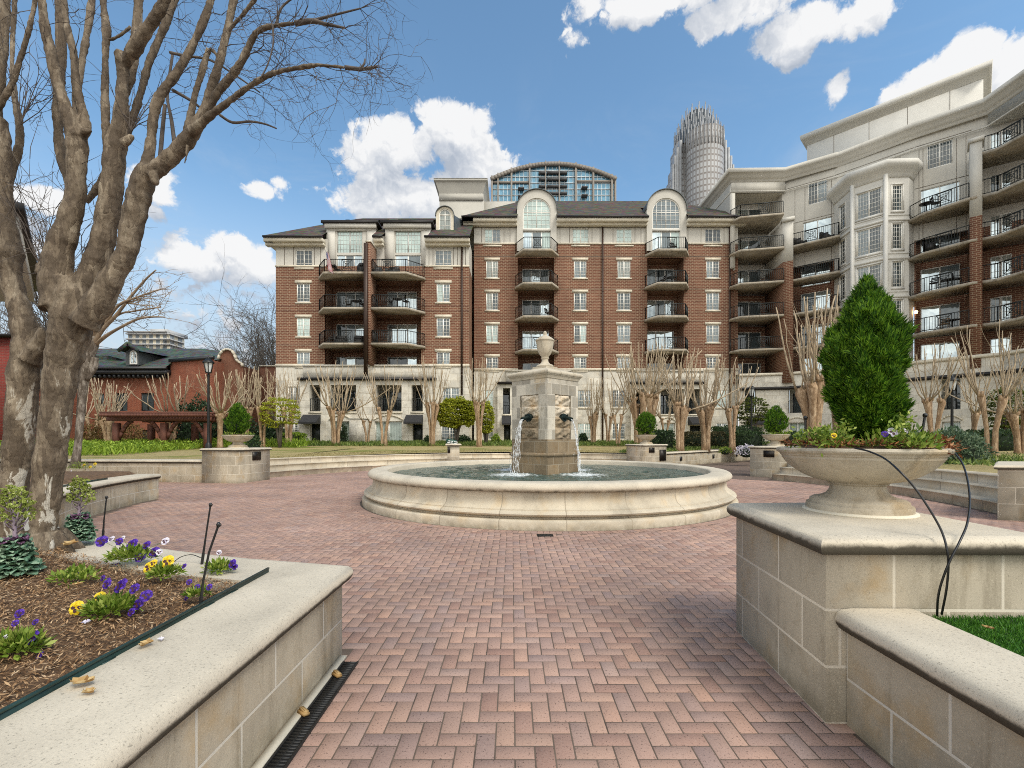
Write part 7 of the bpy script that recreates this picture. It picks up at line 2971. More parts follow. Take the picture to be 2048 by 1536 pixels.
hx('hedge', 'glossy dark green hedge beside the urn with the ball shrub', 1313, 1349, 29, 863, .8, M['box'], 1500, .13, 1)
hx('hedge', 'brownish clipped hedge behind the two thick tree trunks', 1366, 1408, 31.5, 866, .85, M['loropetalum'], 2200, .12, 2)
hx('hedge', 'brownish clipped hedge left of the lamp post base', 1420, 1458, 32, 866, .85, M['loropetalum'], 2000, .12, 3)
hx('hedge', 'dark green clipped hedge behind the lamp post on the right', 1432, 1525, 36, 853, .9, M['box'], 2600, .13, 4)
hx('hedge', 'dark green clipped hedge left of the oval shrub', 1470, 1530, 30, 864, .85, M['box'], 2200, .12, 5)
hx('hedge', 'dark green hedge behind the oval shrub and the big urn', 1560, 1700, 29, 866, .85, M['box'], 2400, .13, 6)
shrub('shrub', 'grey-green rounded shrub right of the big urn', (xat(1905, 15.5), 15.5, .72), (1.02, .8, 1.12), M['sage'], 3800, .10, 7)
shrub('shrub', 'grey-green rounded shrub showing just above the red mulch of the big urn', (xat(1835, 16.5), 16.5, .7), (1.0, .7, 1.0), M['sage'], 2800, .10, 8)
hx('hedge', 'dark green hedge between the two tree trunks near the right edge', 1962, 2090, 23, 862, .85, M['box'], 3000, .12, 9)
hx('hedge', 'low dark green hedge under the porch with the dark opening', 1870, 1985, 27, 866, .85, M['box'], 2200, .12, 10)
hx('hedge', 'green box hedge at the foot of the left corner of the brick block', 558, 600, 38, 867, 1.0, M['cover'], 1300, .15, 11)
shrub('shrub', 'small round green shrub under the podium window right of the fountain', (xat(1166, 39), 39, 1.05), (.42, .4, .85), M['box'], 700, .13, 12)
shrub('shrub', 'small green shrub beside the door left of the fountain column', (xat(992, 39), 39, 1.05), (.4, .4, .8), M['cover'], 600, .13, 13)
shrub('shrub', 'low dark shrub under the dome-shaped maple', (xat(925, 39.2), 39.2, 1.0), (.9, .5, .75), M['box'], 900, .14, 14)
shrub('shrub', 'small dark clipped shrub beside the second black awning door', (xat(854, 39), 39, 1.0), (.28, .3, .75), M['box'], 400, .12, 15)
shrub('shrub', 'slim dark evergreen in the arched bay right of the left-most awning', (xat(687, 38.6), 38.6, 1.0), (.34, .3, 1.7), M['magnolia'], 900, .13, 16)
shrub('shrub', 'big dark evergreen bush behind the left lamp post', (xat(392, 37), 37, 1.0), (1.7, 1.2, 3.5), M['magnolia'], 4200, .2, 17, inner=.35)
shrub('shrub', 'dark evergreen bush behind the egg-shaped shrub', (xat(470, 39), 39, 1.0), (2.3, 1.2, 2.6), M['magnolia'], 3600, .2, 18, inner=.35)
shrub('shrub', 'dark evergreen bush at the foot of the brick block, left of the box hedge', (xat(543, 40.5), 40.5, 1.0), (1.3, .9, 1.9), M['magnolia'], 2600, .2, 19, inner=.35)
shrub('shrub', 'round green shrub right of the urn with the egg-shaped shrub', (xat(508, 27), 27, .9), (.42, .42, .85), M['box'], 1100, .10, 20)
shrub('shrub', 'russet loose shrub under the left half of the pergola', (xat(263, 36), 36, 1.0), (1.3, .9, 1.6), M['russet'], 2200, .13, 21, core=False, inner=.8)
shrub('shrub', 'russet loose shrub left of the pergola beside the grey-white tree', (xat(188, 34), 34, 1.0), (1.0, .8, 1.6), M['russet'], 1800, .13, 22, core=False, inner=.8)
shrub('flower_clump', 'low clump of whitish flowers at the foot of the lamp post on the right', (xat(1494, 26), 26, .78), (.62, .4, .38), M['petal_w'], 700, .08, 23, cat='flowers')
shrub('flower_clump', 'pale flowers beside the tree in front of the hedge end', (xat(1450, 27.5), 27.5, .78), (.35, .3, .25), M['pansy_leaf'], 400, .08, 24, cat='flowers')


def small_tree(label, px, Y, base, cpy, ax, ay, mt, n, leaf, seed, trunkH, layers=True):
    x = xat(px, Y)
    z = lawn_h(x, Y)
    t = thing('maple_tree', label, 'tree', (x, Y, z))
    b = MB()
    r = random.Random(seed)
    cz = zat(cpy, Y)
    for k in range(5):
        a = r.uniform(0, 6.28)
        e = Vector((x + ax * .55 * math.cos(a), Y + ax * .4 * math.sin(a), cz + ay * r.uniform(-.2, .3)))
        m_ = Vector((x + .2 * math.cos(a), Y + .2 * math.sin(a), z + (cz - z) * .5))
        b.tube([(x, Y, z - .1), m_, (m_ + e) / 2 + Vector((0, 0, .25)), e], [.10, .07, .05, .02], 6)
    b.build('trunk', M['twig_dark'], t, uv=False)
    rr3 = np.random.default_rng(seed)
    d = rand_unit(rr3, n)
    k = 1 - .35 * rr3.random(n) ** 1.6
    p = d * k[:, None] * np.array([ax, ax * .75, ay])
    p[:, 2] = np.maximum(p[:, 2], -ay * .72 + .1 * np.sin(p[:, 0] * 4))
    if layers:
        p[:, 2] += .10 * np.sin(p[:, 2] * 16 + p[:, 0] * 2)
    q = leaf_quads(rr3, p + np.array([x, Y, cz]), np.tile([0, 0, 1.0], (n, 1)) + rand_unit(rr3, n) * .5, d * np.array([1, 1, .2]) + rand_unit(rr3, n) * .4 + np.array([0, 0, -.25]), leaf * rr3.uniform(.7, 1.3, n), leaf * .7, .3)
    b = MB()
    b.quads(q)
    b.build('crown', mt, t, uv=False)


small_tree('dome-shaped yellow-green maple left of the stone post, in front of the podium window', 913, 36.5, 884, 827, 1.5, 1.22, M['maple'], 12000, .20, 31, 1.5)
small_tree('narrow yellow-green maple half hidden behind the tall narrow tree left of the fountain', 972, 37.5, 884, 838, .58, 1.35, M['maple'], 4000, .18, 32, 1.5)
small_tree('loose yellow-green maple at the left corner of the brick block', 560, 33, 880, 826, 1.35, 1.15, M['maple'], 3000, .14, 33, 1.2)
small_tree('olive green maple behind the pruned tree next to the lamp post', 1505, 37, 880, 822, 1.25, 1.1, M['maple_dk'], 2600, .15, 34, 1.2)
small_tree('olive green maple at the right edge in front of the porch', 2016, 26, 880, 818, 1.1, 1.25, M['maple_dk'], 3000, .13, 35, 1.2)


# ---- clipped conifers
def conifer(label, c, H, rmax, prof, sprays, seed, mt, L=.075, group='conifers in the urns', gap=.0):
    r = np.random.default_rng(seed)
    t = thing('conifer', label, 'conifer', c, group)
    tt = np.clip(r.beta(1.25, 1.25, sprays * 3), 0, 1)
    tv = np.interp(tt, [q[0] for q in prof], [q[1] for q in prof])
    keep = r.random(len(tt)) < (tv + .15)
    tt, tv = tt[keep][:sprays], tv[keep][:sprays]
    n = len(tt)
    a = r.uniform(0, 2 * np.pi, n)
    lump = 1 + .10 * np.sin(a * 5 + tt * 13 + seed) * np.sin(tt * 23 + a * 2) + .07 * np.sin(a * 11 + tt * 31)
    kc = r.uniform(0, 2 * np.pi, 55), r.random(55)
    da = np.abs((a[:, None] - kc[0][None] + np.pi) % (2 * np.pi) - np.pi) * tv[:, None] * rmax
    dz_ = (tt[:, None] - kc[1][None]) * H * .42
    dm_ = np.sqrt(da ** 2 + dz_ ** 2).min(axis=1) / (rmax * .36)
    k = (1 - .30 * r.random(n) ** 2.2) * lump * (1.20 - .42 * np.clip(dm_, 0, 1) ** 1.3)
    rad = tv * rmax * k
    pos = np.stack([rad * np.cos(a), rad * np.sin(a), tt * H], axis=1)
    out = np.stack([np.cos(a), np.sin(a), np.zeros(n)], axis=1)
    slope = np.interp(tt, [0, .3, .6, 1], [.9, .65, .42, .2])[:, None]
    d = out * slope + np.array([0, 0, .85]) + r.normal(size=(n, 3)) * .22
    d /= np.linalg.norm(d, axis=1, keepdims=True)
    tang = np.cross(d, out)
    tang /= np.linalg.norm(tang, axis=1, keepdims=True) + 1e-9
    rot = r.uniform(-1.2, 1.2, n)[:, None]
    nrm = np.cross(d, tang)
    fan = tang * np.cos(rot) + nrm * np.sin(rot)
    quads = []
    m = 15
    for i in range(m):
        s = (i / (m - 1) - .5) * 2
        along = (1 - abs(s)) * .55
        ang = s * .95 + r.normal(size=n)[:, None] * .08
        dd = d * np.cos(ang) + fan * np.sin(ang)
        base = pos + d * (L * along * 1.2)
        LL = L * (.75 + .5 * (1 - abs(s))) * r.uniform(.7, 1.25, n)
        quads.append(leaf_quads(r, base, np.cross(dd, fan) + 1e-3, dd, LL, L * .17, .10))
    b = MB()
    b.M = Matrix.Translation(Vector(c))
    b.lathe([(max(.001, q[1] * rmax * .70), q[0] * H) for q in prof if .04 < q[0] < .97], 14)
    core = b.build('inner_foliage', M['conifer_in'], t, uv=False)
    b = MB()
    b.quads(np.concatenate(quads) + np.array(c))
    b.build('foliage', mt, t, uv=False)
    b = MB()
    b.tube([(c[0], c[1], c[2] - .06), (c[0] + .01, c[1], c[2] + H * .2)], [.03, .025], 7)
    b.build('trunk', M['twig_dark'], t, uv=False)
    return t


PR_BIG = [(0, .12), (.05, .32), (.12, .62), (.22, .86), (.34, .98), (.45, 1.0), (.57, .93), (.69, .78), (.81, .52), (.9, .29), (.96, .14), (1, .03)]
PR_EGG = [(0, .2), (.06, .52), (.15, .8), (.3, .99), (.45, 1.0), (.6, .9), (.75, .68), (.88, .4), (.96, .18), (1, .03)]
PR_BALL = [(0, .3), (.08, .6), (.2, .88), (.4, 1.0), (.6, .97), (.78, .78), (.9, .5), (1, .1)]
conifer('tall pointed bright green conifer in the largest urn, right of the fountain', (2.61, 3.44, 1.535), 1.20, .222, PR_BIG, 6000, 41, M['conifer'], L=.044)
conifer('egg-shaped clipped conifer in the urn at the left end of the steps', (-10.05, 17.15, 1.70), 1.12, .33, PR_EGG, 900, 42, M['conifer'], L=.075)
conifer('ball-shaped clipped conifer in the urn right behind the fountain', (6.93, 24.15, 1.74), 1.12, .43, PR_BALL, 1000, 43, M['conifer'], L=.08)
conifer('oval clipped conifer in the urn left of the large urn', (10.8, 19.15, 1.73), 1.12, .36, PR_EGG, 900, 44, M['conifer'], L=.075)


# ---- ground covers (nobody could count them)
def blades(name, pts, hts, width, mt, seed, lean=.5, label=None):
    r = np.random.default_rng(seed)
    n = len(pts)
    up = np.stack([r.normal(0, lean, n), r.normal(0, lean, n), np.ones(n)], axis=1)
    q = leaf_quads(r, pts, rand_unit(r, n), up, hts, width, .15)
    b = MB()
    b.quads(q)
    return tag(b.build(name, mt, None, uv=False), label, None, None, 'stuff')


def scatter(n, x0, x1, y0, y1, ok, seed, hf):
    r = np.random.default_rng(seed)
    out = []
    while len(out) < n:
        x, y = r.uniform(x0, x1), r.uniform(y0, y1)
        if ok(x, y):
            out.append((x, y, hf(x, y)))
    return np.array(out)


p = scatter(24000, -46, -14.5, 21.5, 37, lambda x, y: (x < -19.2 - (y - 22.7) * .17 and y > 22.2) or (33 < y < 37 and x < -15.2), 51, lambda x, y: lawn_h(x, y) + .0)
blades('ground_cover', p + np.array([0, 0, 0]), ng.uniform(.2, .62, len(p)), .065, M['cover'], 52, .6)
q = p[:14000].copy()
q[:, 2] += ng.uniform(.25, .55, 14000)
blades('ground_cover', q, ng.uniform(.08, .18, 14000), .07, M['cover'], 53, 1.3)
p = scatter(20000, -18.5, 16.8, 35.0, 41.6, lambda x, y: x < 7 + (y - 24) * .9, 54, lawn_h)
blades('border_grass', p, ng.uniform(.2, .42, len(p)), .05, M['liriope'], 55, .7)


def near_wall(x, y):
    k = (x - 7.95) - (y - 24.7) * 9.35 / 9.3
    return -3.6 < k < -.75 and y > 25.3


p = scatter(7000, 6, 22, 25, 40, near_wall, 56, lawn_h)
blades('border_grass', p, ng.uniform(.12, .28, len(p)), .045, M['liriope'], 57, .7)
p = scatter(9000, 12.0, 30, 12.5, 21, lambda x, y: x > 12.4 + max(0, 14 - y) * .5, 58, lambda x, y: LAWN + .10)
blades('border_grass', p, ng.uniform(.10, .24, len(p)), .04, M['liriope'], 59, .8)
# short lawn tufts near the step edge
p = scatter(9000, -11, 8, 17.5, 30, lambda x, y: 12.6 < math.hypot(x - SC[0], y - SC[1]) < 15.5, 60, lawn_h)
blades('lawn_tufts', p, ng.uniform(.03, .07, len(p)), .02, leaf_mat('straw_tufts', (0.16, 0.13, 0.04), (0.30, 0.25, 0.10), (0.48, 0.42, 0.22), .8, .2, .4), 61, .8)
# artificial turf patch at the lower right
p = scatter(110000, 2.19, 5.4, .9, 2.592, lambda x, y: x > 2.2 + (y - 2.6) * .012, 62, lambda x, y: .594)
blades('turf', p, ng.uniform(.018, .042, len(p)), .0042, M['turf'], 63, .7)


# ---- mulch chips
AC = arc3(TIP, (-6.2, 6.05), (-9.24, 11.97), 2)
_m = [Vector((q[0], q[1], 0)) for q in AC]
_a, _b = _m[1] - _m[0], _m[2] - _m[0]
_n = _a.cross(_b)
_c = _m[0] + (_n.cross(_a) * _b.length_squared + _b.cross(_n) * _a.length_squared) / (2 * _n.length_squared)
_r = (_m[0] - _c).length


def inside_bed(x, y):
    return x < -1.745 and math.hypot(x - _c.x, y - _c.y) > _r + .45


p = scatter(60000, -5.0, -1.74, 1.35, 5.2, inside_bed, 64, mulch_h)
r = ng
n = len(p)
a = r.uniform(0, 6.28, n)
up = np.stack([np.cos(a), np.sin(a), r.normal(0, .28, n)], axis=1)
p[:, 2] += r.uniform(.0, .022, n)
q = leaf_quads(r, p, np.tile([0, 0, 1.0], (n, 1)), up, r.uniform(.012, .045, n), r.uniform(.003, .0085, n), .25)
b = MB()
b.quads(q)
tag(b.build('mulch', M['mulchchip'], None, uv=False), None, None, None, 'stuff')


# ---- pansies
def flower(b, c, nrm, s, cols):
    """five-petalled pansy face; cols = material slots (petal, blotch)"""
    n = Vector(nrm).normalized()
    u = Vector((0, 0, 1)).cross(n)
    u = u.normalized() if u.length > .1 else Vector((1, 0, 0))
    v = n.cross(u)
    c = Vector(c)
    for (ang, off, w, h, lift) in ((62, .42, .50, .46, -.10), (118, .42, .50, .46, -.12), (5, .40, .44, .40, 0), (175, .40, .44, .40, .02), (-90, .42, .54, .44, .08)):
        a = R(ang)
        pc = c + (u * math.cos(a) + v * math.sin(a)) * off * s + n * lift * s * .5
        du = (u * math.cos(a) + v * math.sin(a))
        dv = n.cross(du)
        b.cur = cols[0]
        pts = []
        for k in range(9):
            t = 2 * math.pi * k / 9
            rr4 = 1 + .08 * math.sin(3 * t + ang)
            pts.append(pc + du * math.cos(t) * h * s * rr4 + dv * math.sin(t) * w * s * rr4 + n * (.10 * s * math.sin(2 * t + ang) - .08 * s * math.cos(t)))
        for k in range(9):
            b.face([pc, pts[k], pts[(k + 1) % 9]])
        if cols[1] is not None and ang not in (62, 118):
            b.cur = cols[1]
            q0 = pc + n * .035 * s - du * .10 * s
            b.face([q0 + du * math.cos(2 * math.pi * k / 7) * .24 * s + dv * math.sin(2 * math.pi * k / 7) * .22 * s + n * .02 * s for k in range(7)])


def pansy(label, px, py, h0, wpx, fl, nleaf, seed):
    base = G(px, py, h0)
    t = thing('pansy', label, 'pansy plant', base, 'pansies in the planter')
    r = np.random.default_rng(seed)
    w = wpx * base.y / F
    d = rand_unit(r, nleaf)
    d[:, 2] = np.abs(d[:, 2])
    p = d * np.array([w, w * .8, w * .55]) * r.random(nleaf)[:, None] ** .5 + np.array(base)
    q = leaf_quads(r, p, np.tile([0, 0, 1.0], (nleaf, 1)) + rand_unit(r, nleaf) * .5, d * .9 + np.array([0, 0, .3]) + rand_unit(r, nleaf) * .4, r.uniform(.02, .055, nleaf), r.uniform(.010, .022, nleaf), .3)
    b = MB()
    b.quads(q)
    b.build('leaves', M['pansy_leaf'], t, uv=False)
    for (fx_, fy_, col, s) in fl:
        Yf = base.y + rp.uniform(-.05, .03)
        c = P(fx_, fy_, Yf)
        fb = MB()
        flower(fb, c, (rp.gauss(0, .22), -1, rp.uniform(.35, .75)), s * Yf / F * .88, (0, 1))
        fb.build('flower', [M[{'v': 'petal_v', 'y': 'petal_y', 'w': 'petal_w'}[col]], M['petal_d']], t, uv=False)
        sb = MB()
        sb.tube([c + Vector((0, .006, 0)), (c + base) / 2 + Vector((0, .01, .01)), Vector((c.x, base.y, base.z))], .0022, 4, cap=False)
        sb.build('stalk', M['pansy_leaf'], t, uv=False)
    return t


pansy('pansy clump with violet flowers, nearest to the viewer at the left edge', 30, 1300, .67, 50, [(38, 1227, 'v', 12), (62, 1275, 'v', 19), (6, 1302, 'v', 17), (78, 1310, 'v', 11), (30, 1246, 'v', 9), (70, 1244, 'v', 8), (10, 1275, 'w', 8)], 620, 71)
pansy('pansy clump with two yellow faces and violet flowers, in the middle of the bed', 222, 1222, .68, 46, [(240, 1171, 'v', 20), (213, 1168, 'v', 13), (268, 1177, 'v', 14), (292, 1191, 'v', 16), (276, 1208, 'v', 15), (262, 1224, 'v', 11), (152, 1216, 'y', 19), (198, 1196, 'y', 17), (205, 1216, 'v', 11)], 650, 72)
pansy('pansy clump crowded with violet, lilac and white flowers beside the right-hand kale', 262, 1118, .70, 42, [(203, 1082, 'v', 16), (222, 1078, 'w', 9), (263, 1088, 'v', 16), (280, 1113, 'v', 15), (308, 1104, 'v', 15), (292, 1090, 'v', 12), (238, 1083, 'v', 10), (330, 1082, 'w', 11), (318, 1104, 'w', 9), (245, 1076, 'w', 7), (234, 1131, 'v', 8)], 640, 73)
pansy('pansy clump with two yellow faces close to the middle irrigation stake', 328, 1150, .69, 30, [(298, 1134, 'y', 17), (306, 1126, 'y', 11), (335, 1123, 'y', 17), (368, 1132, 'v', 7)], 420, 74)
pansy('small pansy clump with a violet flower at the inner corner of the coping', 437, 1140, .67, 26, [(464, 1127, 'v', 12), (470, 1134, 'v', 8), (438, 1105, 'w', 7)], 330, 75)
pansy('thin pansy with lilac flowers in front of the bent irrigation stake', 396, 1190, .67, 20, [(378, 1164, 'v', 8), (394, 1174, 'v', 8), (418, 1174, 'v', 9), (372, 1196, 'v', 7)], 130, 76)
pansy('nearly bloomless pansy clump between the kale and the yellow pansies', 150, 1160, .69, 40, [(158, 1148, 'v', 6), (205, 1156, 'v', 8), (215, 1160, 'v', 7)], 300, 77)
pansy('yellow-green pansy clump beside the far end of the planter coping', 160, 938, .64, 26, [(140, 944, 'w', 5), (152, 948, 'w', 5), (168, 930, 'y', 4), (180, 934, 'y', 4), (190, 928, 'y', 4)], 500, 78)


# ---- bolted ornamental kale
def kale(label, px, py, toppy, seed):
    base = G(px, py, .68)
    H = (py - toppy) * base.y / F
    t = thing('ornamental_kale', label, 'kale', base, 'bolted ornamental kale')
    r = random.Random(seed)
    lb, hb, sb, bb = MB(), MB(), MB(), MB()
    for i in range(80):
        u = i / 79
        z = H * (.01 + .44 * u)
        a = i * 2.399 + r.uniform(-.2, .2)
        L = H * (.23 - .13 * u) * r.uniform(.8, 1.2)
        tgt = hb if (u > .8 and i % 2 == 0) else lb
        d = Vector((math.cos(a), math.sin(a), 0))
        s = Vector((-math.sin(a), math.cos(a), 0))
        c0 = base + Vector((0, 0, z)) + d * .015
        rows_ = []
        for k in range(6):
            v = k / 5
            wv = L * .52 * math.sin(math.pi * min(1, v * .82 + .12)) + .004
            pc = c0 + d * L * v + Vector((0, 0, L * (.55 * v - .55 * v * v)))
            rows_.append([pc + s * wv * (j / 3 - 1) + Vector((0, 0, .012 * math.sin(j * 2.6 + k * 2 + i) * (abs(j - 3) / 3) ** 1 + .012 * (abs(j - 3) / 3))) for j in range(7)])
        for k in range(5):
            for j in range(6):
                tgt.face([rows_[k][j], rows_[k][j + 1], rows_[k + 1][j + 1], rows_[k + 1][j]])
    top = base + Vector((r.gauss(0, .01), 0, H))
    sb.tube([base, base + Vector((0, 0, H * .5)), top], [.016, .012, .005], 7)
    for i in range(24):
        u = .5 + .48 * i / 24
        a = i * 2.399
        p0 = base + Vector((0, 0, H * u))
        L = H * (.34 * (1.08 - u) + .07)
        e = p0 + Vector((math.cos(a) * L * .62, math.sin(a) * L * .62, L * .75))
        sb.tube([p0, (p0 + e) / 2 + Vector((math.cos(a) * .01, math.sin(a) * .01, -.008)), e], [.005, .004, .0025], 4)
        for q in range(13):
            c = e + Vector((r.gauss(0, .016), r.gauss(0, .016), r.gauss(.004, .014)))
            sz = r.uniform(.007, .014)
            for m_ in range(3):
                n_ = Vector((r.gauss(0, 1), r.gauss(0, 1), r.gauss(.4, 1))).normalized()
                u_ = n_.orthogonal().normalized() * sz
                v_ = n_.cross(u_)
                bb.face([c + u_, c + v_, c - u_, c - v_])
        for q in range(2):
            c = p0 + (e - p0) * r.uniform(.3, .8)
            n_ = Vector((r.gauss(0, 1), r.gauss(0, 1), r.gauss(.6, .6))).normalized()
            u_ = n_.orthogonal().normalized() * .012
            v_ = n_.cross(u_) * .6
            bb.face([c + u_, c + v_, c - u_, c - v_])
    lb.build('leaves', M['kale'], t, smooth=False, uv=False)
    hb.build('heart', M['kale_heart'], t, uv=False)
    sb.build('stem', M['kale_stem'], t, uv=False)
    bb.build('flower_buds', M['kale_bud'], t, uv=False)


kale('larger bolted kale with lime buds and ruffled blue-green leaves at the left edge', 30, 1152, 985, 81)
kale('smaller bolted kale with ruffled leaves, right of the big trunk', 158, 1084, 966, 82)

# ---- planting in the urns
def urn_fill(u, near, seed):
    c = np.array(u.location) + np.array([0, 0, .47])
    r = np.random.default_rng(seed)
    n = 2600 if near else 260
    a = r.uniform(0, 6.28, n)
    rad = .485 * r.random(n) ** .5
    p = np.stack([rad * np.cos(a), rad * np.sin(a), .02 + .03 * r.random(n)], axis=1) + c
    b = MB()
    up = np.stack([np.cos(a * 3), np.sin(a * 5), r.normal(.1, .35, n)], axis=1)
    b.quads(leaf_quads(r, p, np.tile([0, 0, 1.0], (n, 1)), up, r.uniform(.02, .06, n), r.uniform(.004, .012, n), .4))
    if near:
        tag(b.build('mulch', M['redmulch'], None, uv=False), None, None, None, 'stuff')
    n = 1500 if near else 420
    b = MB()
    nc = 16
    ca = r.uniform(0, 6.28, nc)
    cr = r.uniform(.25, .47, nc)
    k = r.integers(0, nc, n)
    ctr_ = np.stack([cr[k] * np.cos(ca[k]), cr[k] * np.sin(ca[k]), np.zeros(n)], axis=1)
    d = rand_unit(r, n)
    d[:, 2] = np.abs(d[:, 2])
    hgt = r.uniform(.05, .16, nc)
    p = ctr_ + d * np.stack([np.full(n, .11), np.full(n, .11), hgt[k]], axis=1) * r.random(n)[:, None] ** .5 + c + np.array([0, 0, .01])
    b.quads(leaf_quads(r, p, np.tile([0, -.4, 1.0], (n, 1)), d + np.array([0, 0, .2]), r.uniform(.03, .065, n), r.uniform(.014, .028, n), .4))
    return b


ub_ = urn_fill(near_urn, True, 91)
pn = thing('pansy', 'straggling pansies and leaves round the foot of the tall conifer in the large urn', 'pansy plants', (2.6, 3.47, 1.53))
ub_.build('leaves', M['pansy_leaf'], pn, uv=False)
for (px, py, Y, col, s) in ((1770, 868, 3.02, 'v', 8), (1786, 864, 3.04, 'w', 12), (1668, 871, 3.1, 'y', 7), (1640, 868, 3.3, 'w', 5), (1812, 862, 3.05, 'w', 7)):
    fb = MB()
    flower(fb, P(px, py, Y), (rp.gauss(0, .4), -1, .4), s * Y / F, (0, 1))
    fb.build('flower', [M[{'v': 'petal_v', 'y': 'petal_y', 'w': 'petal_w'}[col]], M['petal_d']], pn, uv=False)
# tall leafy sprigs above the rim
r = np.random.default_rng(92)
b = MB()
for (px, py0, py1, Y, n) in ((1805, 882, 838, 3.1, 150), (1790, 885, 850, 3.05, 110), (1690, 880, 850, 3.3, 80), (1650, 885, 862, 3.2, 90), (1600, 890, 868, 3.4, 90), (1640, 890, 856, 3.2, 70)):
    a0, a1 = np.array(P(px, py0, Y)), np.array(P(px + rp.uniform(-6, 6), py1, Y))
    k = r.random(n)[:, None]
    p = a0 + (a1 - a0) * k + r.normal(0, .035, (n, 3)) * (1.2 - k * .6)
    b.quads(leaf_quads(r, p, rand_unit(r, n), rand_unit(r, n) + np.array([0, 0, .5]), .035, .016, .3))
b.build('foliage', M['pansy_leaf'], pn, uv=False)
# dry leaves and red mulch spilling over the right-hand rim
r = np.random.default_rng(93)
n = 420
a = r.uniform(-1.15, .35, n)
rad = r.uniform(.40, .545, n)
p = np.stack([2.55 + rad * np.cos(a), 3.45 + rad * np.sin(a), 1.53 + .07 * r.random(n) - np.maximum(0, rad - .505) * 1.4], axis=1)
b = MB()
b.quads(leaf_quads(r, p, rand_unit(r, n), rand_unit(r, n) * np.array([1, 1, .5]), r.uniform(.03, .075, n), r.uniform(.006, .018, n), .5))
b.build('dead_leaves', M['redmulch'], pn, uv=False)
for u, nm in zip(URNS, ('egg-shaped', 'ball-shaped', 'oval')):
    o = urn_fill(u, False, 94 + len(nm)).build('pansy', M['pansy_leaf'] if nm != 'oval' else M['cover'], None, uv=False)
    tag(o, f'low pansy leaves filling the urn round the {nm} conifer', 'pansy plants')
# ------------------------------------------------------------------ street furniture and small things
def lamp_post(label, px, Y, toppy, z0):
    x = xat(px, Y)
    H = zat(toppy, Y) - z0
    t = thing('lamp_post', label, 'lamp post', (x, Y, z0), 'black lantern lamp posts')
    b = MB()
    b.lathe([(.20, 0), (.20, .08), (.15, .12), (.14, .5), (.10, .56), (.075, .62), (.062, 1.2), (.055, H - 1.05), (.085, H - 1.02), (.085, H - .98), (.05, H - .95), (.05, H - .86)], 14, c=(x, Y, z0))
    b.build('post', M['iron'], t, smooth=True, autosmooth=40)
    b = MB()
    z = z0 + H - .86
    r0, r1, h = .13, .23, .50
    for k in range(6):
        a = 2 * math.pi * k / 6
        b.bar((x + r0 * math.cos(a), Y + r0 * math.sin(a), z), (x + r1 * math.cos(a), Y + r1 * math.sin(a), z + h), .03)
    b.lathe([(0, -.02), (r0 + .02, -.02), (r0 + .02, .03), (0, .03)], 6, c=(x, Y, z))
    b.lathe([(r1 + .07, h), (r1 + .07, h + .04), (.13, h + .2), (.06, h + .24), (.06, h + .29), (.02, h + .33), (.015, h + .36), (0, h + .36)], 6, c=(x, Y, z))
    l = b.build('lantern', M['iron'], t)
    b = MB()
    b.lathe([(r0 - .01, .03), (r1 - .015, h)], 6, c=(x, Y, z))
    b.build('lantern_glass', plain('frosted_glass', (0.62, 0.64, 0.62), .25, var=.1), l)


lamp_post('black lantern lamp post beside the pergola on the left', 417, 24, 712, .74)
lamp_post('black lantern lamp post in front of the hedges, left of the oval shrub', 1503, 33, 768, .9)
lamp_post('black lantern lamp post behind the short pruned tree on the right', 1904, 24, 748, .85)

# pergola
PY = 31.0
pg = thing('pergola', 'stained wooden pergola in front of the brick house', 'pergola', (xat(320, PY), PY, .85))
X = lambda px: xat(px, PY)
Zt = lambda py: zat(py, PY)
for px in (229, 325, 412):
    b = MB()
    b.box(X(px) - .17, X(px) + .17, PY, PY + .34, .7, Zt(846))
    b.build('post', M['cedar'], pg)
    b = MB()
    b.box(X(px) - .17, X(px) + .17, PY + 3, PY + 3.34, .7, Zt(846))
    b.build('post', M['cedar'], pg)
for y0_, y1_ in ((-.06, -.001), (.341, .40), (2.94, 2.999)):
    b = MB()
    b.box(X(214), X(424), PY + y0_, PY + y1_, Zt(842), Zt(834))
    b.build('beam', M['cedar'], pg)
b = MB()
k = 216
while k < 424:
    b.box(X(k), X(k) + .07, PY - .7, PY + 4, Zt(834) + .002, Zt(828))
    k += 6.2
b.build('rafters', M['cedar'], pg)
b = MB()
for y in np.arange(PY - .5, PY + 3.9, .55):
    b.box(X(212), X(426), y, y + .07, Zt(828) + .002, Zt(824))
b.build('slats', M['cedar'], pg)
for px, s in ((229, 1), (325, -1), (325, 1), (412, -1)):
    b = MB()
    pts = [Vector((X(px) + s * (.17 + .9 * u), PY + .17, Zt(846) - 1.0 * (1 - u) ** 2 + .15 * u)) for u in (0, .2, .4, .6, .8, 1)]
    for p_, q_ in zip(pts[:-1], pts[1:]):
        b.bar(p_, q_, .12, .22)
    b.build('brace', M['cedar'], pg)

# irrigation stakes
def stake(label, pts, r=.0062, nozzle=True):
    t = thing('irrigation_stake', label, 'irrigation stake', pts[0], 'black irrigation stakes')
    b = MB()
    b.tube(pts, [r * 1.5] + [r] * (len(pts) - 1), 8)
    d = (Vector(pts[1]) - Vector(pts[0]))
    b.tube([Vector(pts[0]) - d * .03, Vector(pts[0]) + d * .34], r * 1.65, 8)
    b.build('riser', M['black'], t, smooth=True, autosmooth=50)
    e = Vector(pts[-1])
    b = MB()
    b.tube([e - Vector((0, 0, .012)), e + Vector((0, 0, .006)), e + Vector((0, 0, .016))], [r * 1.5, r * 1.9, r * .9], 8)
    b.box(e.x - .002, e.x + .014, e.y - .005, e.y + .005, e.z - .004, e.z + .005)
    b.build('nozzle', M['black'], t)


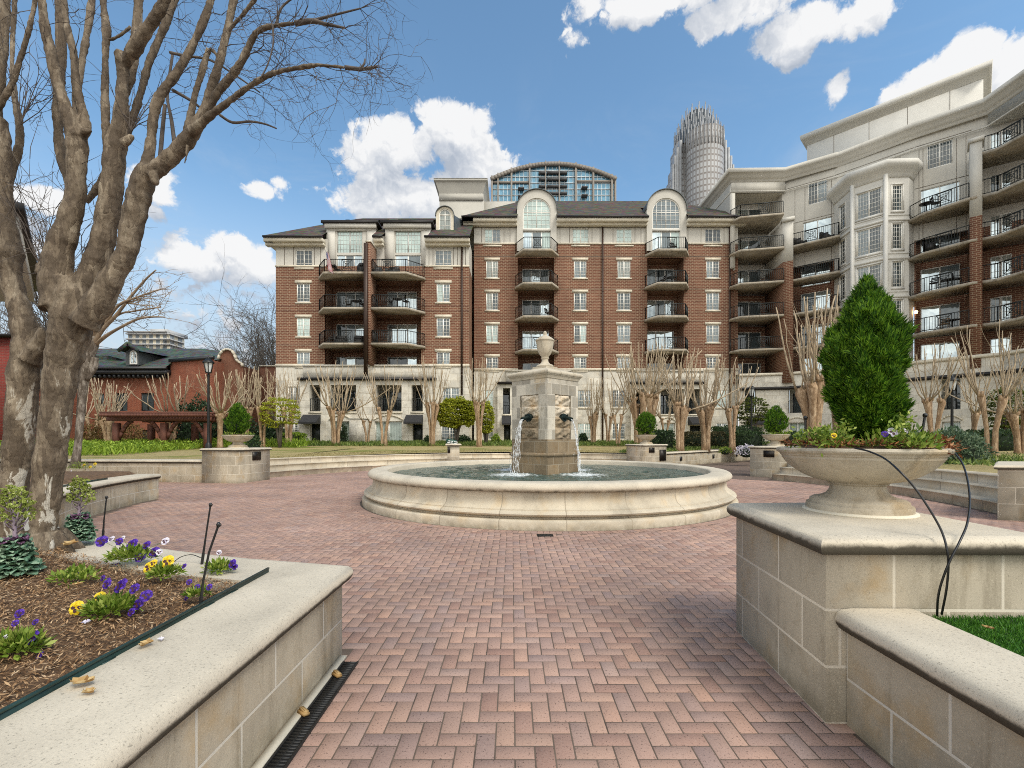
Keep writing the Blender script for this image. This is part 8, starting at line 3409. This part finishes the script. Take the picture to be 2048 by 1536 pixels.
g1, g2, g3 = G(206, 1072, .67), G(404, 1126, .66), G(401, 1210, .665)
stake('straight black irrigation stake behind the violet pansies, farthest left', [g1, P(208, 1040, g1.y), P(213, 995, g1.y)])
stake('taller straight black irrigation stake by the middle of the planter coping', [g2, P(412, 1070, g2.y), P(421, 1010, g2.y)])
stake('bent black irrigation stake nearest to the green edging', [g3, P(406, 1165, g3.y), P(418, 1105, g3.y), P(437, 1050, g3.y)])
c0 = P(1612, 885, 3.5)
stake('short black irrigation stake in the large urn, left of the conifer', [c0, P(1611, 860, 3.5), P(1611, 836, 3.5)], .008)
c0 = P(1842, 880, 3.35)
stake('short leaning black irrigation stake in the large urn, right of the conifer', [c0, P(1846, 856, 3.35), P(1850, 831, 3.35)], .008)
# black irrigation tubes
def cr(pts, n=8):
    out = []
    m = len(pts)
    for i in range(m - 1):
        p0, p1, p2, p3 = pts[max(0, i - 1)], pts[i], pts[i + 1], pts[min(m - 1, i + 2)]
        for k in range(n):
            t = k / n
            out.append(.5 * ((2 * p1) + (p2 - p0) * t + (2 * p0 - 5 * p1 + 4 * p2 - p3) * t * t + (3 * p1 - p0 - 3 * p2 + p3) * t ** 3))
    out.append(pts[-1])
    return out


def zz(lst):
    return [P(1440 + a / 3.339, 820 + b_ / 3.339, Y) for a, b_, Y in lst]


b = MB()
b.tube(cr(zz([(900, 255, 3.0), (990, 275, 2.915), (1100, 325, 2.82), (1200, 410, 2.68), (1300, 520, 2.63), (1400, 665, 2.58), (1480, 810, 2.54), (1515, 930, 2.50), (1525, 1040, 2.50), (1512, 1200, 2.52), (1480, 1365, 2.56)])), .0055, 8)
tag(b.build('irrigation_tube', M['tube'], None, smooth=True), 'black tube looping from the front of the large urn down to the turf', 'tube')
b = MB()
b.tube(cr(zz([(1530, 262, 3.16), (1568, 290, 3.1), (1622, 365, 2.96), (1655, 480, 2.80), (1668, 620, 2.68), (1650, 760, 2.58), (1600, 880, 2.51), (1534, 1010, 2.485), (1480, 1150, 2.50), (1455, 1260, 2.53), (1450, 1375, 2.57)])), .0055, 8)
tag(b.build('irrigation_tube', M['tube'], None, smooth=True), 'black tube looping from the right-hand rim of the large urn down to the turf', 'tube')
b = MB()
b.tube(cr([g2 + Vector((-.01, 0, .04)), g2 + Vector((-.10, .03, .055)), g2 + Vector((-.2, .06, .03)), g2 + Vector((-.26, .07, -.01))]), .003, 6)
tag(b.build('irrigation_tube', M['tube'], None, smooth=True), 'thin black tube leaving the foot of the taller irrigation stake', 'tube')

# green metal edging
b = MB()
b.box(-1.722, -1.716, .45, 3.30, .58, .682)
b.box(-1.726, -1.712, .45, 3.30, .674, .684)
for y in (1.15, 1.95, 2.62, 2.85):
    b.box(-1.714, -1.710, y, y + .07, .64, .655)
tag(b.build('metal_edging', M['edging']), 'dark green metal edging strip between mulch and coping', 'edging')
b = MB()
pts = [(-8.75, 10.6), (-8.35, 9.3), (-7.6, 7.9)]
for p_, q_ in zip(pts[:-1], pts[1:]):
    b.bar((p_[0] - .42, p_[1], .66), (q_[0] - .42, q_[1], .66), .006, .06)
tag(b.build('metal_edging', M['edging']), 'green metal edging on the far stretch of the curved planter', 'edging')

# slot drain along the foot of the left wall
dr = thing('slot_drain', 'black slotted drain grate along the foot of the left planter wall', 'drain', (-1.13, 2, 0))
b = MB()
x0, x1, y0, y1 = -1.20, -1.09, .4, 3.32
b.box(x0, x0 + .012, y0, y1, -.01, .012)
b.box(x1 - .012, x1, y0, y1, -.01, .012)
b.box((x0 + x1) / 2 - .004, (x0 + x1) / 2 + .004, y0, y1, -.005, .010)
y = y0
while y < y1:
    b.box(x0 + .0121, x1 - .0121, y, y + .009, -.005, .0105)
    y += .024
b.build('grate', M['grid'], dr)
b = MB()
b.face([(x0 + .01, y0, .0045), (x1 - .01, y0, .0045), (x1 - .01, y1, .0045), (x0 + .01, y1, .0045)])
b.build('channel', M['black'], dr)
b = MB()
b.box(-1.252, -1.203, .4, 3.40, -.01, .016)
b.build('kerb_strip', M['trim'], dr)
gt = G(1090, 1071, 0)
b = MB()
b.box(gt.x - .13, gt.x + .13, gt.y - .09, gt.y - .07, 0, .008)
b.box(gt.x - .13, gt.x + .13, gt.y + .07, gt.y + .09, 0, .008)
for k in range(12):
    b.box(gt.x - .13 + k * .023, gt.x - .12 + k * .023, gt.y - .0699, gt.y + .0699, 0, .0078)
b.box(gt.x - .131, gt.x + .131, gt.y - .091, gt.y + .091, .001, .003)
tag(b.build('drain_grate', M['grid']), 'small dark drain grate in the paving at the front foot of the basin', 'drain')


# wooden wedges and dry leaves lying about
def wedge(label, px, py):
    c = G(px, py, .012)
    b = MB()
    b.M = Matrix.Translation(c) @ Matrix.Rotation(rp.uniform(0, 3), 4, 'Z') @ Matrix.Rotation(.3, 4, 'X')
    b.box(-.035, .035, -.018, .018, 0, .016)
    b.face([(-.03, -.015, .0165), (.03, -.012, .0165), (.026, .012, .034), (-.02, .014, .028)])
    b.bar((-.03, 0, .017), (.028, .002, .026), .026, .014)
    tag(b.build('wood_scrap', M['dryleaf'], None, smooth=True), label, 'wood scrap')


wedge('small tan wood scrap on the upper part of the slot drain', 673, 1352)
wedge('small tan wood scrap on the lower part of the slot drain', 606, 1428)


def dry_leaf(label, px, py, h, s, m='dryleaf'):
    c = G(px, py, h)
    b = MB()
    r = random.Random(px)
    a = r.uniform(0, 6.28)
    d, e = Vector((math.cos(a), math.sin(a), 0)), Vector((-math.sin(a), math.cos(a), 0))
    rows_ = []
    for k in range(6):
        u = k / 5
        w = s * .36 * math.sin(math.pi * (u * .86 + .07)) * (1 + .25 * (-1) ** k)
        rows_.append([c + d * s * (u - .5) + e * w * v + Vector((0, 0, .003 + s * .16 * (u - .5) ** 2 * 2 + s * .16 * abs(v) ** 1.5 + r.gauss(0, .0015))) for v in (-1, -.5, 0, .5, 1)])
    for k in range(5):
        for j in range(4):
            b.face([rows_[k][j], rows_[k][j + 1], rows_[k + 1][j + 1], rows_[k + 1][j]])
    tag(b.build('dry_leaf', M[m], None, smooth=True, uv=False), label, 'leaf')


dry_leaf('tan curled dry leaf on the coping beside the green edging', 292, 1290, .66, .07)
dry_leaf('whitish petal on the coping above the tan curled leaf', 322, 1280, .655, .035, 'petal_w')
dry_leaf('long tan dry leaf against the edging at the lower left', 165, 1368, .66, .08)
dry_leaf('small tan dry leaf on the coping, lowest at the left', 178, 1386, .655, .05)
dry_leaf('pale dry petal on the mulch below the yellow pansies', 172, 1247, .70, .045, 'petal_w')
dry_leaf('pale tan leaf lying on the mulch beside the bare pansy clump', 155, 1170, .71, .05)
dry_leaf('large tan dry leaf at the root of the right-hand kale', 140, 1090, .72, .13)
dry_leaf('tan dry leaf on the green turf', 1976, 1257, .635, .045)

# flag on the top left balcony
fg = thing('flag', 'striped flag with a blue corner on a short staff at the top left balcony', 'flag', P(668, 545, 39.7))
b = MB()
b.tube([P(668, 548, 39.75), P(650, 494, 39.3)], .02, 6)
b.build('flagstaff', M['trim'], fg)
m_, g_, b_ = mat('striped_flag_cloth')
sx = g_.node('ShaderNodeSeparateXYZ')
g_.put(sx.inputs[0], g_.coord('UV'))
st_ = g_.math('GREATER_THAN', g_.math('FRACT', g_.math('MULTIPLY', sx.outputs[0], 4.5)), .5)
cst = g_.mix(st_, (.30, .02, .03), (.5, .48, .47))
can = g_.math('MULTIPLY', g_.math('LESS_THAN', sx.outputs[0], .54), g_.math('GREATER_THAN', sx.outputs[1], .58))
vs = g_.voronoi(g_.mapping(g_.coord('UV'), (11, 11, 1)), 1.0, 'F1', 'Distance', 0.0)
cc = g_.mix(g_.math('LESS_THAN', vs, .22), (.03, .035, .14), (.7, .7, .72))
g_.put(b_.inputs['Base Color'], g_.mix(can, cst, cc))
b = MB()
rows_ = []
for i in range(9):
    v = i / 8
    row = []
    for j in range(7):
        u = j / 6
        p_ = P(651 + 5 * v + u * (6 + 5 * v), 498 + 42 * v + u * 8, 39.35 + .05 * math.sin(u * 7 + v * 3))
        row.append((p_, (u, 1 - v)))
    rows_.append(row)
for i in range(8):
    for j in range(6):
        q = [rows_[i][j], rows_[i + 1][j], rows_[i + 1][j + 1], rows_[i][j + 1]]
        b.face([a[0] for a in q], [a[1] for a in q])
b.build('flag_cloth', m_, fg, smooth=True)


# patio furniture on the balconies
def table_mesh():
    b = MB()
    b.lathe([(0, .70), (.42, .70), (.42, .735), (0, .735)], 16)
    b.tube([(0, 0, .02), (0, 0, .7)], .035, 6)
    for k in range(3):
        a = 2 * math.pi * k / 3
        b.bar((0, 0, .12), (.3 * math.cos(a), .3 * math.sin(a), .02), .04)
    return b


def chair_mesh(tall=False):
    b = MB()
    s = .66 if tall else .44
    for x in (-.21, .21):
        b.bar((x, -.2, 0), (x, -.2, s), .035)
        b.bar((x, .2, 0), (x, .2, s), .035)
        b.bar((x, .2, s), (x, .27, s + .48), .035)
        b.bar((x, -.2, s + .2), (x, .22, s + .22), .035)
    b.box(-.23, .23, -.22, .22, s, s + .05)
    for z in (.12, .24, .36, .46):
        b.bar((-.21, .21 + z * .12, s + z), (.21, .21 + z * .12, s + z), .05, .07)
    return b


def grill_mesh():
    b = MB()
    b.box(-.35, .35, -.25, .25, .1, .75)
    b.lathe([(.33, .75), (.33, .85), (.26, .98), (.1, 1.03), (0, 1.03)], 10)
    return b


def sofa_mesh():
    b = MB()
    b.box(-.45, .45, -.35, .35, .08, .42)
    b.box(-.45, .45, .2, .38, .42, .82)
    b.box(-.52, -.44, -.35, .35, .08, .6)
    b.box(.44, .52, -.35, .35, .08, .6)
    return b


KINDS_ = {'patio_table': (table_mesh, 'table'), 'patio_chair': (chair_mesh, 'chair'), 'bar_stool': (lambda: chair_mesh(True), 'stool'), 'barbecue_grill': (grill_mesh, 'grill'), 'patio_armchair': (sofa_mesh, 'armchair')}
protos = {}


def furn(kind, px, z, Y, rz, label, mt='furniture'):
    x = xat(px, Y)
    if (kind, mt) not in protos:
        o = KINDS_[kind][0]().build(kind, M[mt], None, uv=False)
        protos[(kind, mt)] = o
    else:
        o = protos[(kind, mt)].copy()
        COL.objects.link(o)
    o.location = (x, Y, z + .002)
    o.rotation_euler = (0, 0, rz)
    tag(o, label, KINDS_[kind][1], 'patio furniture on the balconies')


TB, MB_, LB = 15.6, 12.6, 9.6
furn('patio_table', 663, TB, 40.2, 0, 'dark round table on the balcony with the flag')
furn('patio_chair', 676, TB, 40.4, 1.4, 'dark chair right of the table on the balcony with the flag')
furn('barbecue_grill', 724, TB, 40.3, 0, 'dark covered grill on the flag balcony next to the brick party wall')
furn('patio_armchair', 752, TB, 40.4, .2, 'dark armchair on the top balcony right of the brick party wall')
furn('patio_armchair', 785, TB, 40.4, -.3, 'low dark seat in front of the tall window of the second flat dormer')
furn('patio_table', 712, MB_, 40.2, 0, 'dark round table on the balcony one floor below the flag')
furn('patio_chair', 697, MB_, 40.3, -1.2, 'dark chair left of the table one floor below the flag')
furn('patio_chair', 726, MB_, 40.3, 1.2, 'dark chair right of the table one floor below the flag')
furn('patio_table', 795, MB_ + .2, 40.3, 0, 'tall dark bistro table on the middle balcony right of the party wall')
furn('bar_stool', 780, MB_, 40.2, -1.0, 'dark bar stool left of the bistro table')
furn('bar_stool', 812, MB_, 40.2, 1.0, 'dark bar stool right of the bistro table')
furn('patio_chair', 662, LB, 40.3, -.8, 'dark chair on the lowest left balcony by the railing corner')
furn('patio_armchair', 682, LB, 40.3, .1, 'dark armchair in the middle of the lowest left balcony')
furn('patio_armchair', 720, LB, 40.3, .3, 'dark armchair on the lowest left balcony beside the party wall')
furn('patio_table', 1343, 15.66, 43.2, 0, 'dark round table on the balcony below the right arched dormer')
furn('patio_chair', 1326, 15.66, 43.2, -1.2, 'dark chair beside the round table below the right arched dormer')
furn('patio_chair', 1347, 18.68, 43.0, .3, 'dark chair on the balcony of the right arched dormer')
furn('patio_chair', 1096, 12.64, 43.2, .9, 'dark chair on the middle balcony of the left arched dormer stack')
furn('patio_table', 1852, FR[4], 35.6, 0, 'dark round table on the top brick-side balcony right of the bay')
furn('patio_chair', 1872, FR[4], 35.0, 1.2, 'dark chair beside the round table on the top balcony right of the bay')
furn('patio_table', 1895, FR[2], 34.9, 0, 'dark bistro table on the third balcony down right of the bay')
furn('bar_stool', 1868, FR[2], 35.5, -1.0, 'dark stool left of the bistro table on the third balcony down')
furn('bar_stool', 1914, FR[2], 34.6, 1.0, 'dark stool right of the bistro table on the third balcony down')
furn('patio_armchair', 1862, FR[3], 35.6, .6, 'low dark armchair on the second balcony down right of the bay')
furn('patio_armchair', 1654, FR[4], 40.7, .5, 'dark armchair on the balcony left of the bay under the pale stucco wall')
furn('patio_armchair', 1600, FR[4], 41.9, .5, 'dark armchair near the pier on the balcony left of the bay')
furn('patio_table', 1905, FR[1], 34.8, 0, 'dark table on the lowest visible balcony right of the big conifer')
furn('patio_chair', 1890, FR[1], 35.0, -1.0, 'tan chair left of the table on the lowest balcony right of the conifer', 'tan_furniture')
